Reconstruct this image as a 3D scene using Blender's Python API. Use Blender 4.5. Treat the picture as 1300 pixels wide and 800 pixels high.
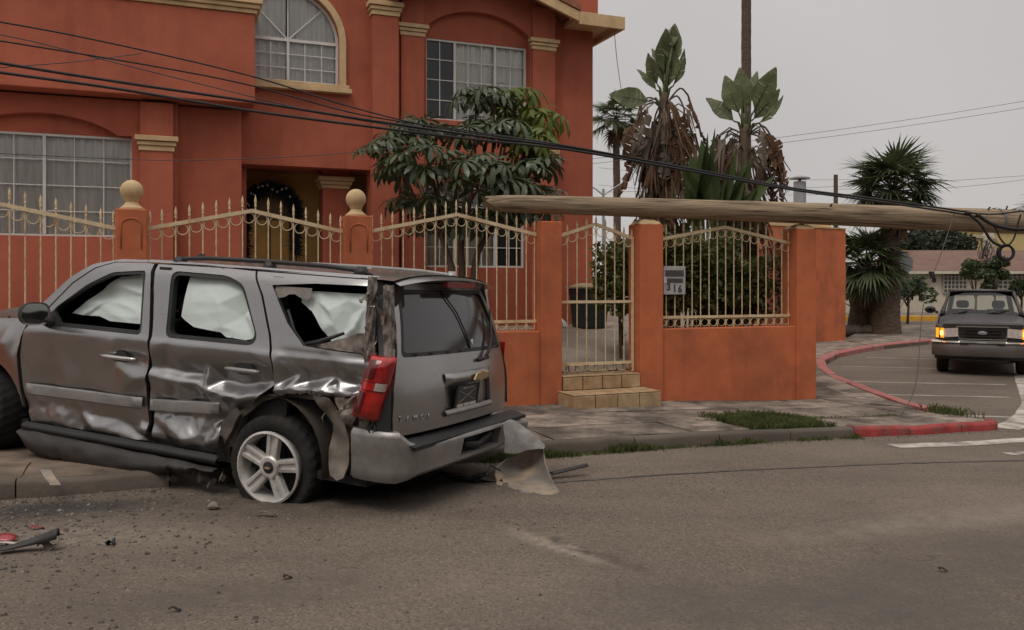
import bpy, bmesh, math, random
from mathutils import Vector, Matrix, noise
from mathutils.geometry import delaunay_2d_cdt

for o in list(bpy.data.objects):
    bpy.data.objects.remove(o)
SC = bpy.context.scene
COL = SC.collection
rad = math.radians

# ---------------------------------------------------------------- camera
cam = bpy.data.cameras.new('camera')
cam_o = bpy.data.objects.new('camera', cam)
COL.objects.link(cam_o)
cam_o.location = (0, 0, 1.65)
cam_o.rotation_euler = (rad(90), 0, 0)
cam.sensor_width = 36
cam.lens = 36 * 1100 / 1300
cam.shift_y = -40 / 1300
cam.clip_start = 0.05
cam.clip_end = 3000
SC.camera = cam_o

# ---------------------------------------------------------------- world: overcast daylight
SUN_EL, SUN_AZ = 58, 205       # azimuth measured clockwise from +Y
world = bpy.data.worlds.new('World')
SC.world = world
world.use_nodes = True
nt = world.node_tree
nt.nodes.clear()
w_out = nt.nodes.new('ShaderNodeOutputWorld')
w_bg = nt.nodes.new('ShaderNodeBackground')
w_bg2 = nt.nodes.new('ShaderNodeBackground')
w_mix = nt.nodes.new('ShaderNodeMixShader')
w_sky = nt.nodes.new('ShaderNodeTexSky')
w_sky.sky_type = 'NISHITA'
w_sky.sun_disc = False
w_sky.sun_elevation = rad(SUN_EL)
w_sky.sun_rotation = rad(SUN_AZ)
w_bg.inputs['Strength'].default_value = 0.08
nt.links.new(w_sky.outputs[0], w_bg.inputs['Color'])
# cloud deck: an even grey that brightens towards the zenith, as an overcast sky does
w_tc = nt.nodes.new('ShaderNodeTexCoord')
w_sep = nt.nodes.new('ShaderNodeSeparateXYZ')
nt.links.new(w_tc.outputs['Generated'], w_sep.inputs[0])
w_p = nt.nodes.new('ShaderNodeMath'); w_p.operation = 'MULTIPLY'
nt.links.new(w_sep.outputs['Z'], w_p.inputs[0]); nt.links.new(w_sep.outputs['Z'], w_p.inputs[1])
w_m = nt.nodes.new('ShaderNodeMath'); w_m.operation = 'MULTIPLY_ADD'
nt.links.new(w_p.outputs[0], w_m.inputs[0])
w_m.inputs[1].default_value = 1.35
w_m.inputs[2].default_value = 1.0
w_nz = nt.nodes.new('ShaderNodeTexNoise')
w_nz.inputs['Scale'].default_value = 2.6
w_nz.inputs['Detail'].default_value = 4
nt.links.new(w_tc.outputs['Generated'], w_nz.inputs['Vector'])
w_nr = nt.nodes.new('ShaderNodeMapRange')
w_nr.inputs['From Min'].default_value = 0.3
w_nr.inputs['From Max'].default_value = 0.7
w_nr.inputs['To Min'].default_value = 0.935
w_nr.inputs['To Max'].default_value = 1.065
nt.links.new(w_nz.outputs['Fac'], w_nr.inputs['Value'])
w_mm = nt.nodes.new('ShaderNodeMath'); w_mm.operation = 'MULTIPLY'
nt.links.new(w_m.outputs[0], w_mm.inputs[0]); nt.links.new(w_nr.outputs[0], w_mm.inputs[1])
w_bg2.inputs['Color'].default_value = (0.485, 0.455, 0.44, 1)
nt.links.new(w_mm.outputs[0], w_bg2.inputs['Strength'])
w_mix.inputs[0].default_value = 0.93
nt.links.new(w_bg.outputs[0], w_mix.inputs[1])
nt.links.new(w_bg2.outputs[0], w_mix.inputs[2])
nt.links.new(w_mix.outputs[0], w_out.inputs['Surface'])

sun = bpy.data.lights.new('sun', 'SUN')
sun.energy = 1.0
sun.angle = rad(25)
sun.color = (1.0, 0.94, 0.86)
sun_o = bpy.data.objects.new('sun', sun)
COL.objects.link(sun_o)
_sd = Vector((math.sin(rad(SUN_AZ)) * math.cos(rad(SUN_EL)), math.cos(rad(SUN_AZ)) * math.cos(rad(SUN_EL)), math.sin(rad(SUN_EL))))
sun_o.rotation_euler = _sd.to_track_quat('Z', 'Y').to_euler()

SC.view_settings.view_transform = 'Standard'
SC.view_settings.look = 'None'
SC.view_settings.exposure = 0.12
SC.view_settings.gamma = 1.0
SC.view_settings.use_curve_mapping = False
SC.render.engine = 'CYCLES'
SC.cycles.use_denoising = True
SC.cycles.use_adaptive_sampling = True
SC.cycles.adaptive_threshold = 0.025
SC.cycles.max_bounces = 6
SC.cycles.diffuse_bounces = 2
SC.cycles.glossy_bounces = 3
SC.cycles.transparent_max_bounces = 8

# ---------------------------------------------------------------- frames
# the street frame: s runs along the fence to the right, w away from the camera, origin at the gate
G0 = Vector((1.086, 11.38, 0))
FANG = math.atan2(0.3714, 0.9285)
FR = Matrix.Translation(G0) @ Matrix.Rotation(FANG, 4, 'Z')
CS, SN = math.cos(FANG), math.sin(FANG)


def W(s, w, z=0.0):
    return Vector((G0.x + CS * s - SN * w, G0.y + SN * s + CS * w, z))


def L(X, Y):
    dx, dy = X - G0.x, Y - G0.y
    return CS * dx + SN * dy, -SN * dx + CS * dy


def interp(x, xs, ys):
    if x <= xs[0]:
        return ys[0]
    if x >= xs[-1]:
        return ys[-1]
    n = len(xs)
    for i in range(n - 1):
        if x <= xs[i + 1]:
            h = xs[i + 1] - xs[i]
            t = (x - xs[i]) / h
            def sl(k):
                if k <= 0 or k >= n - 1:
                    return 0.0 if n > 2 and k in (0, n - 1) and False else ((ys[1] - ys[0]) / (xs[1] - xs[0]) if k <= 0 else (ys[-1] - ys[-2]) / (xs[-1] - xs[-2]))
                a = (ys[k] - ys[k - 1]) / (xs[k] - xs[k - 1])
                b = (ys[k + 1] - ys[k]) / (xs[k + 1] - xs[k])
                return 0.0 if a * b <= 0 else 2 * a * b / (a + b)
            m0, m1 = sl(i), sl(i + 1)
            t2, t3 = t * t, t * t * t
            return (2 * t3 - 3 * t2 + 1) * ys[i] + (t3 - 2 * t2 + t) * h * m0 + (-2 * t3 + 3 * t2) * ys[i + 1] + (t3 - t2) * h * m1
    return ys[-1]


def zroad(s):
    return interp(s, [-7, -4, -1.2, 0.95, 3.3, 6, 9], [0.0, 0.005, 0.0, -0.035, -0.105, -0.12, -0.12])


def zwalk(s):
    return interp(s, [-7, -4, -1.2, 0.95, 3.3, 6, 9], [0.125, 0.13, 0.125, 0.075, -0.015, -0.02, -0.005])


# ---------------------------------------------------------------- mesh helpers
class MB:
    """collects geometry for ONE mesh object"""
    def __init__(self):
        self.v = []
        self.f = []

    def add(self, vs, fs):
        b = len(self.v)
        self.v.extend([tuple(p) for p in vs])
        self.f.extend([tuple(i + b for i in f) for f in fs])
        return self

    def box(self, x0, x1, y0, y1, z0, z1):
        return self.add([(x0, y0, z0), (x1, y0, z0), (x1, y1, z0), (x0, y1, z0), (x0, y0, z1), (x1, y0, z1), (x1, y1, z1), (x0, y1, z1)],
                        [(0, 3, 2, 1), (4, 5, 6, 7), (0, 1, 5, 4), (1, 2, 6, 5), (2, 3, 7, 6), (3, 0, 4, 7)])

    def hexa(self, p):
        return self.add(p, [(0, 3, 2, 1), (4, 5, 6, 7), (0, 1, 5, 4), (1, 2, 6, 5), (2, 3, 7, 6), (3, 0, 4, 7)])

    def bar(self, a, b, wx, wy, up=(0, 0, 1)):
        a, b = Vector(a), Vector(b)
        d = (b - a).normalized()
        u = Vector(up)
        sx = d.cross(u)
        if sx.length < 1e-4:
            sx = d.cross(Vector((1, 0, 0)))
        sx.normalize()
        sy = sx.cross(d).normalized()
        sx *= wx / 2
        sy *= wy / 2
        return self.hexa([a - sx - sy, a + sx - sy, a + sx + sy, a - sx + sy, b - sx - sy, b + sx - sy, b + sx + sy, b - sx + sy])

    def tube(self, pts, r, n=8, cap=True, closed=False, squash=None):
        pts = [Vector(p) for p in pts]
        m = len(pts)
        rr = r if isinstance(r, (list, tuple)) else [r] * m
        vs, fs = [], []
        prev = None
        for i, p in enumerate(pts):
            if closed:
                d = pts[(i + 1) % m] - pts[(i - 1) % m]
            else:
                d = pts[min(i + 1, m - 1)] - pts[max(i - 1, 0)]
            d.normalize()
            if prev is None:
                a = Vector((0, 0, 1)) if abs(d.z) < 0.9 else Vector((1, 0, 0))
                u = d.cross(a).normalized()
            else:
                u = prev - d * prev.dot(d)
                u.normalize()
            prev = u
            vv = d.cross(u)
            for k in range(n):
                an = 2 * math.pi * k / n
                q = u * math.cos(an) + vv * math.sin(an)
                vs.append(p + q * rr[i])
        for i in range(m if closed else m - 1):
            j = (i + 1) % m
            for k in range(n):
                k2 = (k + 1) % n
                fs.append((i * n + k, i * n + k2, j * n + k2, j * n + k))
        if cap and not closed:
            fs.append(tuple(range(n - 1, -1, -1)))
            fs.append(tuple((m - 1) * n + k for k in range(n)))
        return self.add(vs, fs)

    def lathe(self, prof, c=(0, 0, 0), n=16, ax='z', cap=True):
        """prof: list of (radius, height)"""
        vs, fs = [], []
        for r, h in prof:
            for k in range(n):
                a = 2 * math.pi * k / n
                x, y = r * math.cos(a), r * math.sin(a)
                p = (x, y, h) if ax == 'z' else ((x, h, y) if ax == 'y' else (h, x, y))
                vs.append((c[0] + p[0], c[1] + p[1], c[2] + p[2]))
        m = len(prof)
        for i in range(m - 1):
            for k in range(n):
                k2 = (k + 1) % n
                f = (i * n + k, i * n + k2, (i + 1) * n + k2, (i + 1) * n + k)
                fs.append(f if ax != 'y' else f[::-1])
        if cap:
            fs.append(tuple(range(n - 1, -1, -1)) if ax != 'y' else tuple(range(n)))
            t = tuple((m - 1) * n + k for k in range(n))
            fs.append(t if ax != 'y' else t[::-1])
        return self.add(vs, fs)

    def grid(self, nu, nv, fn, wrap=False, skip=None):
        vs = [fn(i / (nu - 1) if not wrap else i / nu, j / (nv - 1)) for i in range(nu) for j in range(nv)]
        fs = []
        for i in range(nu if wrap else nu - 1):
            i2 = (i + 1) % nu
            for j in range(nv - 1):
                if skip and skip((i + 0.5) / (nu - 1), (j + 0.5) / (nv - 1)):
                    continue
                fs.append((i * nv + j, i2 * nv + j, i2 * nv + j + 1, i * nv + j + 1))
        return self.add(vs, fs)

    def prism(self, poly, t0, t1, mp):
        """poly in 2D, extruded between t0 and t1; mp(a,b,t)->xyz"""
        n = len(poly)
        vs = [mp(a, b, t0) for a, b in poly] + [mp(a, b, t1) for a, b in poly]
        fs = [tuple(range(n)), tuple(range(2 * n - 1, n - 1, -1))]
        for i in range(n):
            j = (i + 1) % n
            fs.append((i, i + n, j + n, j))
        return self.add(vs, fs)

    def xform(self, M):
        self.v = [tuple(M @ Vector(p)) for p in self.v]
        return self

    def mesh(self, name, mat=None, smooth=False, fix=True):
        me = bpy.data.meshes.new(name)
        me.from_pydata(self.v, [], self.f)
        if fix:
            bm = bmesh.new()
            bm.from_mesh(me)
            bmesh.ops.recalc_face_normals(bm, faces=bm.faces)
            bm.to_mesh(me)
            bm.free()
        if mat:
            me.materials.append(mat)
        if smooth is True:
            me.shade_smooth()
        elif smooth:
            me.shade_smooth()
            try:
                me.set_sharp_from_angle(angle=rad(smooth))
            except Exception:
                pass
        me.update()
        return me

    def build(self, name, mat=None, parent=None, smooth=False, bevel=0, fix=True, seg=2, **tags):
        o = bpy.data.objects.new(name, self.mesh(name, mat, smooth, fix))
        COL.objects.link(o)
        if parent:
            o.parent = parent
        if bevel:
            md = o.modifiers.new('bevel', 'BEVEL')
            md.width = bevel
            md.segments = seg
            md.limit_method = 'ANGLE'
            md.angle_limit = rad(40)
        for k, x in tags.items():
            o[k] = x
        return o


def thing(name, label, cat, loc=(0, 0, 0), rz=0, group=None, M=None):
    o = bpy.data.objects.new(name, None)
    o.empty_display_size = 0.2
    COL.objects.link(o)
    if M is not None:
        o.matrix_world = M
    else:
        o.location = loc
        o.rotation_euler = (0, 0, rz)
    o['label'] = label
    o['category'] = cat
    if group:
        o['group'] = group
    return o


def tag(o, label=None, cat=None, group=None, kind=None):
    for k, x in (('label', label), ('category', cat), ('group', group), ('kind', kind)):
        if x:
            o[k] = x
    return o


def inst(me, name, parent=None, M=None, **tags):
    o = bpy.data.objects.new(name, me)
    COL.objects.link(o)
    if parent:
        o.parent = parent
    if M is not None:
        o.matrix_basis = M
    for k, x in tags.items():
        o[k] = x
    return o


def pip(x, y, poly):
    c = False
    n = len(poly)
    j = n - 1
    for i in range(n):
        xi, yi = poly[i]
        xj, yj = poly[j]
        if (yi > y) != (yj > y) and x < (xj - xi) * (y - yi) / (yj - yi) + xi:
            c = not c
        j = i
    return c


def resample(poly, step):
    out = []
    n = len(poly)
    for i in range(n):
        a, b = poly[i], poly[(i + 1) % n]
        d = math.hypot(b[0] - a[0], b[1] - a[1])
        k = max(1, int(round(d / step)))
        for t in range(k):
            out.append((a[0] + (b[0] - a[0]) * t / k, a[1] + (b[1] - a[1]) * t / k))
    return out


def rounded(poly, r, k=4):
    out = []
    n = len(poly)
    for i in range(n):
        p, a, b = Vector(poly[i]), Vector(poly[i - 1]), Vector(poly[(i + 1) % n])
        da, db = a - p, b - p
        ra = min(r, da.length * 0.45)
        rb = min(r, db.length * 0.45)
        p0, p1 = p + da.normalized() * ra, p + db.normalized() * rb
        for t in range(k + 1):
            u = t / k
            q = p0 * (1 - u) ** 2 + p * 2 * u * (1 - u) + p1 * u * u
            out.append((q.x, q.y))
    return out


def cdt_fill(outline, holes=(), step=None, inner=True, extra=()):
    """triangulates a polygon with holes; step adds an inner point lattice"""
    loops = [resample(outline, step) if step else list(outline)] + [resample(h, step) if step else list(h) for h in holes]
    pts, eds = [], []
    for lp in loops:
        b = len(pts)
        n = len(lp)
        pts.extend([Vector(p) for p in lp])
        eds.extend([(b + i, b + (i + 1) % n) for i in range(n)])
    if step and inner:
        xs = [p[0] for p in loops[0]]
        ys = [p[1] for p in loops[0]]
        bnd = [tuple(p) for p in pts]
        cell = {}
        for p in bnd:
            cell.setdefault((int(p[0] // step), int(p[1] // step)), []).append(p)
        y = min(ys) + step * 0.5
        row = 0
        while y < max(ys):
            x = min(xs) + step * (0.5 if row % 2 else 1.0)
            while x < max(xs):
                if pip(x, y, loops[0]) and not any(pip(x, y, h) for h in loops[1:]):
                    ci, cj = int(x // step), int(y // step)
                    ok = True
                    for a in (-1, 0, 1):
                        for b2 in (-1, 0, 1):
                            for p in cell.get((ci + a, cj + b2), ()):
                                if (p[0] - x) ** 2 + (p[1] - y) ** 2 < (0.55 * step) ** 2:
                                    ok = False
                    if ok:
                        pts.append(Vector((x, y)))
                x += step
            y += step * 0.87
            row += 1
    for (p, q) in extra:
        d = math.hypot(q[0] - p[0], q[1] - p[1])
        k = max(1, int(d / (step or d)))
        b = len(pts)
        pts.extend([Vector((p[0] + (q[0] - p[0]) * i / k, p[1] + (q[1] - p[1]) * i / k)) for i in range(k + 1)])
        eds.extend([(b + i, b + i + 1) for i in range(k)])
    r = delaunay_2d_cdt(pts, eds, [], 0, 1e-5)
    ov, of = r[0], r[2]
    fs = []
    for f in of:
        cx = sum(ov[i][0] for i in f) / len(f)
        cy = sum(ov[i][1] for i in f) / len(f)
        if pip(cx, cy, loops[0]) and not any(pip(cx, cy, h) for h in loops[1:]):
            fs.append(tuple(f))
    return [(p[0], p[1]) for p in ov], fs


def sheet(outline, holes, step, fmap, flange=None, mb=None, extra=()):
    """a curved panel: 2D outline with holes mapped by fmap(a,b)->xyz, its rims folded by the vector flange"""
    mb = mb or MB()
    pv, fs = cdt_fill(outline, holes, step, True, extra)
    P = [Vector(fmap(a, b)) for a, b in pv]
    # consistent winding
    mb.add(P, fs)
    if flange:
        fl = Vector(flange)
        cnt = {}
        for f in fs:
            for i in range(len(f)):
                e = (f[i], f[(i + 1) % len(f)])
                k = (min(e), max(e))
                cnt.setdefault(k, []).append(e)
        for k, l in cnt.items():
            if len(l) == 1:
                a, b = l[0]
                mb.add([P[a], P[b], P[b] + fl, P[a] + fl], [(1, 0, 3, 2)])
    return mb


def dented(outline, holes, step, base, dent, fine, its, flange, extra=()):
    """a pressed panel: outline mapped by base(a,b,d); the coarse dent depth is relaxed over the mesh so the metal bends instead of faceting"""
    mb = MB()
    pv, fs = cdt_fill(outline, holes, step, True, extra)
    d = [dent(a, b) for a, b in pv]
    nb = [set() for _ in pv]
    for f in fs:
        for i in range(len(f)):
            nb[f[i]].add(f[(i + 1) % len(f)])
            nb[f[(i + 1) % len(f)]].add(f[i])
    for _ in range(its):
        d = [d[i] if not nb[i] else .4 * d[i] + .6 * sum(d[j] for j in nb[i]) / len(nb[i]) for i in range(len(d))]
    P = [Vector(base(a, b, d[i] + fine(a, b))) for i, (a, b) in enumerate(pv)]
    mb.add(P, fs)
    fl = Vector(flange)
    cnt = {}
    for f in fs:
        for i in range(len(f)):
            e = (f[i], f[(i + 1) % len(f)])
            cnt.setdefault((min(e), max(e)), []).append(e)
    for l in cnt.values():
        if len(l) == 1:
            a, b = l[0]
            mb.add([P[a], P[b], P[b] + fl, P[a] + fl], [(1, 0, 3, 2)])
    return mb


def plate(outline, holes, t0, t1, mp):
    """flat slab with holes, between t0 and t1 (mp(a,b,t)->xyz)"""
    mb = MB()
    pv, fs = cdt_fill(outline, holes)
    n = len(pv)
    mb.add([mp(a, b, t0) for a, b in pv] + [mp(a, b, t1) for a, b in pv], list(fs) + [tuple(i + n for i in f[::-1]) for f in fs])
    cnt = {}
    for f in fs:
        for i in range(len(f)):
            e = (f[i], f[(i + 1) % len(f)])
            cnt.setdefault((min(e), max(e)), []).append(e)
    mb.f += [(l[0][0], l[0][1], l[0][1] + n, l[0][0] + n) for l in cnt.values() if len(l) == 1]
    return mb


class Net:
    """piecewise-flat crumple: control points (a, b, depth)"""
    def __init__(self, pts):
        r = delaunay_2d_cdt([Vector((p[0], p[1])) for p in pts], [], [], 0, 1e-6)
        self.p = [(v[0], v[1]) for v in r[0]]
        self.d = []
        for v in self.p:
            self.d.append(min(pts, key=lambda q: (q[0] - v[0]) ** 2 + (q[1] - v[1]) ** 2)[2])
        self.t = [tuple(f) for f in r[2]]

    def creases(self, keep=lambda x, y: True):
        out = set()
        for a, b, c in self.t:
            for i, j in ((a, b), (b, c), (c, a)):
                if keep((self.p[i][0] + self.p[j][0]) / 2, (self.p[i][1] + self.p[j][1]) / 2):
                    out.add((min(i, j), max(i, j)))
        return [(self.p[i], self.p[j]) for i, j in out]

    def __call__(self, x, y):
        for a, b, c in self.t:
            (x1, y1), (x2, y2), (x3, y3) = self.p[a], self.p[b], self.p[c]
            den = (y2 - y3) * (x1 - x3) + (x3 - x2) * (y1 - y3)
            if abs(den) < 1e-12:
                continue
            l1 = ((y2 - y3) * (x - x3) + (x3 - x2) * (y - y3)) / den
            l2 = ((y3 - y1) * (x - x3) + (x1 - x3) * (y - y3)) / den
            l3 = 1 - l1 - l2
            if l1 >= -1e-6 and l2 >= -1e-6 and l3 >= -1e-6:
                return l1 * self.d[a] + l2 * self.d[b] + l3 * self.d[c]
        return 0.0


def text_mesh(txt, size, mat, name, extrude=0.002, align='CENTER', bold=0.0):
    cu = bpy.data.curves.new(name, 'FONT')
    cu.body = txt
    cu.size = size
    cu.extrude = extrude
    cu.offset = bold
    cu.align_x = align
    cu.align_y = 'CENTER'
    cu.resolution_u = 2
    o = bpy.data.objects.new('tmp', cu)
    COL.objects.link(o)
    dg = bpy.context.evaluated_depsgraph_get()
    me = bpy.data.meshes.new_from_object(o.evaluated_get(dg))
    bpy.data.objects.remove(o)
    me.name = name
    me.materials.clear()
    me.materials.append(mat)
    return me


# ---------------------------------------------------------------- materials
def _n(t, kind, **kw):
    n = t.nodes.new(kind)
    for k, x in kw.items():
        setattr(n, k, x)
    return n


def pmat(name, col, rough=0.6, metal=0.0, var=0.15, vscale=3.0, col2=None, c2amt=0.0, c2scale=1.2, bump=0.0, bscale=40.0, coat=0.0, spec=0.5,
         coords='pos', emit=None, estr=0.0, rvar=0.0, stretch=None, sub=None, streak=0.0, c2lo=0.45, c2hi=0.65, detail=5, bdist=0.01):
    """procedural principled material: base colour with two-scale noise variation, an optional second colour in patches, fine bump"""
    m = bpy.data.materials.new(name)
    m.use_nodes = True
    t = m.node_tree
    b = t.nodes['Principled BSDF']
    lk = t.links.new
    if coords == 'pos':
        geo = _n(t, 'ShaderNodeNewGeometry')
        vec = geo.outputs['Position']
    else:
        tc = _n(t, 'ShaderNodeTexCoord')
        vec = tc.outputs['Object']
    if stretch:
        mp = _n(t, 'ShaderNodeMapping')
        mp.inputs['Scale'].default_value = stretch
        lk(vec, mp.inputs['Vector'])
        vec = mp.outputs[0]
    n1 = _n(t, 'ShaderNodeTexNoise')
    n1.inputs['Scale'].default_value = vscale
    n1.inputs['Detail'].default_value = detail
    n1.inputs['Roughness'].default_value = 0.62
    lk(vec, n1.inputs['Vector'])
    mr = _n(t, 'ShaderNodeMapRange')
    mr.inputs['From Min'].default_value = 0.28
    mr.inputs['From Max'].default_value = 0.72
    mr.inputs['To Min'].default_value = 1 - var
    mr.inputs['To Max'].default_value = 1 + var
    lk(n1.outputs['Fac'], mr.inputs['Value'])
    hs = _n(t, 'ShaderNodeMix', data_type='RGBA', blend_type='MULTIPLY')
    hs.inputs['Factor'].default_value = 1
    cur = None
    base = (*col, 1)
    if col2 is not None:
        n2 = _n(t, 'ShaderNodeTexNoise')
        n2.inputs['Scale'].default_value = c2scale
        n2.inputs['Detail'].default_value = 8
        n2.inputs['Roughness'].default_value = 0.65
        lk(vec, n2.inputs['Vector'])
        r2 = _n(t, 'ShaderNodeMapRange')
        r2.inputs['From Min'].default_value = c2lo
        r2.inputs['From Max'].default_value = c2hi
        r2.inputs['To Max'].default_value = c2amt
        lk(n2.outputs['Fac'], r2.inputs['Value'])
        mx = _n(t, 'ShaderNodeMix', data_type='RGBA')
        lk(r2.outputs[0], mx.inputs['Factor'])
        mx.inputs['A'].default_value = base
        mx.inputs['B'].default_value = (*col2, 1)
        lk(mx.outputs['Result'], hs.inputs['A'])
    else:
        hs.inputs['A'].default_value = base
    lk(mr.outputs[0], hs.inputs['B'])
    if streak:
        # rain streaks and grime with a shape of their own
        ms_ = _n(t, 'ShaderNodeMapping')
        ms_.inputs['Scale'].default_value = (5.0, 5.0, 0.35)
        lk(vec, ms_.inputs['Vector'])
        ns_ = _n(t, 'ShaderNodeTexNoise')
        ns_.inputs['Scale'].default_value = 1.0
        ns_.inputs['Detail'].default_value = 7
        lk(ms_.outputs[0], ns_.inputs['Vector'])
        rs_ = _n(t, 'ShaderNodeMapRange')
        rs_.inputs['From Min'].default_value = 0.5
        rs_.inputs['From Max'].default_value = 0.75
        rs_.inputs['To Min'].default_value = 1.0
        rs_.inputs['To Max'].default_value = 1.0 - streak
        lk(ns_.outputs['Fac'], rs_.inputs['Value'])
        mu_ = _n(t, 'ShaderNodeMath', operation='MULTIPLY')
        lk(mr.outputs[0], mu_.inputs[0])
        lk(rs_.outputs[0], mu_.inputs[1])
        lk(mu_.outputs[0], hs.inputs['B'])
    lk(hs.outputs['Result'], b.inputs['Base Color'])
    b.inputs['Roughness'].default_value = rough
    if rvar:
        rr = _n(t, 'ShaderNodeMapRange')
        rr.inputs['From Min'].default_value = 0.3
        rr.inputs['From Max'].default_value = 0.7
        rr.inputs['To Min'].default_value = max(0.02, rough - rvar)
        rr.inputs['To Max'].default_value = min(1, rough + rvar)
        lk(n1.outputs['Fac'], rr.inputs['Value'])
        lk(rr.outputs[0], b.inputs['Roughness'])
    b.inputs['Metallic'].default_value = metal
    b.inputs['Specular IOR Level'].default_value = spec
    if coat:
        b.inputs['Coat Weight'].default_value = coat
        b.inputs['Coat Roughness'].default_value = 0.08
    if bump:
        n3 = _n(t, 'ShaderNodeTexNoise')
        n3.inputs['Scale'].default_value = bscale
        n3.inputs['Detail'].default_value = 4
        lk(vec, n3.inputs['Vector'])
        bp = _n(t, 'ShaderNodeBump')
        bp.inputs['Strength'].default_value = bump
        bp.inputs['Distance'].default_value = bdist
        lk(n3.outputs['Fac'], bp.inputs['Height'])
        lk(bp.outputs[0], b.inputs['Normal'])
    if emit:
        b.inputs['Emission Color'].default_value = (*emit, 1)
        b.inputs['Emission Strength'].default_value = estr
    if sub:
        # thin leaf: some light passes through
        tr = _n(t, 'ShaderNodeBsdfTranslucent')
        lk(hs.outputs['Result'], tr.inputs['Color'])
        ms = _n(t, 'ShaderNodeMixShader')
        ms.inputs[0].default_value = sub
        lk(b.outputs[0], ms.inputs[1])
        lk(tr.outputs[0], ms.inputs[2])
        lk(ms.outputs[0], t.nodes['Material Output'].inputs['Surface'])
    return m


def glass_mat(name, tint=(0.5, 0.52, 0.52), through=0.8, rough=0.03):
    """thin pane: clear with a Fresnel reflection"""
    m = bpy.data.materials.new(name)
    m.use_nodes = True
    t = m.node_tree
    t.nodes.clear()
    o = _n(t, 'ShaderNodeOutputMaterial')
    tr = _n(t, 'ShaderNodeBsdfTransparent')
    tr.inputs['Color'].default_value = (*[c * through for c in tint], 1)
    gl = _n(t, 'ShaderNodeBsdfGlossy')
    gl.inputs['Roughness'].default_value = rough
    fr = _n(t, 'ShaderNodeFresnel')
    fr.inputs['IOR'].default_value = 1.55
    mx = _n(t, 'ShaderNodeMixShader')
    t.links.new(fr.outputs[0], mx.inputs[0])
    t.links.new(tr.outputs[0], mx.inputs[1])
    t.links.new(gl.outputs[0], mx.inputs[2])
    t.links.new(mx.outputs[0], o.inputs['Surface'])
    return m


M = {}
M['stucco'] = pmat('stucco', (0.425, 0.121, 0.072), 0.88, var=0.16, vscale=0.9, streak=0.14, bump=0.4, bscale=70, col2=(0.33, 0.090, 0.054), c2amt=0.7, c2scale=0.7, spec=0.25)
M['stucco_fence'] = pmat('stucco_fence', (0.53, 0.154, 0.066), 0.85, var=0.14, vscale=1.6, streak=0.15, bump=0.45, bscale=60, col2=(0.34, 0.105, 0.052), c2amt=0.75, c2scale=1.3, spec=0.25)
M['tan_trim'] = pmat('tan_trim', (0.60, 0.425, 0.235), 0.8, var=0.14, vscale=4, bump=0.2, bscale=60, col2=(0.38, 0.26, 0.14), c2amt=0.45, c2scale=2.5, spec=0.3)
M['iron'] = pmat('cream_iron', (0.68, 0.54, 0.335), 0.5, var=0.2, vscale=14, col2=(0.42, 0.19, 0.07), c2amt=0.75, c2scale=7, c2lo=0.52, c2hi=0.66)
M['iron_rusty'] = pmat('rusted_iron', (0.42, 0.30, 0.16), 0.7, var=0.3, vscale=12, col2=(0.05, 0.025, 0.015), c2amt=0.95, c2scale=14, c2lo=0.42, c2hi=0.55)
M['win_frame'] = pmat('window_frame', (0.62, 0.60, 0.57), 0.5, var=0.06)
M['pane'] = glass_mat('window_glass', (0.97, 0.97, 0.96), 0.98, 0.05)
M['curtain'] = pmat('curtain', (0.90, 0.88, 0.84), 0.9, var=0.15, vscale=3, stretch=(6, 6, 0.4))
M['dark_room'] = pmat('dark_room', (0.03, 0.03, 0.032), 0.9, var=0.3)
M['dark_glass'] = pmat('dark_glass', (0.02, 0.022, 0.024), 0.12, var=0.2, spec=0.5)
M['concrete'] = pmat('sidewalk_concrete', (0.245, 0.202, 0.165), 0.92, var=0.34, vscale=4.5, streak=.3, bump=0.6, bscale=45, col2=(0.085, 0.072, 0.06), c2amt=0.92, c2scale=1.5, c2lo=0.42, c2hi=0.60, spec=0.2)
M['concrete2'] = pmat('sidewalk_concrete_pale', (0.31, 0.255, 0.21), 0.92, var=0.34, vscale=4.5, streak=.3, bump=0.6, bscale=45, col2=(0.10, 0.084, 0.07), c2amt=0.9, c2scale=1.9, c2lo=0.44, c2hi=0.60, spec=0.2)
M['concrete_dirty'] = pmat('dirty_concrete', (0.20, 0.155, 0.12), 0.95, var=0.35, vscale=3, bump=0.6, bscale=35, col2=(0.10, 0.078, 0.06), c2amt=0.85, c2scale=1.6, spec=0.2)
M['kerb'] = pmat('kerb_concrete', (0.135, 0.112, 0.092), 0.95, var=0.35, vscale=4, bump=0.7, bscale=25, col2=(0.07, 0.06, 0.05), c2amt=0.8, c2scale=2.0, spec=0.2)
M['red_paint'] = pmat('red_kerb_paint', (0.30, 0.045, 0.04), 0.75, var=0.35, vscale=6, bump=0.4, bscale=30, col2=(0.13, 0.085, 0.07), c2amt=0.9, c2scale=3.5, c2lo=0.52, c2hi=0.66, spec=0.3)
M['red_faded'] = pmat('faded_red_kerb_paint', (0.38, 0.13, 0.12), 0.8, var=0.22, vscale=5, bump=0.4, bscale=30, col2=(0.26, 0.19, 0.16), c2amt=0.85, c2scale=2.5, c2lo=0.5, c2hi=0.64, spec=0.3)
M['white_line'] = pmat('road_paint', (0.50, 0.46, 0.41), 0.85, var=0.2, vscale=5, bump=0.3, bscale=60, col2=(0.17, 0.145, 0.12), c2amt=0.9, c2scale=3, c2lo=0.44, c2hi=0.64, spec=0.2)
M['faded_line'] = pmat('faded_road_paint', (0.38, 0.34, 0.30), 0.9, var=0.2, vscale=5, col2=(0.17, 0.14, 0.115), c2amt=0.9, c2scale=2.5, c2lo=0.47, c2hi=0.66, spec=0.2)
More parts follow.
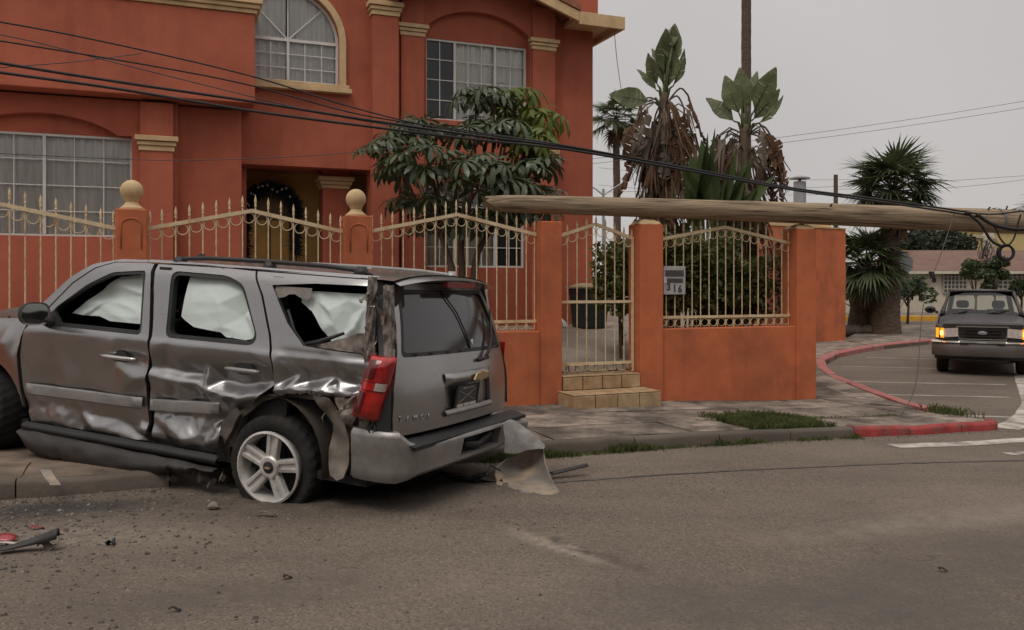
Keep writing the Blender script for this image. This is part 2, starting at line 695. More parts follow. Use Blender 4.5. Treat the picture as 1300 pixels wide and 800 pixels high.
M['yellow_paint'] = pmat('yellow_kerb_paint', (0.60, 0.33, 0.03), 0.8, var=0.15)
M['yard'] = pmat('yard_concrete', (0.30, 0.25, 0.20), 0.9, var=0.2, vscale=1.2, bump=0.3, bscale=30, col2=(0.17, 0.14, 0.11), c2amt=0.6, c2scale=0.8)
M['tile'] = pmat('step_tile', (0.36, 0.235, 0.125), 0.6, var=0.28, vscale=7, bump=0.2, bscale=50, col2=(0.48, 0.36, 0.22), c2amt=0.7, c2scale=4, coords='obj')
M['grout'] = pmat('grout', (0.10, 0.085, 0.07), 0.95, var=0.2)
M['pole_wood'] = pmat('weathered_pole', (0.31, 0.235, 0.155), 0.85, var=0.4, vscale=2.2, stretch=(.5, 14, 14), bump=1.0, bscale=4, col2=(0.09, 0.065, 0.042), c2amt=0.85, c2scale=1.9, c2lo=0.5, c2hi=0.62, coords='obj', spec=0.2)
M['cable'] = pmat('cable_rubber', (0.012, 0.012, 0.013), 0.6, var=0.3)
M['thin_wire'] = pmat('thin_wire', (0.06, 0.055, 0.055), 0.6, var=0.1)
M['black_plastic'] = pmat('black_plastic', (0.018, 0.018, 0.019), 0.55, var=0.2, bump=0.15, bscale=120)
M['grey_plastic'] = pmat('grey_plastic', (0.16, 0.15, 0.145), 0.5, var=0.15)
M['rubber'] = pmat('tyre_rubber', (0.022, 0.021, 0.020), 0.85, var=0.3, vscale=6, col2=(0.055, 0.048, 0.042), c2amt=0.4, c2scale=4, coords='obj', spec=0.3)
M['bark'] = pmat('bark', (0.115, 0.085, 0.06), 0.95, var=0.35, vscale=6, bump=0.8, bscale=18, stretch=(1, 1, 0.35), spec=0.15, bdist=0.03)
M['palm_bark'] = pmat('palm_bark', (0.115, 0.085, 0.065), 0.95, var=0.4, vscale=5, bump=1.0, bscale=9, stretch=(1, 1, 2.6), spec=0.15, bdist=0.05)
M['soil'] = pmat('soil', (0.11, 0.085, 0.06), 0.95, var=0.3)

# ================================================================ the setting
def FPt(root, mb):
    return mb.xform(root.matrix_basis.inverted() @ FR)


def fpart(root, mb, name, mat, parent=None, **kw):
    """a part whose geometry is given in the street frame"""
    FPt(root, mb)
    return mb.build(name, mat, parent or root, **kw)


def fsheet(s, w, z):
    return W(s, w, z)


def road_material():
    m = bpy.data.materials.new('asphalt')
    m.use_nodes = True
    t = m.node_tree
    b = t.nodes['Principled BSDF']
    lk = t.links.new
    geo = _n(t, 'ShaderNodeNewGeometry')
    pos = geo.outputs['Position']

    def nz(scale, detail=6, rough=0.6, vec=None):
        n = _n(t, 'ShaderNodeTexNoise')
        n.inputs['Scale'].default_value = scale
        n.inputs['Detail'].default_value = detail
        n.inputs['Roughness'].default_value = rough
        lk(vec or pos, n.inputs['Vector'])
        return n.outputs['Fac']

    def rng(v, a, b2, c, d):
        r = _n(t, 'ShaderNodeMapRange')
        r.inputs['From Min'].default_value = a
        r.inputs['From Max'].default_value = b2
        r.inputs['To Min'].default_value = c
        r.inputs['To Max'].default_value = d
        lk(v, r.inputs['Value'])
        return r.outputs[0]

    def mix(fac, A, B):
        x = _n(t, 'ShaderNodeMix', data_type='RGBA')
        if isinstance(fac, float):
            x.inputs['Factor'].default_value = fac
        else:
            lk(fac, x.inputs['Factor'])
        for nm, q in (('A', A), ('B', B)):
            if isinstance(q, tuple):
                x.inputs[nm].default_value = (*q, 1)
            else:
                lk(q, x.inputs[nm])
        return x.outputs['Result']

    def mul(a, b2):
        x = _n(t, 'ShaderNodeMath', operation='MULTIPLY')
        for i, q in enumerate((a, b2)):
            if isinstance(q, float):
                x.inputs[i].default_value = q
            else:
                lk(q, x.inputs[i])
        return x.outputs[0]

    c = mix(rng(nz(0.35, 7), 0.35, 0.65, 0, 1), (0.136, 0.108, 0.085), (0.182, 0.146, 0.115))
    # long wear streaks along the street
    mp = _n(t, 'ShaderNodeMapping')
    mp.inputs['Rotation'].default_value = (0, 0, -FANG)
    mp.inputs['Scale'].default_value = (0.12, 1.1, 1)
    lk(pos, mp.inputs['Vector'])
    c = mix(rng(nz(1.0, 6, 0.6, mp.outputs[0]), 0.46, 0.68, 0, 0.6), c, (0.105, 0.086, 0.070))
    # stones in the surface
    vor = _n(t, 'ShaderNodeTexVoronoi')
    vor.inputs['Scale'].default_value = 85
    lk(pos, vor.inputs['Vector'])
    sp = _n(t, 'ShaderNodeSeparateColor')
    lk(vor.outputs['Color'], sp.inputs[0])
    c = mix(rng(sp.outputs[0], 0.6, 1.0, 0, 0.42), c, (0.31, 0.255, 0.205))
    c = mix(rng(sp.outputs[1], 0.72, 1.0, 0, 0.6), c, (0.05, 0.042, 0.036))
    # old repairs: broad patches of a different age
    c = mix(rng(nz(0.55, 5, 0.5), 0.50, 0.66, 0, 0.35), c, (0.088, 0.074, 0.062))
    # hairline cracks
    nd = _n(t, 'ShaderNodeTexNoise')
    nd.inputs['Scale'].default_value = 1.8
    nd.inputs['Detail'].default_value = 6
    lk(pos, nd.inputs['Vector'])
    va = _n(t, 'ShaderNodeVectorMath', operation='MULTIPLY_ADD')
    lk(nd.outputs['Color'], va.inputs[0])
    va.inputs[1].default_value = (0.9, 0.9, 0.0)
    lk(pos, va.inputs[2])
    vc = _n(t, 'ShaderNodeTexVoronoi', feature='DISTANCE_TO_EDGE')
    vc.inputs['Scale'].default_value = 0.75
    lk(va.outputs[0], vc.inputs['Vector'])
    c = mix(mul(rng(vc.outputs['Distance'], 0.001, 0.006, 0.45, 0.0), rng(nz(0.6, 3), 0.52, 0.62, 0, 1)), c, (0.03, 0.027, 0.024))
    # medium pocks
    vor2 = _n(t, 'ShaderNodeTexVoronoi')
    vor2.inputs['Scale'].default_value = 17
    lk(pos, vor2.inputs['Vector'])
    c = mix(mul(rng(vor2.outputs['Distance'], 0.10, 0.2, 0.5, 0.0), rng(nz(1.3), 0.5, 0.62, 0, 1)), c, (0.05, 0.042, 0.036))

    def spot(u, v, ru, rv, col, amt, ang=FANG, nscale=5.0):
        nonlocal c
        q = _n(t, 'ShaderNodeMapping', vector_type='TEXTURE')
        q.inputs['Location'].default_value = (u, v, 0)
        q.inputs['Rotation'].default_value = (0, 0, ang)
        q.inputs['Scale'].default_value = (ru, rv, 1000)
        lk(pos, q.inputs['Vector'])
        g = _n(t, 'ShaderNodeVectorMath', operation='LENGTH')
        lk(q.outputs[0], g.inputs[0])
        e = rng(g.outputs['Value'], 0.35, 1.0, 1.0, 0.0)
        c = mix(mul(mul(e, rng(nz(nscale, 8, 0.7), 0.38, 0.6, 0.2, 1.0)), amt), c, col)

    # oil and fluid under and beside the wreck, rubbed patches further out
    spot(-3.55, 6.28, 1.15, 0.26, (0.020, 0.019, 0.020), 1.0, rad(14), 2.2)
    spot(-3.7, 6.2, 1.5, 0.42, (0.05, 0.045, 0.042), 0.9, rad(12), 11.0)
    spot(-3.35, 5.55, 1.3, 0.7, (0.07, 0.06, 0.052), 0.7, rad(8), 14.0)
    spot(-3.0, 5.6, 1.6, .5, (0.25, 0.205, 0.165), 0.75, rad(10), 9.0)
    spot(.30, 5.46, .62, .16, (0.30, 0.25, 0.20), 1.0, rad(-50), 16.0)
    spot(.42, 5.40, .75, .10, (0.05, 0.043, 0.037), .8, rad(-52), 6.0)
    spot(-.5, 7.2, 1.6, .35, (0.035, 0.03, 0.027), .85, rad(25))
    spot(-1.2, 6.9, 2.0, 0.9, (0.05, 0.043, 0.038), 0.75, rad(25))
    spot(1.9, 4.5, 2.6, 0.75, (0.088, 0.078, 0.069), 0.85, rad(8), 1.2)
    spot(3.6, 5.6, 2.2, 0.5, (0.09, 0.079, 0.07), 0.8, FANG, 1.6)
    spot(3.3, 6.2, 2.2, 0.3, (0.24, 0.20, 0.165), 0.6, FANG)
    spot(-1.4, 4.6, 1.2, 0.35, (0.095, 0.08, 0.068), 0.7, rad(15))
    lk(c, b.inputs['Base Color'])
    b.inputs['Roughness'].default_value = 0.9
    b.inputs['Specular IOR Level'].default_value = 0.25
    bp = _n(t, 'ShaderNodeBump')
    bp.inputs['Strength'].default_value = 0.6
    bp.inputs['Distance'].default_value = 0.006
    lk(vor.outputs['Distance'], bp.inputs['Height'])
    bp2 = _n(t, 'ShaderNodeBump')
    bp2.inputs['Strength'].default_value = 0.5
    bp2.inputs['Distance'].default_value = 0.03
    lk(nz(3.5, 5), bp2.inputs['Height'])
    lk(bp.outputs[0], bp2.inputs['Normal'])
    lk(bp2.outputs[0], b.inputs['Normal'])
    return m


M['asphalt'] = road_material()
M['tar'] = pmat('tar_seal', (0.055, 0.05, 0.047), 0.8, var=0.25, vscale=6, col2=(0.11, 0.09, 0.075), c2amt=0.8, c2scale=5)
M['scraped'] = pmat('scraped_aggregate', (0.27, 0.22, 0.175), 0.95, var=0.3, vscale=16, col2=(0.10, 0.083, 0.068), c2amt=0.9, c2scale=9, c2lo=0.45, c2hi=0.6, bump=0.8, bscale=60)

mb = MB()
ss = [-900, -250, -80, -30, -14] + [-10 + 0.5 * i for i in range(45)] + [20, 40, 90, 250, 900]
ww = [-400, -60, -25] + [-13 + 1.5 * i for i in range(18)] + [22, 40, 90, 250, 1500]
mb.grid(len(ss), len(ww), lambda u, v: W(ss[int(round(u * (len(ss) - 1)))], ww[int(round(v * (len(ww) - 1)))], zroad(ss[int(round(u * (len(ss) - 1)))])))
road = mb.build('road', M['asphalt'], smooth=True)
tag(road, kind='structure', label='worn grey brown asphalt street')

# --- sidewalk: a bed with single slabs on it
RND = random.Random(5)
bed = MB()
sbr = [-14 + 0.5 * i for i in range(37)]
for i in range(len(sbr) - 1):
    a, b = sbr[i], min(sbr[i + 1], 4.15)
    bed.hexa([W(a, -2.5, zroad(a) - 0.1), W(b, -2.5, zroad(b) - 0.1), W(b, 0.25, zroad(b) - 0.1), W(a, 0.25, zroad(a) - 0.1),
              W(a, -2.5, zwalk(a) - 0.022), W(b, -2.5, zwalk(b) - 0.022), W(b, 0.25, zwalk(b) - 0.022), W(a, 0.25, zwalk(a) - 0.022)])
walk = bed.build('sidewalk', M['soil'])
tag(walk, kind='structure', label='stained concrete sidewalk in front of the orange wall')
HOLE = (0.62, 1.62)      # a slab by the kerb is missing here and grass grows in its bed
rows = [(-2.47, -1.74, [-14, -12.5, -10.9, -9.4, -7.8, -6.3, -4.7, -3.2, -1.7, -0.12, 0.62, 1.62, 2.5, 3.4, 4.14]),
        (-1.74, -0.9, [-14, -12.2, -10.4, -8.7, -7.0, -5.2, -3.5, -1.9, -0.28, 1.25, 2.6, 3.6, 4.05]),
        (-0.9, 0.02, [-14, -12.2, -10.4, -8.7, -7.0, -5.2, -3.5, -1.9, -0.28, 1.25, 2.6, 3.55])]
for (w0, w1, br) in rows:
    for a, b in zip(br[:-1], br[1:]):
        if w0 < -2 and abs(a - HOLE[0]) < 0.01:
            continue
        g = 0.007
        n = 4
        sl = MB()
        t0, t1, t2, t3 = [RND.uniform(-0.010, 0.007) for _ in range(4)]
        nn, mm = 7, 5
        def fz(u, v):
            s_ = a + g + (b - a - 2 * g) * u
            w_ = w0 + g + (w1 - w0 - 2 * g) * v
            e = min(u, 1 - u, v, 1 - v)
            dz = (t0 * (1 - u) + t1 * u) * (1 - v) + (t2 * (1 - u) + t3 * u) * v
            wob = 0.012 * noise.noise(Vector((s_ * 5, w_ * 5, 1.7))) if e < 0.01 else 0
            return W(s_ + wob, w_ + wob, zwalk(s_) + dz - (0.006 if e < 0.01 else 0) + 0.004 * noise.noise(Vector((s_ * 2, w_ * 2, 0))))
        sl.grid(nn, mm, fz)
        rim = [(i, 0) for i in range(nn)] + [(nn - 1, j) for j in range(1, mm)] + [(i, mm - 1) for i in range(nn - 2, -1, -1)] + [(0, j) for j in range(mm - 2, 0, -1)]
        rv = [Vector(sl.v[i * mm + j]) for i, j in rim]
        k = len(rv)
        sl.add(rv + [p - Vector((0, 0, 0.04)) for p in rv], [(i, (i + 1) % k, (i + 1) % k + k, i + k) for i in range(k)])
        sl.build('slab', M['concrete_dirty'] if b < -2.9 else (M['concrete2'] if RND.random() < 0.45 else M['concrete']), walk)

# --- side-street pavement, bounded by the faded red kerb that swings round the corner
OUT = [(4.24, -1.62), (4.49, -0.85), (5.02, 0.2), (5.5, 1.1), (6.05, 2.15), (6.87, 3.34), (8.0, 4.72), (9.7, 6.15), (12.1, 7.55), (15.9, 8.9), (24, 9.6)]
INN = [(3.5, -0.02), (3.55, 0.1), (3.9, 0.9), (4.45, 1.8), (5.2, 3.0), (6.6, 5.1), (8.7, 8.4), (10.2, 9.2), (13.3, 9.9), (18.5, 14.5), (26, 17)]
pv = MB()
for i in range(len(OUT) - 1):
    q = [OUT[i], OUT[i + 1], INN[i + 1], INN[i]]
    pv.hexa([W(s, w, zroad(s) - 0.1) for s, w in q] + [W(s, w, zwalk(s) - 0.026) for s, w in q])
side_walk = pv.build('sidewalk', M['soil'])
tag(side_walk, kind='structure', label='concrete sidewalk curving along the faded red kerb to the palms')
for i in range(len(OUT) - 1):
    for j in range(2):
        t0, t1 = (0.05, 0.5) if j == 0 else (0.5, 1.0)
        def lp(A, B, t):
            return (A[0] + (B[0] - A[0]) * t, A[1] + (B[1] - A[1]) * t)
        q = [lp(OUT[i], INN[i], t0), lp(OUT[i + 1], INN[i + 1], t0), lp(OUT[i + 1], INN[i + 1], t1), lp(OUT[i], INN[i], t1)]
        cx, cy = sum(p[0] for p in q) / 4, sum(p[1] for p in q) / 4
        q = [(cx + (p[0] - cx) * 0.985, cy + (p[1] - cy) * 0.985) for p in q]
        dz = RND.uniform(-0.006, 0.006)
        MB().hexa([W(s, w, zwalk(s) - 0.05) for s, w in q] + [W(s, w, zwalk(s) + dz) for s, w in q]).build('slab', M['concrete'] if RND.random() < 0.6 else M['concrete2'], side_walk)
# tip of the front sidewalk
tipq = [(3.56, -0.95), (3.62, -0.03), (4.47, -0.83), (4.24, -1.6)]
tipq = [(3.6, -0.85), (4.12, -0.9), (4.43, -0.87), (3.62, -0.06)]
MB().prism(tipq, 0, 1, lambda a, b, t: W(a, b, zwalk(a) - 0.06 + t * 0.055)).build('slab', M['concrete'], side_walk)

# --- kerbs
def kerb_run(path, wid, name, mat, label, step, zt=zwalk, sign=1):
    root = None
    n = len(path)
    P = [Vector((a, b)) for a, b in path]
    T = []
    for i in range(n):
        d = (P[min(i + 1, n - 1)] - P[max(i - 1, 0)]).normalized()
        T.append(Vector((-d.y, d.x)) * sign)
    for i in range(n - 1):
        m = MB()
        a, b = P[i], P[i + 1]
        d = (b - a).normalized() * 0.006
        a2, b2 = a + d, b - d
        ta, tb = T[i] * wid, T[i + 1] * wid
        j1, j2 = RND.uniform(-.008, .008), RND.uniform(-.008, .008)
        vs = []
        K = 4
        prof = [(0.0, -0.16), (0.0, -0.03), (0.1, -0.008), (0.3, 0.003), (0.8, 0.004), (1.0, -0.005), (1.0, -0.16)]
        for k in range(K + 1):
            t = k / K
            p = a2.lerp(b2, t)
            tt = ta.lerp(tb, t)
            wob = 0.03 * noise.noise(Vector((p.x * 2.3, p.y * 2.3, 4))) + .015 * noise.noise(Vector((p.x * 9, p.y * 9, 4)))
            for (q, h) in prof:
                pp = p + tt * (q + wob / wid * (1 - q))
                vs.append(W(pp.x, pp.y, zt(pp.x) + h + 0.5 * wob + (j1 * (1 - t) + j2 * t)))
        np_ = len(prof)
        fs = [(k * np_ + j, k * np_ + j + 1, (k + 1) * np_ + j + 1, (k + 1) * np_ + j) for k in range(K) for j in range(np_ - 1)]
        fs += [tuple(range(np_)), tuple(K * np_ + j for j in range(np_))[::-1]]
        m.add(vs, fs)
        if root is None:
            root = m.build(name, mat, smooth=40)
            tag(root, kind='structure', label=label)
        else:
            m.build('kerb_stone', mat, root, smooth=40)
    return root


kerb_run([(s, -2.62) for s in (-14, -12.9, -11.8, -10.7, -9.6, -8.5, -7.4, -6.3, -5.2, -4.1, -3.0, -1.9, -0.9, 0.1, 1.0, 1.9)], 0.14, 'kerb', M['kerb'], 'weathered grey kerb along the sidewalk', 1)
kerb_run([(1.9, -2.62), (2.7, -2.62), (3.5, -2.63), (4.05, -2.66), (4.2, -2.55)], 0.15, 'kerb', M['red_paint'], 'short red painted kerb at the corner', 1)
kerb_run(OUT[:10], 0.2, 'kerb', M['red_faded'], 'faded red kerb curving round the corner', 1, zt=lambda s: zwalk(s) + .022)

# --- painted markings, tar seal and scrape: sheets just above the asphalt
def ribbon(name, path, wid, mat, label, lift=0.004, rag=0.012, parent=None, seg=14):
    m = MB()
    P = []
    for i in range(len(path) - 1):
        for k in range(seg):
            t = k / seg
            P.append(Vector((path[i][0] + (path[i + 1][0] - path[i][0]) * t, path[i][1] + (path[i + 1][1] - path[i][1]) * t)))
    P.append(Vector(path[-1]))
    vs = []
    for i, p in enumerate(P):
        d = (P[min(i + 1, len(P) - 1)] - P[max(i - 1, 0)]).normalized()
        q = Vector((-d.y, d.x))
        wv = wid if not isinstance(wid, tuple) else wid[0] + (wid[1] - wid[0]) * i / (len(P) - 1)
        r1 = rag * noise.noise(Vector((p.x * 6, p.y * 6, 1)))
        r2 = rag * noise.noise(Vector((p.x * 6, p.y * 6, 9)))
        for sgn, r in ((-1, r1), (1, r2)):
            e = p + q * sgn * (wv / 2 + r)
            vs.append(W(e.x, e.y, zroad(e.x) + lift))
    m.add(vs, [(2 * i, 2 * i + 1, 2 * i + 3, 2 * i + 2) for i in range(len(P) - 1)])
    o = m.build(name, mat, parent)
    if not parent:
        tag(o, kind='structure', label=label)
    return o


ribbon('road_marking', [(1.88, -3.18), (3.8, -3.27), (9, -3.5), (30, -4.3)], 0.22, M['white_line'], 'white lane line leading off to the right')
ribbon('road_marking', [(2.75, -3.82), (3.6, -3.86), (5.2, -3.95), (9, -4.1)], 0.13, M['white_line'], 'short faded white line beside the lane line')
ribbon('road_marking', [(4.22, -2.60), (4.75, -2.4), (5.5, -1.95), (6.6, -1.2), (8.0, -0.05), (9.34, 1.07), (12.5, 3.6), (17, 6.2)], (0.34, 0.26), M['white_line'], 'white edge line sweeping round the corner bay')
for pth in ([(4.55, -1.6), (5.15, -2.0)], [(5.3, 0.5), (6.95, -0.55)], [(6.25, 2.05), (8.4, 0.68)], [(8.15, 4.4), (9.9, 3.1)], [(10.3, 5.9), (12, 4.6)]):
    ribbon('road_marking', pth, 0.13, M['faded_line'], 'faded white cross stripe in the corner bay', rag=0.02)
ribbon('tar_seam', [(-2.6, -3.62), (-1.2, -3.72), (0.5, -3.9), (2.6, -4.12), (7, -4.6)], 0.035, M['tar'], 'thin dark tar seam along the asphalt', rag=0.03)
# --- the other side of the street, behind the camera: it shades the low sky and shows only in reflections
M['opposite'] = pmat('opposite_facades', (0.17, 0.162, 0.155), 0.9, var=0.4, vscale=0.4)
op = MB()
ro = random.Random(14)
s_ = -60.0
while s_ < 75:
    wd_ = ro.uniform(6, 11)
    hh = ro.uniform(5.5, 8.0)
    d0 = ro.uniform(-16.8, -15.8)
    op.hexa([W(s_, d0 - 8, -.3), W(s_ + wd_, d0 - 8, -.3), W(s_ + wd_, d0, -.3), W(s_, d0, -.3), W(s_, d0 - 8, hh), W(s_ + wd_, d0 - 8, hh), W(s_ + wd_, d0, hh), W(s_, d0, hh)])
    s_ += wd_ + ro.uniform(.0, 1.5)
tag(op.build('opposite_street_side', M['opposite']), kind='structure')

# --- yard behind the fence
yd = MB()
def zyard(w):
    return interp(w, [0.0, 0.4, 4.0, 9.0, 14], [0.44, 0.45, 0.80, 0.95, 1.0])
yedge = [(0.0, 3.4), (0.4, 3.5), (3.0, 5.1), (6.0, 6.9), (8.6, 8.5), (13.0, 8.5)]
for (w0, e0), (w1, e1) in zip(yedge[:-1], yedge[1:]):
    yd.grid(14, 4, lambda u, v: W(-14 + (e0 + (e1 - e0) * v + 14) * u, w0 + (w1 - w0) * v, zyard(w0 + (w1 - w0) * v)))
tag(yd.build('yard', M['yard'], smooth=True), kind='structure', label='concrete yard behind the gate')

# ================================================================ boundary walls with posts
def post_mesh(s, wd, zb, zt, cap=None):
    h = wd / 2
    m = MB().box(s - h, s + h, -h, h, zb, zt)
    return m


ZT = 2.44
def wall_run(label, low, posts, group='orange boundary wall'):
    s0 = posts[0][0]
    r = thing('boundary_wall', label, 'wall', M=FR @ Matrix.Translation((s0, 0, zwalk(s0))), group=group)
    for (a, b, zt) in low:
        m = MB()
        n = max(2, int((b - a) / 0.5))
        m.hexa([(a, -0.13, zwalk(a) - 0.15), (b, -0.13, zwalk(b) - 0.15), (b, 0.13, zwalk(b) - 0.15), (a, 0.13, zwalk(a) - 0.15), (a, -0.13, zt), (b, -0.13, zt), (b, 0.13, zt), (a, 0.13, zt)])
        fpart(r, m, 'low_wall', M['stucco_fence'], bevel=0.012)
    for (s, wd, kind) in posts:
        h = wd / 2
        p = fpart(r, MB().box(s - h, s + h, -0.165, 0.165, zwalk(s) - 0.15, ZT), 'post', M['stucco_fence'], bevel=0.014)
        if kind == 'ball':
            prof = [(0.125, 0), (0.125, 0.02), (0.105, 0.03), (0.075, 0.06), (0.062, 0.085), (0.075, 0.10)]
            R_, zc = 0.118, 0.205
            for k in range(1, 12):
                a = -math.pi / 2 + 0.45 + (math.pi - 0.45) * k / 11
                prof.append((max(0.002, R_ * math.cos(a)), zc + R_ * math.sin(a)))
            b = MB().lathe([(q, hh + ZT) for q, hh in prof], (s, 0, 0), 24)
            fpart(r, b, 'ball_finial', M['tan_trim'], p, smooth=50)
            # raised arch moulding on the post's face
            arc = [(s - 0.10, -0.168, ZT - 0.42)] + [(s + 0.10 * math.cos(a), -0.168, ZT - 0.17 + 0.07 * math.sin(a)) for a in [math.pi * (1 - k / 10) for k in range(11)]] + [(s + 0.10, -0.168, ZT - 0.42)]
            fpart(r, MB().tube(arc, 0.008, 6), 'moulding', M['stucco_fence'], p, smooth=True)
        elif kind == 'cap':
            m = MB()
            m.grid(9, 9, lambda u, v: (s + (u - .5) * wd * 0.98, (v - .5) * 0.32, ZT + 0.001 + 0.075 * max(0, 1 - max(abs(u - .5), abs(v - .5)) ** 2 * 4) ** 0.6 + 0.012 * noise.noise(Vector((u * 6, v * 6, s)))))
            fpart(r, m, 'mortar_cap', M['tan_trim'], p, smooth=True)
    return r


wall_run('long orange boundary wall behind the wrecked car, with two ball-topped posts', [(-14, -5.72, 1.05), (-5.42, -3.3, 1.05), (-2.99, -0.83, 1.05)],
         [(-5.57, 0.31, 'ball'), (-3.15, 0.32, 'ball'), (-0.69, 0.29, None), (-8.0, 0.31, 'ball')])
wr = wall_run('orange boundary wall right of the gate under the fallen pole', [(0.94, 3.53, 1.04)], [(0.77, 0.35, 'cap'), (3.335, 0.34, 'cap')])

# far part of the orange wall along the side street
def wall_path(label, path, zt, mat, th=0.2, nm='garden_wall', cat='wall'):
    P = [Vector(p) for p in path]
    s0, w0 = path[0]
    r = thing(nm, label, cat, M=FR @ Matrix.Translation((s0, w0, zwalk(s0))))
    for a, b in zip(P[:-1], P[1:]):
        d = (b - a).normalized()
        q = Vector((-d.y, d.x)) * th / 2
        m = MB().hexa([(a.x + q.x * k, a.y + q.y * k, -0.3) for k in (-1,)] + [(b.x - q.x, b.y - q.y, -0.3), (b.x + q.x, b.y + q.y, -0.3), (a.x + q.x, a.y + q.y, -0.3)] +
                      [(a.x - q.x, a.y - q.y, zt), (b.x - q.x, b.y - q.y, zt), (b.x + q.x, b.y + q.y, zt), (a.x + q.x, a.y + q.y, zt)])
        fpart(r, m, 'wall_panel', mat, bevel=0.015)
        c = MB().hexa([(a.x - q.x * 1.2, a.y - q.y * 1.2, zt + .002), (b.x - q.x * 1.2, b.y - q.y * 1.2, zt + .002), (b.x + q.x * 1.2, b.y + q.y * 1.2, zt + .002), (a.x + q.x * 1.2, a.y + q.y * 1.2, zt + .002),
                       (a.x - q.x * 1.2, a.y - q.y * 1.2, zt + .04), (b.x - q.x * 1.2, b.y - q.y * 1.2, zt + .04), (b.x + q.x * 1.2, b.y + q.y * 1.2, zt + .04), (a.x + q.x * 1.2, a.y + q.y * 1.2, zt + .04)])
        fpart(r, c, 'coping', M['tan_trim'])
    return r


wall_path('orange side wall ending beside the fan palms', [(8.8, 8.85), (13.15, 9.76)], 3.22, M['stucco_fence'])
wall_path('orange yard wall hidden behind the hedge', [(3.55, 0.35), (8.7, 8.75)], 2.3, M['stucco_fence'])

# ================================================================ iron fence panels
def ring_mesh(r, tr=0.0048):
    m = MB()
    pts = [(r * math.cos(2 * math.pi * k / 16), 0, r * math.sin(2 * math.pi * k / 16)) for k in range(16)]
    m.tube(pts, tr, 5, closed=True)
    return m.mesh('ring', M['iron'], True)


RING = ring_mesh(0.052)
RING_R = ring_mesh(0.05, 0.008)
RING_R.materials.clear()
RING_R.materials.append(M['iron_rusty'])


def picket(s, z0, z1, mat=None):
    m = MB()
    tw = 0.0078
    # square bar with a slight twist
    n = max(6, int((z1 - 0.13 - z0) / 0.05))
    vs, fs = [], []
    for i in range(n + 1):
        z = z0 + (z1 - 0.13 - z0) * i / n
        a = i * 0.7
        for k in range(4):
            an = a + k * math.pi / 2
            vs.append((s + tw * 1.1 * math.cos(an), tw * 1.1 * math.sin(an), z))
    for i in range(n):
        for k in range(4):
            fs.append((i * 4 + k, i * 4 + (k + 1) % 4, (i + 1) * 4 + (k + 1) % 4, (i + 1) * 4 + k))
    m.add(vs, fs)
    m.lathe([(0.008, 0), (0.015, 0.012), (0.008, 0.028), (0.013, 0.05), (0.015, 0.07), (0.009, 0.10), (0.0015, 0.135)], (s, 0, z1 - 0.135), 8)
    return m


def fence_panel(label, s0, s1, n, zl, zpk, zbase, zrail, pk=None, gate=False, group='cream iron fence panels'):
    sm = pk if pk is not None else (s0 + s1) / 2
    r = thing('iron_gate' if gate else 'iron_fence', label, 'gate' if gate else 'fence', M=FR @ Matrix.Translation((sm, 0, zbase)), group=None if gate else group)
    def zt(s):
        return zl + (zpk - zl) * (1 - abs(s - sm) / max(sm - s0, s1 - sm))
    mat = M['iron']
    t = MB()
    for a, b in ((s0, sm), (sm, s1)):
        t.bar((a, -0.002, zt(a)), (b, -0.002, zt(b)), 0.03, 0.042)
    fpart(r, t, 'top_rail', mat)
    for zr in ([zrail] if not isinstance(zrail, (list, tuple)) else zrail):
        fpart(r, MB().bar((s0, 0.0, zr), (s1, 0.0, zr), 0.026, 0.036), 'rail', mat)
    sp = (s1 - s0) / n
    for i in range(n + 1):
        s = s0 + sp * i
        if i in (0, n):
            s += 0.02 if i == 0 else -0.02
        fpart(r, picket(s, zbase + 0.005, zt(s) + (0.19 if not gate else 0.12)), 'picket', mat, smooth=50)
    for i in range(n):
        s = s0 + sp * (i + 0.5)
        inst(RING, 'ring', r, root_local(r, (s, 0, zt(s) - 0.075)) @ Matrix.Diagonal((sp / 0.125, 1, sp / 0.125, 1)))
        if gate:
            inst(RING_R, 'ring', r, root_local(r, (s, 0, zbase + 0.075)) @ Matrix.Diagonal((sp / 0.125, 1, sp / 0.125, 1)))
        else:
            inst(RING, 'ring', r, root_local(r, (s, 0, zbase + 0.066)) @ Matrix.Diagonal((sp / 0.125, 1, 1, 1)))
    return r


def root_local(r, p):
    v = r.matrix_basis.inverted() @ FR @ Vector(p)
    return Matrix.Translation(v)


fence_panel('cream iron fence panel left of the first ball-topped post', -7.85, -5.73, 15, 2.24, 2.46, 1.055, 1.19)
fence_panel('cream iron fence panel between the two ball-topped posts', -5.41, -3.31, 15, 2.245, 2.47, 1.055, 1.19, pk=-4.33)
fence_panel('cream iron fence panel above the wrecked car roof, next to the gate', -2.98, -0.84, 16, 2.27, 2.50, 1.055, 1.17, pk=-1.9)
fence_panel('cream iron fence panel right of the gate, holding a number sign', 0.95, 3.16, 16, 2.235, 2.44, 1.045, 1.19, pk=2.04)
gate = fence_panel('cream iron pedestrian gate with rusted rings at its foot above tiled steps', -0.535, 0.575, 8, 2.25, 2.43, 0.475, [1.41, 0.60], pk=0.01, gate=True)
fpart(gate, MB().box(-0.542, -0.515, -0.014, 0.014, 0.48, 2.27), 'gate_stile', M['iron'])
fpart(gate, MB().box(0.555, 0.582, -0.014, 0.014, 0.48, 2.27), 'gate_stile', M['iron'])
fpart(gate, MB().tube([(-0.5 + 0.1 * i, -0.02, 0.505 + 0.01 * math.sin(i * 2)) for i in range(11)], 0.012, 6), 'chain', M['iron_rusty'])

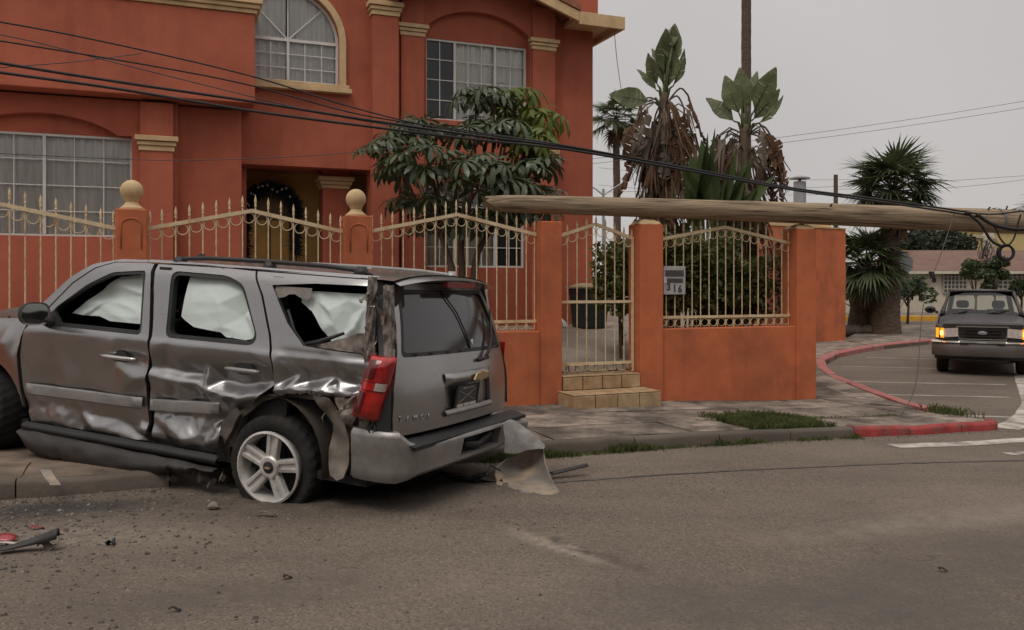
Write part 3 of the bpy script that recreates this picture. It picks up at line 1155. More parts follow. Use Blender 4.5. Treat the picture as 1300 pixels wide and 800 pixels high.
# ================================================================ entry steps, tile by tile
st = thing('entry_steps', 'two tan tiled steps below the iron gate', 'steps', M=FR @ Matrix.Translation((0.0, -0.3, zwalk(0))))
fpart(st, MB().box(-0.60, 0.62, -0.60, -0.16, -0.05, 0.268).box(-0.545, 0.585, -0.17, 0.12, -0.05, 0.445), 'core', M['grout'])
def tile(a0, a1, w0, w1, z0, z1):
    g = 0.006
    d = [a1 - a0, w1 - w0, z1 - z0]
    k = d.index(min(d))
    o = [g, g, g]
    o[k] = 0
    m = MB().box(a0 + o[0], a1 - o[0], w0 + o[1], w1 - o[1], z0 + o[2], z1 - o[2])
    fpart(st, m, 'tile', M['tile'], bevel=0.004, seg=1)
def row(a0, a1, n):
    return [(a0 + (a1 - a0) * i / n, a0 + (a1 - a0) * (i + 1) / n) for i in range(n)]
for a, b in row(-0.615, 0.635, 4):
    tile(a, b, -0.615, -0.601, 0.0, 0.270)
    tile(a, b, -0.615, -0.172, 0.27, 0.284)
for a, b in row(-0.60, -0.17, 2):
    m = None
    tile(-0.615, -0.601, a, b, 0.0, 0.268)
for a, b in row(-0.545, 0.585, 4):
    tile(a, b, -0.186, -0.172, 0.285, 0.455)
    tile(a, b, -0.186, 0.13, 0.455, 0.469)

# ================================================================ house number sign
sg = thing('number_sign', 'small grey house number sign reading 316 wired to the fence', 'sign', M=FR @ Matrix.Translation((1.19, -0.03, 1.5)))
M['sign_grey'] = pmat('sign_grey', (0.42, 0.40, 0.40), 0.6, var=0.15, vscale=10)
M['sign_dark'] = pmat('sign_dark', (0.07, 0.065, 0.065), 0.6, var=0.3, vscale=20)
fpart(sg, MB().box(1.02, 1.365, -0.05, -0.022, 1.50, 1.885), 'board', M['sign_grey'], bevel=0.006)
fpart(sg, MB().box(1.045, 1.335, -0.0545, -0.051, 1.745, 1.83), 'printed_band', M['sign_dark'])
fpart(sg, MB().box(1.07, 1.32, -0.0545, -0.051, 1.66, 1.72), 'printed_band', M['sign_dark'])
fpart(sg, MB().box(1.015, 1.06, -0.058, -0.051, 1.655, 1.74), 'sticker', M['win_frame'])
for ch, sx, sz in (('3', 1.095, 1.60), ('1', 1.19, 1.585), ('6', 1.275, 1.57)):
    me = text_mesh(ch, 0.135, M['sign_dark'], 'digit', bold=0.004)
    o = inst(me, 'digit', sg, sg.matrix_basis.inverted() @ FR @ Matrix.Translation((sx, -0.0525, sz)) @ Matrix.Rotation(rad(90), 4, 'X'))

# ================================================================ the house
HB = 0.78
house = thing('house', 'two storey terracotta stucco house with tan trim and arched windows', 'house', M=FR @ Matrix.Translation((-3, 5, HB)))
mpf = lambda a, b, t: (a, t, b)


def hp(mb, name, mat, parent=None, **kw):
    return fpart(house, mb, name, mat, parent, **kw)


def arcp(cx, cz, rx, rz, a0, a1, n):
    return [(cx + rx * math.cos(rad(a0 + (a1 - a0) * i / n)), cz + rz * math.sin(rad(a0 + (a1 - a0) * i / n))) for i in range(n + 1)]


def hwindow(s0, s1, z0, z1, w, lites, nz, dark=(), curtain=True, wc=0.09, drape=1.0):
    """aluminium window: outer frame, muntins, single panes, curtains. lites = list of (a, b, ncols)"""
    f = MB()
    t = 0.035
    f.box(s0, s1, w - 0.03, w + 0.03, z0, z0 + t).box(s0, s1, w - 0.03, w + 0.03, z1 - t, z1)
    f.box(s0, s0 + t, w - 0.029, w + 0.029, z0 + t, z1 - t).box(s1 - t, s1, w - 0.029, w + 0.029, z0 + t, z1 - t)
    fr = hp(f, 'window', M['win_frame'])
    for i, (a, b, n) in enumerate(lites):
        st_ = MB()
        if i:
            st_.box(a - 0.022, a + 0.022, w - 0.034, w + 0.026, z0 + t, z1 - t)
            hp(st_, 'mullion', M['win_frame'], fr)
        m = MB()
        for k in range(1, n):
            x = a + (b - a) * k / n
            m.box(x - 0.008, x + 0.008, w - 0.012, w + 0.010, z0 + t, z1 - t)
        for k in range(1, nz):
            z = z0 + (z1 - z0) * k / nz
            m.box(a + 0.02, b - 0.02, w - 0.011, w + 0.009, z - 0.008, z + 0.008)
        if m.v:
            hp(m, 'muntin', M['win_frame'], fr)
        for k in range(n):
            for j in range(nz):
                xa, xb = a + (b - a) * k / n, a + (b - a) * (k + 1) / n
                za, zb = z0 + (z1 - z0) * j / nz, z0 + (z1 - z0) * (j + 1) / nz
                tl = RND.uniform(-0.003, 0.003)
                hp(MB().add([(xa, w + 0.012 + tl, za), (xb, w + 0.012, za), (xb, w + 0.012 - tl, zb), (xa, w + 0.012, zb)], [(0, 1, 2, 3)]), 'pane', M['dark_glass'] if i in dark else M['pane'], fr, fix=False)
    if curtain:
        for i, (a, b, n) in enumerate(lites):
            if i in dark:
                continue
            m = MB()
            nu = 90
            ph = RND.uniform(0, 9)
            def cf(u, v):
                x = a + (b - a) * u
                fold = 0.020 * math.sin(x * 31 + ph + 1.8 * math.sin(x * 6 + v * 1.5)) + 0.006 * math.sin(x * 83 + 2 * v)
                return (x, w + wc + fold, z0 + 0.02 + (z1 - z0 - 0.03) * v)
            m.grid(nu, 5, cf)
            hp(m, 'curtain', M['curtain'], fr, smooth=True)
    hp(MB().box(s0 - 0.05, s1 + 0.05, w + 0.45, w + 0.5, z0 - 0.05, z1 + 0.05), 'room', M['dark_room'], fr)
    return fr


# ---- left wing, ground floor
WL = (-8.18, -5.72, 2.37, 3.94)
arch = [(-8.18, 2.37), (-5.72, 2.37), (-5.72, 3.95)] + arcp(-6.95, 3.55, 1.23 * 1.03, 0.68, 36, 144, 14) + [(-8.18, 3.95)]
hp(plate([(-12, 0.5), (-5.05, 0.5), (-5.05, 4.5), (-12, 4.5)], [arch], 4.60, 4.745, mpf), 'wall', M['stucco'])
hp(plate([(-12, 0.5), (-4.07, 0.5), (-4.07, 4.495), (-12, 4.495)], [[(WL[0], WL[2]), (WL[1], WL[2]), (WL[1], WL[3]), (WL[0], WL[3])]], 4.75, 4.95, mpf), 'wall', M['stucco'])
hp(MB().box(-4.27, -4.07, 4.955, 9, 0.5, 4.49), 'wall', M['stucco'])
hwindow(*WL, 4.785, [(-8.18, -6.95, 3), (-6.95, -5.72, 3)], 4, wc=0.07)
def pilaster(s0, s1, w0, z0, z1, cap, wallw):
    p = hp(MB().box(s0, s1, w0, wallw + 0.02, z0, z1), 'pilaster', M['stucco'], bevel=0.01)
    c0, c1 = cap
    h = c1 - c0
    m = MB()
    for k, (e, a, b) in enumerate(((0.02, 0.0, 0.34), (0.045, 0.36, 0.62), (0.075, 0.66, 1.0))):
        m.box(s0 - e, s1 + e, w0 - e, wallw + 0.012, c0 + h * a, c0 + h * b)
    hp(m, 'capital', M['tan_trim'], p, bevel=0.008)
    return p
pilaster(-5.60, -5.12, 4.46, 0.5, 4.48, (3.72, 3.95), 4.60)
# ---- left wing, the closed balcony above
hp(MB().box(-12, -3.90, 4.25, 9, 4.53, 5.96), 'balcony', M['stucco'], bevel=0.015)
cor = MB()
for e, a, b in ((0.03, 5.965, 6.03), (0.07, 6.035, 6.10), (0.11, 6.105, 6.18)):
    cor.box(-12, -3.90 + e, 4.25 - e, 9, a, b)
hp(cor, 'cornice', M['tan_trim'], bevel=0.01)
# ---- centre bay with arched window above the porch
AC, AR, AZ = -3.28, 0.86, 5.83
hole = [(AC - AR, 5.10), (AC + AR, 5.10), (AC + AR, AZ)] + arcp(AC, AZ, AR, AR, 0, 180, 20)[1:-1] + [(AC - AR, AZ)]
hp(plate([(-4.3, 3.66), (-1.86, 3.66), (-1.86, 7.4), (-4.3, 7.4)], [hole], 5.0, 5.25, mpf), 'wall', M['stucco'])
aw = MB()
def arcbar(r0, r1, w0, w1, a0=0, a1=180, n=24, m=None):
    m = m or aw
    for i in range(n):
        b0, b1 = rad(a0 + (a1 - a0) * i / n), rad(a0 + (a1 - a0) * (i + 1) / n)
        q = [(AC + r0 * math.cos(b0), AZ + r0 * math.sin(b0)), (AC + r1 * math.cos(b0), AZ + r1 * math.sin(b0)), (AC + r1 * math.cos(b1), AZ + r1 * math.sin(b1)), (AC + r0 * math.cos(b1), AZ + r0 * math.sin(b1))]
        m.hexa([(x, w0, z) for x, z in q] + [(x, w1, z) for x, z in q])
    return m
arcbar(AR - 0.045, AR - 0.001, 5.08, 5.13)
aw.box(AC - AR, AC - AR + 0.045, 5.08, 5.13, 5.10, AZ).box(AC + AR - 0.045, AC + AR, 5.08, 5.13, 5.10, AZ).box(AC - AR + .046, AC + AR - .046, 5.08, 5.13, 5.101, 5.145)
awf = hp(aw, 'window', M['win_frame'])
hp(MB().box(AC - 0.022, AC + 0.022, 5.075, 5.125, 5.146, AZ - 0.026), 'mullion', M['win_frame'], awf)
hp(MB().box(AC - AR + .04, AC + AR - .04, 5.072, 5.128, AZ - 0.025, AZ + 0.025), 'mullion', M['win_frame'], awf)
mu = MB()
for s0, s1 in ((AC - AR, AC), (AC, AC + AR)):
    for k in (1, 2):
        x = s0 + (s1 - s0) * k / 3
        mu.box(x - 0.008, x + 0.008, 5.092, 5.112, 5.14, AZ - 0.02)
    for k in (1, 2):
        z = 5.12 + (AZ - 5.12) * k / 3
        mu.box(s0 + 0.03, s1 - 0.03, 5.093, 5.111, z - 0.008, z + 0.008)
for a in (45, 90, 135):
    mu.bar((AC + 0.03 * math.cos(rad(a)), 5.102, AZ + 0.03), (AC + (AR - 0.03) * math.cos(rad(a)), 5.102, AZ + (AR - 0.03) * math.sin(rad(a))), 0.02, 0.022)
hp(mu, 'muntin', M['win_frame'], awf)
for s0, s1 in ((AC - AR, AC), (AC, AC + AR)):
    for k in range(3):
        for j in range(3):
            xa, xb = s0 + (s1 - s0) * k / 3, s0 + (s1 - s0) * (k + 1) / 3
            za, zb = 5.12 + (AZ - 5.12) * j / 3, 5.12 + (AZ - 5.12) * (j + 1) / 3
            hp(MB().add([(xa, 5.115, za), (xb, 5.115, za), (xb, 5.115, zb), (xa, 5.115, zb)], [(0, 1, 2, 3)]), 'pane', M['pane'], awf, fix=False)
for a0 in (0, 45, 90, 135):
    pts = [(AC, AZ)] + arcp(AC, AZ, AR - 0.01, AR - 0.01, a0, a0 + 45, 6)
    hp(MB().add([(x, 5.115, z) for x, z in pts], [tuple(range(len(pts)))]), 'pane', M['pane'], awf, fix=False)
for s0, s1 in ((AC - AR, AC - 0.03), (AC + 0.03, AC + AR)):
    hp(MB().grid(60, 5, lambda u, v: (s0 + (s1 - s0) * u, 5.175 + 0.02 * math.sin((s0 + (s1 - s0) * u) * 41 + v), 5.1 + 1.62 * v)), 'curtain', M['curtain'], awf, smooth=True)
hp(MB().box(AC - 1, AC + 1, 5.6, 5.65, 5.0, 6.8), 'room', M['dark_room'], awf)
mo = MB()
arcbar(AR + 0.002, AR + 0.11, 4.93, 5.06, m=mo)
mo.box(AC + AR + 0.002, AC + AR + 0.11, 4.93, 5.06, 5.10, AZ - 0.001)
mo.box(AC - AR - 0.11, AC - AR - 0.002, 4.93, 5.06, 5.10, AZ - 0.001)
hp(mo, 'arch_moulding', M['tan_trim'])
hp(MB().box(AC - 1.06, AC + 1.06, 4.86, 5.06, 4.95, 5.03).box(AC - 1.02, AC + 1.02, 4.89, 5.06, 5.033, 5.095), 'sill', M['tan_trim'], bevel=0.008)
# ---- porch
M['porch_yellow'] = pmat('ochre_plaster', (0.48, 0.29, 0.09), 0.85, var=0.15)
hp(MB().box(-4.06, -0.9, 6.25, 6.45, 0.9, 3.9), 'porch_wall', M['porch_yellow'])
hp(MB().box(-4.05, -1.0, 5.26, 6.24, 3.70, 3.78), 'porch_ceiling', M['stucco'])
hp(MB().box(-4.05, -1.3, 4.7, 6.24, 0.9, 1.05), 'porch_floor', M['yard'])
hp(MB().box(-4.05, -3.95, 5.26, 6.23, 1.06, 3.69), 'porch_wall', M['stucco'])
M['door_wood'] = pmat('door_wood', (0.14, 0.075, 0.025), 0.5, var=0.3, vscale=5, stretch=(8, 8, 0.6))
dr = hp(MB().prism([(-3.9, 1.06), (-3.06, 1.06), (-3.06, 2.9)] + arcp(-3.48, 2.9, 0.42, 0.36, 0, 180, 14)[1:-1] + [(-3.9, 2.9)], 6.19, 6.245, mpf), 'door', M['door_wood'])
for (a, b) in ((-3.84, -3.51), (-3.45, -3.12)):
    for (c, d) in ((1.2, 1.9), (2.0, 2.8)):
        hp(MB().box(a, b, 6.165, 6.189, c, d), 'door_panel', M['porch_yellow'], dr, bevel=0.01)
hp(MB().lathe([(0.03, 0), (0.035, 0.03), (0.0, 0.05)], (-3.48, 6.11, 1.95), 10, 'y'), 'handle', M['tan_trim'], dr)
hp(MB().box(-3.93, -3.0, 6.205, 6.248, 3.38, 3.66), 'transom_band', M['porch_yellow'])
# porch column and its capital
hp(MB().box(-2.62, -2.15, 5.5, 5.9, 1.06, 3.69), 'porch_column', M['stucco'], bevel=0.01)
cc = MB()
for e, a, b in ((0.02, 3.36, 3.42), (0.05, 3.425, 3.49), (0.085, 3.495, 3.57)):
    cc.box(-2.62 - e, -2.15 + e, 5.5 - e, 5.9 + e, a, b)
hp(cc, 'capital', M['tan_trim'], bevel=0.008)
# ---- right part with the two framed windows
pilaster(-1.87, -1.40, 4.80, 0.6, 7.3, (6.36, 6.60), 5.0)
BW = (-0.82, 1.18, 4.66, 6.15)
UP = [(-0.84, 4.2), (1.20, 4.2), (1.20, 6.28)] + arcp(0.18, 5.93, 1.18, 0.76, 28, 152, 14) + [(-0.84, 6.28)]
LW = (-0.82, 1.13, 1.95, 3.45)
DN = [(-0.84, 0.6), (1.20, 0.6), (1.20, 3.62)] + arcp(0.18, 3.3, 1.16, 0.66, 28, 152, 14) + [(-0.84, 3.62)]
hp(plate([(-1.40, 0.3), (1.74, 0.3), (1.74, 7.35), (-1.40, 7.35)], [UP, DN], 5.0, 5.145, mpf), 'wall', M['stucco'])
hp(plate([(-1.86, 0.3), (2.61, 0.3), (2.61, 7.1), (1.74, 7.35), (-1.86, 7.35)], [[(BW[0], BW[2]), (BW[1], BW[2]), (BW[1], BW[3]), (BW[0], BW[3])], [(LW[0], LW[2]), (LW[1], LW[2]), (LW[1], LW[3]), (LW[0], LW[3])]], 5.15, 5.35, mpf), 'wall', M['stucco'])
hp(MB().box(2.41, 2.61, 5.355, 13, 0.3, 7.0), 'wall', M['stucco'])
hp(MB().box(-4.0, 2.40, 12.6, 13, 0.3, 7.0), 'wall', M['stucco'])
hwindow(*BW, 5.19, [(-0.82, -0.25, 2), (-0.25, 0.55, 3), (0.55, 1.18, 2)], 4, dark=(0,), wc=0.07)
hwindow(*LW, 5.19, [(-0.82, -0.25, 2), (-0.25, 0.55, 3), (0.55, 1.13, 2)], 4, dark=(2,), wc=0.07)
hp(MB().box(-0.84, 1.2, 5.05, 5.149, 4.56, 4.655), 'sill', M['stucco'], bevel=0.01)
pilaster(-1.33, -0.90, 4.93, 0.6, 6.9, (6.09, 6.30), 5.0)
pilaster(1.23, 1.69, 4.93, 4.22, 6.9, (6.09, 6.30), 5.0)
pilaster(1.232, 1.688, 4.935, 0.6, 4.2, (3.98, 4.19), 5.0)
# ---- gable roof over the right part
M['roof_tile'] = pmat('roof_tile', (0.26, 0.10, 0.06), 0.85, var=0.3, vscale=5)
fa = MB()
def slab2(pts, w0, w1):
    fa.hexa([(a, w0, b) for a, b in pts] + [(a, w1, b) for a, b in pts])
slab2([(0.10, 7.20), (1.95, 6.55), (1.95, 6.74), (0.10, 7.39)], 4.40, 4.47)
slab2([(-1.62, 6.58), (0.10, 7.20), (0.10, 7.39), (-1.62, 6.77)], 4.40, 4.47)
hp(fa, 'fascia', M['tan_trim'], bevel=0.008)
fa = MB().box(1.952, 2.92, 4.40, 4.47, 6.50, 6.74).box(2.85, 2.92, 4.471, 12.9, 6.50, 6.74)
hp(fa, 'fascia', M['tan_trim'], bevel=0.008)
hp(MB().box(1.96, 2.849, 4.472, 12.9, 6.62, 6.70), 'soffit', M['tan_trim'])
rf = MB()
rf.hexa([(0.10, 4.38, 7.40), (1.97, 4.38, 6.75), (1.97, 12.9, 6.75), (0.10, 12.9, 7.40), (0.10, 4.38, 7.52), (1.97, 4.38, 6.87), (1.97, 12.9, 6.87), (0.10, 12.9, 7.52)])
rf.hexa([(-1.64, 4.38, 6.78), (0.10, 4.38, 7.40), (0.10, 12.9, 7.40), (-1.64, 12.9, 6.78), (-1.64, 4.38, 6.9), (0.10, 4.38, 7.52), (0.10, 12.9, 7.52), (-1.64, 12.9, 6.9)])
hp(rf, 'roof', M['roof_tile'])
hp(MB().box(1.98, 2.60, 4.9, 12, 6.72, 7.9), 'parapet', M['stucco'], bevel=0.01)
hp(MB().box(-4.3, -1.64, 5.3, 12.5, 7.3, 7.42), 'roof', M['roof_tile'])
hp(MB().box(-12, -4.31, 6.2, 12.5, 6.19, 7.6), 'wall', M['stucco'])
# rear annex seen past the corner
hp(MB().box(2.62, 3.45, 11.5, 13, 0.3, 4.15), 'annex', M['stucco'], bevel=0.01)
hp(MB().box(2.68, 3.2, 11.42, 11.49, 3.2, 3.62), 'annex_window', M['win_frame'])

# garland over the porch door
gl = thing('garland', 'dark blue green garland with silver baubles arched over the porch door', 'garland', M=FR @ Matrix.Translation((-3.48, 6.0, 2.2)))
M['garland'] = pmat('garland_needles', (0.012, 0.022, 0.026), 0.7, var=0.6, vscale=30)
M['bauble'] = pmat('bauble', (0.25, 0.26, 0.30), 0.25, metal=0.8, var=0.3, vscale=20)
m = MB()
gp = [(-3.9, 1.6)] + [(-3.9, 2.5)] + arcp(-3.46, 2.95, 0.44, 0.42, 180, 0, 16) + [(-3.02, 2.6), (-3.02, 2.2)]
gr_ = random.Random(11)
for i in range(len(gp) - 1):
    for k in range(150):
        t = gr_.random()
        c = Vector((gp[i][0] + (gp[i + 1][0] - gp[i][0]) * t, 5.98, gp[i][1] + (gp[i + 1][1] - gp[i][1]) * t))
        d = Vector((gr_.gauss(0, 1), gr_.gauss(0, 1), gr_.gauss(0, 1))).normalized()
        e = d.cross(Vector((0.3, 0.7, 0.2))).normalized() * 0.02
        m.add([c - e, c + e, c + d * gr_.uniform(0.10, 0.21)], [(0, 1, 2)])
fpart(gl, m, 'needles', M['garland'], fix=False)
for i in range(13):
    q = gp[2 + i]
    fpart(gl, MB().lathe([(0.002, -0.035), (0.025, -0.025), (0.035, 0), (0.025, 0.025), (0.002, 0.035)], (q[0], 5.83, q[1] + gr_.uniform(-.08, .08)), 8), 'bauble', M['bauble'], smooth=True)

# wheelie bin, dark security grille and mop beside the house corner
bn = thing('rubbish_bin', 'dark green rubbish bin with pale lid in the yard', 'bin', M=FR @ Matrix.Translation((2.15, 4.4, zyard(4.4))))
M['bin'] = pmat('bin_plastic', (0.022, 0.032, 0.030), 0.6, var=0.2)
M['bin_lid'] = pmat('bin_lid_pale', (0.33, 0.25, 0.16), 0.7, var=0.25)
zb = zyard(4.4)
bx = MB()
bx.hexa([(1.92, 4.15, zb), (2.38, 4.15, zb), (2.38, 4.65, zb), (1.92, 4.65, zb), (1.85, 4.08, zb + 0.74), (2.45, 4.08, zb + 0.74), (2.45, 4.70, zb + 0.74), (1.85, 4.70, zb + 0.74)])
fpart(bn, bx, 'body', M['bin'], bevel=0.03)
lid = MB().grid(9, 9, lambda u, v: (1.81 + 0.68 * u, 4.04 + 0.7 * v, zb + 0.75 + 0.09 * (1 - (2 * u - 1) ** 4) * (1 - (2 * v - 1) ** 4)))
lid.box(1.81, 2.49, 4.04, 4.74, zb + 0.742, zb + 0.775)
fpart(bn, lid, 'lid', M['bin_lid'], smooth=40)
for k in (2.0, 2.3):
    fpart(bn, MB().tube([(k - 0.03, 4.68, zb + 0.1), (k + 0.03, 4.68, zb + 0.1)], 0.1, 12), 'wheel', M['rubber'])
gg = thing('security_grille', 'dark metal grille gate at the back of the yard', 'gate', M=FR @ Matrix.Translation((3.1, 9.6, zyard(9.6))))
zb = zyard(9.6)
fpart(gg, MB().box(2.64, 2.70, 9.57, 9.63, zb, zb + 2.3).box(4.1, 4.16, 9.57, 9.63, zb, zb + 2.3).box(2.71, 4.09, 9.575, 9.625, zb + 2.2, zb + 2.26).box(2.71, 4.09, 9.575, 9.625, zb + 0.1, zb + 0.15).box(2.71, 4.09, 9.575, 9.625, zb + 1.1, zb + 1.15), 'frame', M['black_plastic'])
for i in range(15):
    s = 2.78 + 0.09 * i
    fpart(gg, MB().box(s - 0.01, s + 0.01, 9.59, 9.61, zb + 0.15, zb + 2.2), 'bar', M['black_plastic'])
fpart(gg, MB().box(2.68, 4.12, 9.66, 9.70, zb + 0.05, zb + 2.24), 'backing_sheet', M['dark_room'])
mp_ = thing('mop', 'long handled mop leaning against the house wall', 'mop', M=FR @ Matrix.Translation((1.62, 4.7, zyard(4.7))))
zb = zyard(4.7)
fpart(mp_, MB().tube([(1.68, 4.62, zb + 0.12), (1.60, 4.88, zb + 1.6)], 0.014, 8), 'handle', M['win_frame'], smooth=True)
mh = MB()
for k in range(26):
    a = gr_.uniform(0, 6.28)
    rr = gr_.uniform(0.05, 0.14)
    mh.tube([(1.68, 4.62, zb + 0.16), (1.68 + rr * math.cos(a) * .6, 4.62 + rr * math.sin(a) * .6, zb + 0.09), (1.68 + rr * math.cos(a), 4.62 + rr * math.sin(a), zb + 0.01)], 0.01, 4)
fpart(mp_, mh, 'mop_head', M['curtain'])

# ================================================================ the wrecked grey car
def paint_mat():
    m = bpy.data.materials.new('grey_car_paint')
    m.use_nodes = True
    t = m.node_tree
    b = t.nodes['Principled BSDF']
    lk = t.links.new
    geo = _n(t, 'ShaderNodeTexCoord')
    n1 = _n(t, 'ShaderNodeTexNoise')
    n1.inputs['Scale'].default_value = 2.2
    n1.inputs['Detail'].default_value = 8
    n1.inputs['Roughness'].default_value = 0.7
    lk(geo.outputs['Object'], n1.inputs['Vector'])
    r1 = _n(t, 'ShaderNodeMapRange')
    r1.inputs['From Min'].default_value = 0.42
    r1.inputs['From Max'].default_value = 0.72
    r1.inputs['To Max'].default_value = 0.40
    lk(n1.outputs['Fac'], r1.inputs['Value'])
    mx = _n(t, 'ShaderNodeMix', data_type='RGBA')
    mx.inputs['A'].default_value = (0.335, 0.332, 0.332, 1)
    mx.inputs['B'].default_value = (0.34, 0.325, 0.31, 1)       # road dust
    lk(r1.outputs[0], mx.inputs['Factor'])
    # scuffs: thin bright scratches low on the panels
    mp = _n(t, 'ShaderNodeMapping')
    mp.inputs['Scale'].default_value = (3, 3, 26)
    lk(geo.outputs['Object'], mp.inputs['Vector'])
    n2 = _n(t, 'ShaderNodeTexNoise')
    n2.inputs['Scale'].default_value = 3.0
    n2.inputs['Detail'].default_value = 9
    lk(mp.outputs[0], n2.inputs['Vector'])
    r2 = _n(t, 'ShaderNodeMapRange')
    r2.inputs['From Min'].default_value = 0.63
    r2.inputs['From Max'].default_value = 0.70
    r2.inputs['To Max'].default_value = 0.22
    lk(n2.outputs['Fac'], r2.inputs['Value'])
    mx2 = _n(t, 'ShaderNodeMix', data_type='RGBA')
    lk(mx.outputs['Result'], mx2.inputs['A'])
    mx2.inputs['B'].default_value = (0.06, 0.055, 0.05, 1)
    lk(r2.outputs[0], mx2.inputs['Factor'])
    # scraped patches: bare pale metal in thin flecks
    n4 = _n(t, 'ShaderNodeTexNoise')
    n4.inputs['Scale'].default_value = 5.5
    n4.inputs['Detail'].default_value = 10
    n4.inputs['Roughness'].default_value = 0.75
    lk(geo.outputs['Object'], n4.inputs['Vector'])
    r4 = _n(t, 'ShaderNodeMapRange')
    r4.inputs['From Min'].default_value = 0.66
    r4.inputs['From Max'].default_value = 0.70
    r4.inputs['To Max'].default_value = 0.6
    lk(n4.outputs['Fac'], r4.inputs['Value'])
    mx4 = _n(t, 'ShaderNodeMix', data_type='RGBA')
    lk(mx2.outputs['Result'], mx4.inputs['A'])
    mx4.inputs['B'].default_value = (0.62, 0.60, 0.57, 1)
    lk(r4.outputs[0], mx4.inputs['Factor'])
    lk(mx4.outputs['Result'], b.inputs['Base Color'])
    b.inputs['Metallic'].default_value = 0.92
    rr = _n(t, 'ShaderNodeMapRange')
    rr.inputs['To Min'].default_value = 0.20
    rr.inputs['To Max'].default_value = 0.42
    lk(n1.outputs['Fac'], rr.inputs['Value'])
    lk(rr.outputs[0], b.inputs['Roughness'])
    b.inputs['Coat Weight'].default_value = 0.55
    b.inputs['Coat Roughness'].default_value = 0.12
    return m


M['paint'] = paint_mat()
M['bumper'] = pmat('bumper_plastic_paint', (0.27, 0.258, 0.248), 0.42, metal=0.4, var=0.18, vscale=5, col2=(0.17, 0.15, 0.13), c2amt=0.6, c2scale=3.5, c2lo=.52, c2hi=.66, coat=0.3, coords='obj')
M['bumper_raw'] = pmat('torn_bumper_inside', (0.19, 0.172, 0.155), 0.65, var=0.3, vscale=5, col2=(0.33, 0.25, 0.165), c2amt=0.8, c2scale=3.0, c2lo=.48, c2hi=.6, coords='obj')
M['bumper_torn'] = pmat('scuffed_bumper', (0.25, 0.24, 0.23), 0.6, metal=0.15, var=0.3, vscale=9, col2=(0.12, 0.105, 0.09), c2amt=0.7, c2scale=6, coords='obj')
M['primer'] = pmat('bare_crumpled_steel', (0.21, 0.175, 0.15), 0.6, metal=0.2, var=0.45, vscale=9, bump=0.8, bscale=14, col2=(0.06, 0.045, 0.036), c2amt=0.7, c2scale=6, coords='obj', bdist=0.02)
M['airbag'] = pmat('airbag_cloth', (0.62, 0.70, 0.67), 0.85, var=0.04, vscale=3, coords='obj')
M['interior'] = pmat('car_interior', (0.018, 0.018, 0.019), 0.8, var=0.3, coords='obj')
M['seat'] = pmat('seat_cloth', (0.045, 0.042, 0.040), 0.9, var=0.2, coords='obj')
M['tint'] = pmat('tinted_glass', (0.030, 0.030, 0.031), 0.10, var=0.1, coords='obj', spec=0.62, coat=0.3)
M['clear'] = glass_mat('car_glass', (0.80, 0.86, 0.83), 0.92, 0.02)
M['red_lens'] = pmat('red_lens', (0.42, 0.012, 0.010), 0.16, var=0.35, vscale=16, coords='obj', coat=0.6, col2=(0.16, 0.006, 0.006), c2amt=0.8, c2scale=7)
M['lens_dark'] = pmat('dark_red_lens', (0.10, 0.006, 0.006), 0.2, var=0.3, coords='obj', coat=0.5)
M['brake'] = pmat('brake_lens', (0.26, 0.04, 0.045), 0.35, var=0.2, coords='obj', coat=0.3)
M['lens_clear'] = pmat('clear_lens', (0.42, 0.36, 0.33), 0.2, var=0.3, vscale=30, coords='obj', coat=0.5)
M['mirror'] = pmat('mirror_silver', (0.30, 0.29, 0.28), 0.08, metal=0.9, var=0.1, coords='obj')
M['alloy'] = pmat('alloy', (0.62, 0.60, 0.57), 0.40, metal=0.35, var=0.22, vscale=7, coords='obj', col2=(0.20, 0.16, 0.12), c2amt=0.6, c2scale=8, c2lo=0.5, c2hi=0.7)
M['chrome'] = pmat('chrome', (0.60, 0.58, 0.55), 0.2, metal=0.9, var=0.1, coords='obj')
M['gold'] = pmat('gold_emblem', (0.60, 0.44, 0.24), 0.3, metal=0.6, var=0.1, coords='obj')
M['badge'] = pmat('badge_letters', (0.40, 0.38, 0.36), 0.35, metal=0.5, var=0.1, coords='obj')
M['plate_black'] = pmat('plate_black', (0.05, 0.048, 0.046), 0.55, var=0.2, coords='obj')
M['plate_white'] = pmat('plate_white', (0.62, 0.60, 0.57), 0.6, var=0.1, coords='obj')
M['board'] = pmat('running_board_plastic', (0.032, 0.028, 0.025), 0.6, var=0.4, vscale=4, coords='obj', bump=0.4, bscale=15)
M['panel_back'] = pmat('panel_underside', (0.17, 0.145, 0.12), 0.6, metal=0.2, var=0.35, vscale=6, coords='obj', col2=(0.07, 0.06, 0.05), c2amt=0.7, c2scale=5)
M['splash'] = pmat('wheel_liner', (0.085, 0.07, 0.058), 0.9, var=0.35, vscale=5, coords='obj', bump=0.4, bscale=20)

CARM = Matrix.Translation((-1.50, 7.40, -0.15)) @ Matrix.Rotation(rad(155.3), 4, 'Z') @ Matrix.Rotation(-rad(3.1), 4, 'Y') @ Matrix.Rotation(rad(0.8), 4, 'X')
car = thing('wrecked_car', 'wrecked grey four door car with crushed side and loose rear bumper', 'car', M=CARM)
CINV = CARM.inverted()


def cp(mb, name, mat, parent=None, **kw):
    return mb.build(name, mat, parent or car, **kw)


YZ = [.30, .50, .80, 1.05, 1.20, 1.25, 1.30, 1.55, 1.80, 1.88, 1.94]
YY = [.91, .935, .958, .976, .988, .984, .957, .905, .850, .79, .70]


def ys(x, z):
    y = interp(z, YZ, YY)
    if x > 2.7:
        y -= 0.09 * ((x - 2.7) / 1.3) ** 2
    if x < -0.55:
        y -= 0.16 * ((-0.55 - x) / 0.5) ** 2
    return y


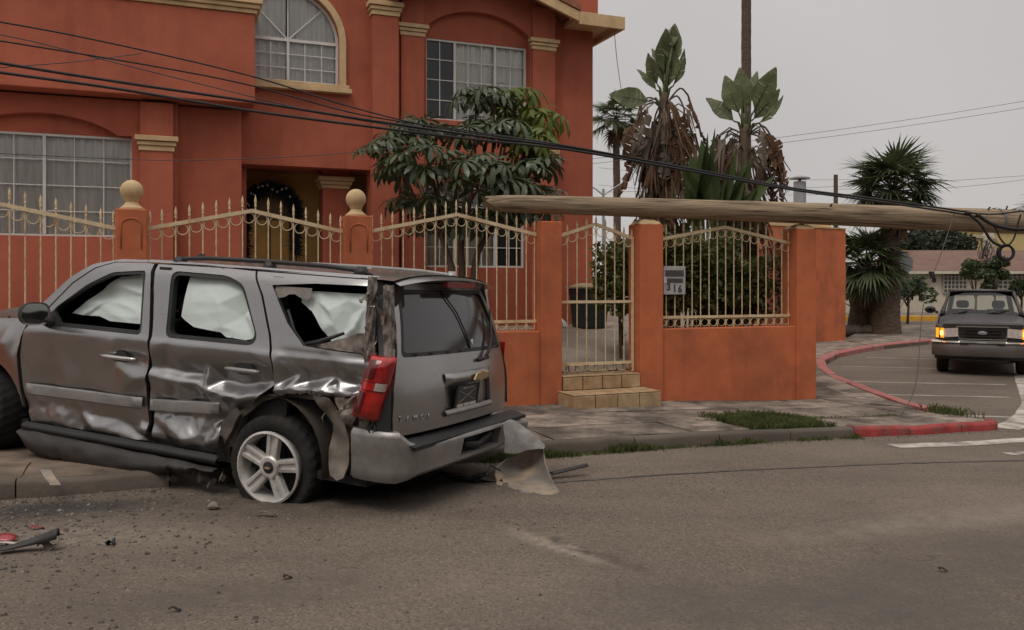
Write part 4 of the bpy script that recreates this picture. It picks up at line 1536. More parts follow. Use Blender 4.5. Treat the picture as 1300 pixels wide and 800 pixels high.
def wav(x, z, a=0.004, s=5.0):
    return a * noise.noise(Vector((x * s, z * s, 2.3)))


N_rd = Net([(-.4, 2.1, 0), (1.6, 2.1, 0), (-.4, 1.29, 0), (1.6, 1.29, 0), (.6, 1.29, 0), (1.0, 1.29, 0), (.2, 1.29, 0),
            (1.25, 1.15, -.008), (.9, 1.14, -.02), (.6, 1.13, -.03), (.25, 1.13, -.03), (-.1, 1.12, -.02),
            (1.25, 1.05, -.025), (1.05, 1.045, -.05), (.9, 1.03, -.055), (.72, 1.03, -.075), (.5, 1.0, -.085), (.3, .985, -.075), (.12, 1.02, -.06), (-.1, 1.08, -.04),
            (1.25, .99, .0), (1.05, .975, .0), (.9, .965, -.004), (.72, .965, -.012), (.60, .925, .004), (.45, .905, .012), (.25, .895, .015), (.1, .93, .008), (-.1, .98, .0),
            (1.25, .89, -.03), (.95, .885, -.03), (.7, .875, -.045), (.45, .85, -.04), (.2, .83, -.05),
            (1.25, .76, -.02), (.9, .77, -.022), (.5, .79, -.024), (.38, .76, -.05),
            (1.25, .68, -.055), (1.05, .675, -.06), (.85, .68, -.075), (.68, .685, -.06), (.5, .695, -.07), (.35, .70, -.04), (.25, .70, -.03),
            (1.18, .58, -.05), (1.02, .57, -.02), (.84, .50, .0), (.72, .555, -.045), (.60, .60, -.055), (.52, .53, .0), (.42, .60, -.06), (.33, .55, -.01),
            (1.25, .47, -.03), (1.05, .47, -.045), (.68, .465, -.04), (.5, .45, -.05), (1.3, .38, -.05), (.9, .38, -.05), (.4, .38, -.05), (-.4, .38, -.04)])
N_fd = Net([(1.0, 2.1, 0), (3, 2.1, 0), (1.0, 1.29, 0), (3, 1.29, 0), (1.6, 1.29, 0), (2.2, 1.29, 0), (2.75, 1.2, 0), (2.3, 1.17, -.012), (1.9, 1.15, -.016), (1.55, 1.12, -.03), (1.36, 1.08, -.04), (1.2, 1.08, -.02),
            (1.62, 1.02, -.018), (1.48, .99, .002), (1.36, .93, .004), (1.2, .96, -.01), (1.3, .87, -.03), (2.0, .88, -.028), (2.75, 1.0, -.006), (2.6, .92, -.012), (2.45, .86, -.028), (2.62, .83, -.018), (2.2, .80, -.02), (1.6, .76, -.02),
            (1.2, .76, -.02), (2.75, .7, -.01), (2.4, .62, -.04), (2.1, .60, -.045), (1.9, .55, -.06), (1.6, .56, -.055), (1.45, .50, -.06), (1.34, .58, -.04), (1.30, .52, .0), (1.2, .55, -.03),
            (2.75, .5, -.03), (2.3, .46, -.02), (1.9, .47, -.015), (1.55, .44, -.02), (3, .38, -.03), (2, .38, -.05), (1.1, .38, -.05)])
N_q = Net([(-1.2, 2.1, 0), (.5, 2.1, 0), (-1.2, 1.33, 0), (.5, 1.33, 0), (-.5, 1.33, 0), (-.1, 1.33, 0), (-.05, 1.15, -.01), (-.3, 1.15, -.04), (-.6, 1.14, -.05), (-.9, 1.14, -.02), (-.12, 1.06, -.05), (-.35, 1.075, -.065), (-.6, 1.09, -.07), (-.78, 1.09, -.05),
           (-.05, .99, .0), (-.2, 1.015, .008), (-.35, 1.03, .0), (-.5, 1.035, .02), (-.65, 1.04, .012), (-.8, 1.045, .03), (-1.2, 1.0, .0), (.5, 1.0, 0), (-.05, .9, -.06), (-.45, .95, -.05), (-.85, .95, -.03), (-1.2, .9, -.05), (.5, .9, -.05)])


rn_ = random.Random(101)
def crush(x0, x1, z0, z1, n, a):
    return Net([(x0 - .3, z0 - .3, 0), (x1 + .3, z0 - .3, 0), (x0 - .3, z1 + .3, 0), (x1 + .3, z1 + .3, 0)] + [(rn_.uniform(x0, x1), rn_.uniform(z0, z1), rn_.uniform(-a, a)) for _ in range(n)])
def ridge(x, z, k, o=0.0):
    return 0.5 - 2 * abs(noise.noise(Vector((x * k + o, z * k * 1.25, 3.1 + o))))
def crumple(net, x, z):
    if net is N_rd:
        m1 = min(1, max(0, (.76 - z) / .06))
        m2 = min(1, max(0, min(z - .86, 1.12 - z) / .06))
        return m1 * (.020 * ridge(x, z, 3.2) + .005 * ridge(x, z, 9, 2)) + m2 * (.007 * ridge(x, z, 4, 4) + .0025 * ridge(x, z, 11, 1))
    if net is N_q:
        return min(1, max(0, (1.26 - z) / .06)) * (.013 * ridge(x, z, 4, 7) + .005 * ridge(x, z, 11, 3))
    if net is N_fd:
        return min(1, max(0, (.70 - z) / .08)) * (.014 * ridge(x, z, 3.0, 5) + .005 * ridge(x, z, 9, 3)) + .004 * ridge(x, z, 2.5, 9) * min(1, max(0, (1.2 - z) / .1))
    return 0


def jag(poly, cond, amp, step=.02):
    out = []
    for p in resample(poly, step):
        out.append((p[0] + rn_.uniform(-amp, amp), p[1] + rn_.uniform(-amp, amp)) if cond(*p) else p)
    return out


def side_panel(outline, holes, net, step=0.028, flange=(0, -0.035, 0), sgn=1):
    if not net:
        return sheet(outline, holes, step, lambda x, z: (x, sgn * (ys(x, z) + (wav(x, z, .002) if sgn > 0 else .06)), z), Vector(flange) * sgn)
    return dented(outline, holes, step, lambda x, z, d: (x, ys(x, z) + d, z), lambda x, z: 1.5 * net(x, z), lambda x, z: crumple(net, x, z) + wav(x, z, .003, 3), 2, flange)


FD = [(1.262, .42), (2.68, .42), (2.735, .66), (2.765, 1.0), (2.70, 1.235), (2.60, 1.33), (2.47, 1.44), (2.24, 1.67), (2.02, 1.81), (1.84, 1.872), (1.50, 1.885), (1.395, 1.88), (1.345, 1.75), (1.275, 1.46), (1.232, 1.27), (1.24, 1.05), (1.272, .83), (1.252, .62)]
FW = rounded([(2.40, 1.445), (2.07, 1.67), (1.80, 1.79), (1.42, 1.825), (1.325, 1.295), (2.46, 1.295)], 0.05)
RD = [(1.225, .42), (1.215, .62), (1.232, .83), (1.20, 1.05), (1.193, 1.27), (1.232, 1.46), (1.302, 1.75), (1.345, 1.88), (.85, 1.888), (.305, 1.872), (.17, 1.69), (.03, 1.40), (-.04, 1.20), (-.045, 1.03), (.10, .91), (.25, .77), (.36, .58), (.42, .42)]
RW = rounded([(1.135, 1.835), (.55, 1.825), (.36, 1.765), (.13, 1.37), (.17, 1.305), (1.06, 1.298), (1.085, 1.5)], 0.07)
QP = [(.285, 1.872), (-.80, 1.858), (-.80, 1.815), (-.31, 1.808), (.085, 1.775), (-.125, 1.50), (-.305, 1.345), (-.56, 1.33), (-.88, 1.32), (-.855, 1.15), (-.82, 1.02), (-.64, 1.005), (-.5, .985), (-.35, 1.0), (-.18, .975), (-.065, .95), (-.062, 1.20), (.008, 1.40), (.148, 1.69)]
arcF = [(3.2 + .475 * math.cos(rad(a)), .45 + .475 * math.sin(rad(a))) for a in range(168, -1, -12)]
FF = [(2.785, 1.0), (2.757, .68)] + arcF + [(3.95, .47), (4.08, .85), (4.0, 1.14), (3.2, 1.30), (2.72, 1.335), (2.725, 1.25)]
cp(side_panel(FF, [], Net([(2.5, 1.5, 0), (4.3, 1.5, 0), (2.5, .3, 0), (4.3, .3, 0), (2.8, 1.2, -.02), (2.95, 1.1, .015), (3.1, 1.2, -.03), (2.85, .95, .01), (3.3, 1.05, -.02), (2.95, 1.27, -.03), (3.6, 1.1, .0)])), 'front_fender', M['paint'], smooth=40)
fd = cp(side_panel(FD, [FW], N_fd, .020), 'front_door', M['paint'], smooth=50, label='dented front door with broken window trim')
rd = cp(side_panel(RD, [RW], N_rd, 0.016), 'rear_door', M['paint'], smooth=50, label='crushed rear door folded along a sharp crease')
qp = cp(side_panel(jag(QP, lambda x, z: z < 1.03 or x < -.79, .010), [], N_q, 0.016), 'quarter_panel', M['paint'], smooth=50)
AP = [(2.74, 1.345), (2.54, 1.50), (2.29, 1.72), (2.07, 1.85), (1.80, 1.905), (1.5, 1.91), (1.5, 1.893), (1.84, 1.880), (2.03, 1.818), (2.25, 1.678), (2.48, 1.448), (2.61, 1.338)]
cp(side_panel(AP, [], None, 0.05), 'windscreen_pillar', M['paint'], smooth=40)
cp(side_panel([(1.495, 1.893), (1.495, 1.915), (.3, 1.905), (-.80, 1.89), (-.80, 1.866), (.285, 1.880), (.85, 1.896)], [], None, 0.05), 'roof_rail', M['paint'], smooth=40)
# right side, one skin
RS = [(-.85, .5), (-.45, .5)] + [(.0 + .46 * math.cos(rad(a)), .42 + .46 * math.sin(rad(a))) for a in range(168, 5, -12)] + [(2.72, .45)] + arcF + [(3.95, .47), (4.08, .85), (4.0, 1.14), (3.2, 1.30), (2.74, 1.345), (2.54, 1.50), (2.29, 1.72), (2.07, 1.85), (1.80, 1.905), (.3, 1.905), (-.9, 1.88), (-1.0, 1.3), (-1.06, 1.0), (-1.06, .75)]
cp(side_panel(RS, [FW, RW, rounded([(.06, 1.79), (-.74, 1.80), (-.84, 1.33), (-.30, 1.33)], .05)], None, 0.07, sgn=-1), 'side_body', M['paint'], smooth=40)
for hole_ in (FW, RW, rounded([(.06, 1.79), (-.74, 1.80), (-.84, 1.33), (-.30, 1.33)], .05)):
    cp(sheet(hole_, [], 0.12, lambda x, z: (x, -ys(x, z) + 0.012, z)), 'side_window', M['tint'], smooth=True)


def inset(poly, d):
    cx = sum(p[0] for p in poly) / len(poly)
    cz = sum(p[1] for p in poly) / len(poly)
    w = max(p[0] for p in poly) - min(p[0] for p in poly)
    h = max(p[1] for p in poly) - min(p[1] for p in poly)
    return [(cx + (x - cx) * (1 - 2 * d / w), cz + (z - cz) * (1 - 2 * d / h)) for x, z in poly]


for door, hole_, net in ((fd, FW, N_fd), (rd, RW, N_rd)):
    cp(sheet(hole_, [inset(hole_, 0.03)], 0.05, lambda x, z: (x, ys(x, z) - 0.008, z), (0, -0.05, 0)), 'window_trim', M['black_plastic'], door, smooth=40)
cp(sheet([(2.56, 1.335), (2.40, 1.43), (2.26, 1.30), (2.5, 1.30)], [], 0.05, lambda x, z: (x, ys(x, z) + 0.004, z), (0, -0.03, 0)), 'sail_panel', M['black_plastic'], fd, smooth=40)


# door mouldings and handles
def strip(x0, x1, za0, za1, zb0, zb1, net, th=0.022):
    m = MB()
    prof = [(0, 0), (.12, 1), (.5, 1.12), (.88, 1), (1, 0)]
    m.grid(24, len(prof), lambda u, v: (x0 + (x1 - x0) * u,
           ys(1.0, 0.76) + net(x0 + (x1 - x0) * u, .76) * 0.75 + th * prof[int(round(v * 4))][1] * (1 if 0.001 < u < .999 else 0),
           (za0 + (za1 - za0) * u) * (1 - prof[int(round(v * 4))][0]) + (zb0 + (zb1 - zb0) * u) * prof[int(round(v * 4))][0]))
    return m
cp(strip(2.69, 1.30, .765, .785, .665, .69, N_fd), 'side_moulding', M['bumper'], fd, smooth=50)
cp(strip(1.21, .485, .785, .835, .685, .735, N_rd, 0.03), 'side_moulding', M['bumper'], rd, smooth=50)


def handle(x0, x1, z, net, door):
    y = ys(1, z) + net((x0 + x1) / 2, z)
    cp(MB().grid(14, 8, lambda u, v: ((x0 + x1) / 2 + 0.10 * math.cos(math.pi * (1 - u)) * (0.2 + 0.8 * math.sin(math.pi * v)) + .01, y + 0.004, z + 0.008 + 0.045 * math.cos(math.pi * v))), 'handle_recess', M['black_plastic'], door, smooth=True)
    pts = [(x0 + (x1 - x0) * t, y + 0.045 * math.sin(math.pi * (0.12 + 0.76 * t)) ** 0.5, z) for t in [i / 8 for i in range(9)]]
    m = MB().tube(pts, [0.012, 0.017, 0.019, 0.019, 0.019, 0.019, 0.019, 0.017, 0.013], 8)
    cp(m, 'handle', M['chrome'] if door is fd else M['bumper'], door, smooth=True)
handle(1.75, 1.335, 1.095, N_fd, fd)
handle(.40, .06, 1.115, N_rd, rd)

# mirror
def mir(u, v, k=1.0):
    """u: 0 at the glass rim .. 1 at the nose of the housing"""
    q = math.cos(u * math.pi / 2) ** .55
    c_, s__ = math.cos(2 * math.pi * v), math.sin(2 * math.pi * v)
    sx = abs(c_) ** .7 * (1 if c_ > 0 else -1)
    sz = abs(s__) ** .7 * (1 if s__ > 0 else -1)
    return (2.365 + .15 * u, 1.125 + .135 * q * sx * k, 1.40 + .100 * q * sz * k)
cp(MB().grid(8, 28, lambda u, v: mir(u * .985, v)), 'mirror', M['black_plastic'], fd, smooth=True)
cp(MB().grid(3, 28, lambda u, v: (2.365 + .012 * u, *mir(0, v, 1 - .12 * u)[1:])), 'mirror_rim', M['bumper'], fd, smooth=True)
cp(MB().grid(6, 28, lambda u, v: (2.376, *mir(0, v, .90 * u)[1:])), 'mirror_glass', M['mirror'], fd, smooth=True)
cp(MB().tube([(2.40, 1.03, 1.35), (2.40, .97, 1.325), (2.40, .90, 1.32)], [0.04, 0.05, 0.07], 10), 'mirror_arm', M['black_plastic'], fd, smooth=True)

# curtain airbags hanging in the windows
def airbag(poly, yoff, net, amp, wr):
    cx = sum(p[0] for p in poly) / len(poly)
    cz = sum(p[1] for p in poly) / len(poly)
    def f(x, z):
        zz = z - wr[2] * (x - cx)
        w = amp * (1.0 - 2.2 * abs(noise.noise(Vector((x * wr[0], zz * wr[1], 7)))) + 0.6 * (.5 - abs(noise.noise(Vector((x * wr[0] * 2.3 + zz * 3, zz * wr[1] * 1.7, 1))))))
        return (x, ys(x, z) - yoff + w + (net(x, z) if net else 0), z)
    return sheet(poly, [], 0.013, f, (0, -0.04, 0))
cp(airbag([(2.34, 1.405), (2.16, 1.53), (1.99, 1.665), (1.8, 1.755), (1.40, 1.80), (1.345, 1.40), (1.36, 1.375), (1.60, 1.372), (1.86, 1.368), (2.0, 1.40), (2.15, 1.395)], 0.12,
          Net([(1.2, 1.9, 0), (2.6, 1.9, -.05), (1.2, 1.2, 0), (2.6, 1.2, -.05), (1.5, 1.6, .0), (1.4, 1.50, .035), (2.1, 1.44, -.01), (1.4, 1.46, -.02), (2.1, 1.42, -.03), (1.4, 1.42, .02), (1.9, 1.56, -.03), (1.75, 1.7, .01)]), 0.014, (1.3, 6, .12)), 'curtain_airbag', M['airbag'], smooth=True)
cp(airbag([(1.0, 1.815), (.60, 1.80), (.41, 1.765), (.29, 1.61), (.18, 1.42), (.22, 1.352), (.30, 1.335), (.50, 1.342), (.56, 1.375), (.85, 1.395), (.95, 1.44), (1.0, 1.47)], 0.06,
          Net([(0, 1.9, -.03), (1.2, 1.9, -.03), (0, 1.2, -.03), (1.2, 1.2, -.04), (.6, 1.6, .02), (.9, 1.6, .0), (.55, 1.42, .0), (.38, 1.52, -.045), (.27, 1.5, .01), (.25, 1.38, -.02), (.45, 1.40, -.01)]), 0.007, (1.6, 5, -.1)), 'curtain_airbag', M['airbag'], smooth=True)
cp(airbag([(-.12, 1.745), (-.74, 1.752), (-.775, 1.62), (-.76, 1.47), (-.68, 1.40), (-.48, 1.385), (-.37, 1.49), (-.27, 1.60), (-.14, 1.655)], 0.10,
          Net([(.1, 1.9, -.03), (-1, 1.9, -.03), (.1, 1.2, -.03), (-1, 1.2, -.03), (-.3, 1.68, .01), (-.45, 1.62, .045), (-.5, 1.52, .02), (-.62, 1.6, -.03), (-.68, 1.5, .04), (-.7, 1.42, -.02), (-.74, 1.66, .03), (-.58, 1.7, .0), (-.56, 1.43, -.02)]), 0.018, (4, 4, .6)), 'curtain_airbag', M['airbag'], smooth=True)
for poly in (FW, RW):
    pass

# cabin: liner, floor, seats, steering wheel, so the openings look into a real dark interior
inn = MB()
inn.box(-.86, 2.7, -.85, .845, .36, .42)
inn.box(-.1, 2.72, .80, .84, .40, 1.27)
inn.box(-.86, 2.7, -.84, -.80, .40, 1.27)
inn.box(-.1, 2.0, -.74, .74, 1.84, 1.86)
inn.box(2.62, 2.72, -.82, .82, .42, 1.24)
inn.box(1.17, 1.29, .78, .83, 1.27, 1.86).box(.0, .1, .78, .83, 1.27, 1.84)
inn.box(-.84, -.1, -.74, .70, 1.84, 1.86).box(-.86, 2.5, -.80, -.78, 1.272, 1.82).box(2.56, 2.62, -.82, .80, 1.2, 1.36).box(2.3, 2.5, -.72, -.70, 1.272, 1.45)
cp(inn, 'cabin_liner', M['interior'])
def seat(x, y, w=.5):
    m = MB().box(x - .05, x + .5, y - w / 2, y + w / 2, .62, .80)
    m.hexa([(x - .12, y - w / 2, .78), (x + .04, y - w / 2, .78), (x + .04, y + w / 2, .78), (x - .12, y + w / 2, .78), (x - .32, y - w * .42, 1.42), (x - .18, y - w * .42, 1.42), (x - .18, y + w * .42, 1.42), (x - .32, y + w * .42, 1.42)])
    m.box(x - .34, x - .23, y - .13, y + .13, 1.45, 1.64)
    cp(m, 'seat', M['seat'], bevel=0.04)
for x, y in ((1.6, .42), (1.6, -.42), (.55, .4), (.55, -.4)):
    seat(x, y)
cp(MB().tube([(2.12 + .07 * math.sin(a), .42 + .19 * math.cos(a), 1.2 + .18 * math.sin(a)) for a in [2 * math.pi * k / 20 for k in range(20)]], 0.016, 8, closed=True).bar((2.12, .24, 1.2), (2.12, .6, 1.2), .03, .03).bar((2.12, .42, 1.2), (2.55, .42, 1.0), .05, .05), 'steering_wheel', M['interior'], smooth=50)
cp(MB().grid(20, 6, lambda u, v: (2.25 + .42 * v, -.80 + 1.6 * u, 1.16 + .12 * math.sin(math.pi * v * .6))), 'dashboard', M['interior'], smooth=True)
cp(MB().box(-.80, -.14, .60, .74, .7, 1.30).bar((-.72, .86, 1.36), (-.30, .88, 1.345), .02, .025), 'inner_quarter', M['interior'], bevel=0.02)
cp(sheet([(-.30, 1.345), (-.86, 1.325), (-.84, 1.45), (-.74, 1.47), (-.62, 1.425), (-.46, 1.375)], [], .03, lambda x, z: (x, ys(x, z) - .04 + wav(x, z, .03, 12), z), (0, -.05, 0)), 'torn_trim', M['primer'], smooth=40)
cp(MB().tube([(-.26, .905, 1.352), (-.42, .90, 1.385), (-.62, .885, 1.46)], [.012, .018, .012], 6), 'window_strip', M['black_plastic'], smooth=True)
cp(MB().tube([(-.13, .92, 1.60), (-.20, .92, 1.45), (-.28, .915, 1.36), (-.32, .91, 1.335)], .010, 6), 'window_strip', M['black_plastic'], smooth=True)
cp(MB().grid(8, 4, lambda u, v: (.06 - .34 * u, .84 + .02 * v, 1.77 - .07 * v - .02 * math.sin(u * 9) * v)), 'torn_headliner', M['bumper_raw'], smooth=True)

# roof, rear lip, rails, fin
def zroof(x, y):
    return 1.945 - 0.055 * abs(y / .78) ** 2.6 - 0.028 * ((x - .5) / 1.5) ** 2 + wav(x, y, .003, 3)
cp(MB().grid(40, 26, lambda u, v: (1.97 - 2.93 * u, (-.79 + 1.58 * v), zroof(1.97 - 2.93 * u, -.79 + 1.58 * v))), 'roof', M['paint'], smooth=True)
lip = MB().grid(6, 30, lambda u, v: (-.945 - .115 * u + .05 * abs(2 * v - 1) ** 3, -.775 + 1.55 * v, zroof(-.96, -.775 + 1.55 * v) - .028 * u * u - .008))
lip.grid(4, 30, lambda u, v: (-1.06 + .15 * u + .05 * abs(2 * v - 1) ** 3, -.775 + 1.55 * v, zroof(-.96, -.775 + 1.55 * v) - .036 - .03 * u))
sp_ = cp(lip, 'rear_spoiler', M['paint'], smooth=40)
cp(MB().grid(12, 3, lambda u, v: (-1.066 + .008 * v, .16 - .46 * u, 1.868 - .042 * v)).box(-1.056, -1.0, -.30, .16, 1.826, 1.866), 'brake_light', M['brake'], sp_)
def rail(y):
    m = MB()
    pts = [(1.27, y, 1.912), (1.18, y, 1.935), (.9, y, 1.952), (.3, y, 1.953), (-.3, y, 1.942), (-.62, y, 1.92), (-.72, y, 1.89)]
    m.tube(pts, [.014, .017, .018, .018, .018, .017, .012], 8)
    for x in (1.2, .25, -.62):
        m.lathe([(.065, 1.885), (.05, 1.925), (.03, 1.955)], (x, y, 0), 10)
    return m
cp(rail(.70), 'luggage_rail', M['black_plastic'], smooth=True)
cp(rail(-.70), 'luggage_rail', M['bumper'], smooth=True)
cp(MB().add([(1.80, -.02, 1.92), (1.62, -.02, 1.93), (1.62, .02, 1.93), (1.80, .02, 1.92), (1.66, 0, 1.995), (1.61, 0, 1.985)], [(0, 1, 5, 4), (3, 4, 5, 2), (0, 4, 3), (1, 2, 5), (0, 3, 2, 1)]), 'antenna_fin', M['black_plastic'])
# windscreen, hood, nose
cp(MB().grid(10, 16, lambda u, v: (2.72 - .74 * u + .06 * (1 - (2 * v - 1) ** 2) * (1 - u), (-.86 + .10 * u) + (1.72 - .2 * u) * v, 1.335 + .53 * u + .03 * math.sin(math.pi * v) * u)), 'windscreen', M['tint'], smooth=True)
HN = Net([(2.5, -1, .0), (2.5, 1, .0), (4.3, -1, -.02), (4.3, 1, -.02), (2.75, .75, .04), (2.75, 0, .05), (3.1, .6, .10), (3.05, -.1, .11), (3.25, .2, .07), (3.4, -.5, .09), (3.5, .5, .05), (3.7, 0, .06), (3.0, -.7, .03)])
cp(MB().grid(30, 26, lambda u, v: (2.70 + 1.36 * u, -.86 + 1.72 * v, 1.345 - .13 * u ** 2.2 - .04 * abs(2 * v - 1) ** 3 + HN(2.70 + 1.36 * u, -.86 + 1.72 * v))), 'hood', M['paint'], smooth=True)
cp(MB().grid(4, 20, lambda u, v: (4.06 + .02 * u, -.85 + 1.7 * v, 1.20 - .40 * u)), 'grille', M['black_plastic'])
for k in range(5):
    cp(MB().box(4.08, 4.10, -.6, .6, .87 + .07 * k, .89 + .07 * k), 'grille_bar', M['chrome'])
for sg_ in (-1, 1):
    cp(MB().grid(6, 5, lambda u, v: (4.10 - .14 * u * u, sg_ * (.62 + .26 * u), .90 + .22 * v)), 'headlight', M['lens_clear'], smooth=True)
cp(MB().grid(26, 7, lambda u, v: (4.16 - .34 * abs(2 * u - 1) ** 4 - .05 * (2 * v - 1) ** 2, -.95 + 1.9 * u, .44 + .40 * v)), 'front_bumper', M['bumper'], smooth=True)
cp(MB().box(2.7, 3.95, -.86, .80, .36, .40).box(2.74, 2.80, -.84, .82, .41, 1.2).box(3.7, 3.9, -.8, .8, .41, 1.1), 'engine_bay', M['interior'])

# sill, running board and dark underbody
cp(MB().grid(26, 5, lambda u, v: (2.72 - 2.25 * u, .955 - .05 * (2 * v - 1) ** 2 + .012 * noise.noise(Vector((u * 9, v * 2, 3))), .42 - .085 * v)), 'sill', M['black_plastic'], smooth=True)
def rb(u, v):
    x = 2.74 - 2.28 * u
    zt = .355 - .03 * u + .012 * noise.noise(Vector((x * 4, 1, 1)))
    zb_ = interp(x, [.46, .75, 1.0, 1.35, 2.0, 2.6, 2.74], [.29, .26, .20, .135, .125, .16, .30]) + .035 * noise.noise(Vector((x * 7, 5, 1))) + .03 * noise.noise(Vector((x * 17, 2, 1)))
    a = v * math.pi
    return (x, .93 + .055 * math.sin(a) ** .7 + .015 * noise.noise(Vector((x * 5, v * 3, 8))), zt + (zb_ - zt) * v)
cp(MB().grid(50, 9, rb), 'running_board', M['board'], smooth=True, label='bent hanging running board')
cp(MB().box(-.85, 3.9, -.78, .62, .33, .365).box(-1.1, -.85, -.7, .6, .42, .46), 'underbody', M['interior'])
for i, (x, z, l, a) in enumerate(((.62, .26, .22, .5), (.52, .22, .14, -.6), (.95, .2, .16, .2), (.40, .30, .12, 1.1))):
    cp(MB().grid(6, 3, lambda u, v: (x + l * (u - .5) * math.cos(a) + .03 * v, .93 + .03 * math.sin(u * 5), z - .05 * v + l * (u - .5) * math.sin(a) * .5 + .02 * math.sin(u * 11))), 'torn_scrap', M['panel_back'] if i % 2 else M['board'])

# wheel housings
def housing(xc, zc, r, y0, y1):
    m = MB().grid(18, 6, lambda u, v: (xc + r * math.cos(math.pi * (1.05 - 1.1 * u)), y0 + (y1 - y0) * v + .01 * noise.noise(Vector((u * 6, v * 3, 1))), zc + r * math.sin(math.pi * (1.05 - 1.1 * u))))
    m.box(xc - r, xc + r, y0 - .02, y0, zc - .05, zc + r)
    return m
cp(housing(-.02, .45, .50, .45, .93), 'wheel_housing', M['splash'], smooth=True)
cp(housing(3.2, .45, .50, .45, .90), 'wheel_housing', M['interior'], smooth=True)
cp(housing(-.02, .45, .47, -.93, -.5), 'wheel_housing', M['interior'], smooth=True)
cp(housing(3.2, .45, .47, -.90, -.5), 'wheel_housing', M['interior'], smooth=True)
# torn arch lip and the bent panels round the rear wheel
cp(sheet([(.40, .50), (.30, .78), (.12, .92), (-.05, .965), (-.25, .985), (-.45, .985), (-.46, .95), (-.25, .952), (-.05, .93), (.09, .885), (.25, .75), (.35, .50)], [], .03, lambda x, z: (x, .90 + wav(x, z, .03, 9), z), (0, -.06, 0)), 'arch_lip', M['splash'], smooth=40)
cp(sheet([(.44, .60), (.42, .70), (.30, .82), (.24, .78), (.32, .64), (.36, .56)], [], .03, lambda x, z: (x, .955 + wav(x, z, .03, 9), z), (0, -.03, 0)), 'torn_panel', M['splash'], smooth=40)
cp(sheet([(-.44, .995), (-.58, .99), (-.62, .90), (-.67, .90), (-.73, .72), (-.74, .52), (-.735, .43), (-.68, .405), (-.61, .43), (-.57, .52), (-.56, .70), (-.59, .80), (-.54, .86), (-.49, .93)], [], .025, lambda x, z: (x, .95 + .05 * math.sin(z * 7) + wav(x, z, .03, 8), z), (0, -.02, 0)), 'torn_panel', M['panel_back'], smooth=40, label='bent splash panel hanging behind the rear wheel')
cp(sheet([(-.60, 1.0), (-.80, 1.01), (-.82, .90), (-.76, .80), (-.70, .84), (-.66, .92)], [], .02, lambda x, z: (x, .95 + wav(x, z, .05, 14), z), (0, -.03, 0)), 'torn_panel', M['primer'], smooth=40)
cp(sheet([(-.72, .84), (-.86, .86), (-.88, .44), (-.74, .44)], [], .03, lambda x, z: (x, .88 + wav(x, z, .04, 8), z), (0, -.03, 0)), 'torn_panel', M['splash'], smooth=40)

# torn rear corner pillar: two crumpled steel strips with a dark gap
def crumple_col(top, bot, wd, seed, n=26):
    def f(u, v):
        t, b_ = Vector(top), Vector(bot)
        p = t.lerp(b_, v)
        q = Vector((-.8, -.42, 0)).normalized()
        w = wd * (.75 + .5 * abs(noise.noise(Vector((seed, v * 5, 0)))))
        o = noise.noise(Vector((u * 3.2 + seed, v * 7, 4))) * .035 + noise.noise(Vector((u * 9 + seed, v * 16, 2))) * .014
        ou = Vector((-.42, .8, 0)).normalized()
        return p + q * w * (u - .5) + ou * (o + .03 * math.sin(u * math.pi)) + Vector((0, 0, 0.012 * noise.noise(Vector((u * 8, seed, v * 3)))))
    return MB().grid(14, n, f)
cp(crumple_col((-.835, .87, 1.885), (-.875, .93, 1.30), .085, 3.1), 'torn_pillar', M['primer'], smooth=60, label='torn crumpled rear corner pillar')
cp(crumple_col((-.935, .81, 1.83), (-1.01, .87, 1.29), .10, 8.4), 'torn_pillar', M['primer'], smooth=60, label='torn crumpled inner corner pillar')
cp(MB().hexa([(-.80, .60, .80), (-1.06, .60, .80), (-1.06, .80, .80), (-.80, .86, .80), (-.80, .60, 1.86), (-.93, .60, 1.83), (-.93, .72, 1.83), (-.80, .78, 1.86)]), 'pillar_core', M['interior'])
cp(sheet([(-.84, 1.34), (-.93, 1.35), (-.95, 1.20), (-.90, 1.05), (-.85, 1.05), (-.87, 1.2)], [], .02, lambda x, z: (x, .955 + wav(x, z, .03, 14) + (x + .85) * .2, z), (0, -.02, 0)), 'torn_panel', M['paint'], smooth=40)

# ragged shreds round the ripped corner
for k in range(19):
    if k < 7:
        c = Vector((rn_.uniform(-.84, -.42), .955 + rn_.uniform(-.03, .03), rn_.uniform(.72, 1.02)))
    else:
        c = Vector((rn_.uniform(-1.0, -.80), .90 + rn_.uniform(-.04, .03), rn_.uniform(1.30, 1.86)))
    a_, l_, w_ = rn_.uniform(-1.2, 1.2) + 1.57, rn_.uniform(.05, .17), rn_.uniform(.02, .055)
    d_ = Vector((math.cos(a_), rn_.uniform(-.3, .3), math.sin(a_)))
    q_ = Vector((-math.sin(a_), rn_.uniform(-.5, .5), math.cos(a_)))
    rg = [rn_.uniform(.3, 1) for _ in range(6)]
    cp(MB().grid(6, 3, lambda u, v: c + d_ * l_ * (u - .5) + q_ * w_ * (v - .5) * rg[int(round(u * 5))] + Vector((0, .035 * math.sin(u * 4 + k), 0))), 'metal_shred', (M['primer'], M['panel_back'], M['paint'])[k % 3], smooth=30)

# ---------------- rear
XZ = [.5, .75, 1.0, 1.25, 1.55, 1.84]
XX = [-1.165, -1.17, -1.16, -1.115, -1.03, -.915]


def xr(y, z, off=0.0):
    return interp(z, XZ, XX) + 0.055 * (abs(y) / .85) ** 3 - off


def rear_panel(outline, holes, step, off=0.0, flange=(0.03, 0, 0)):
    return sheet(outline, holes, step, lambda y, z: (xr(y, z, off) + wav(y, z, .002, 3), y, z), flange)


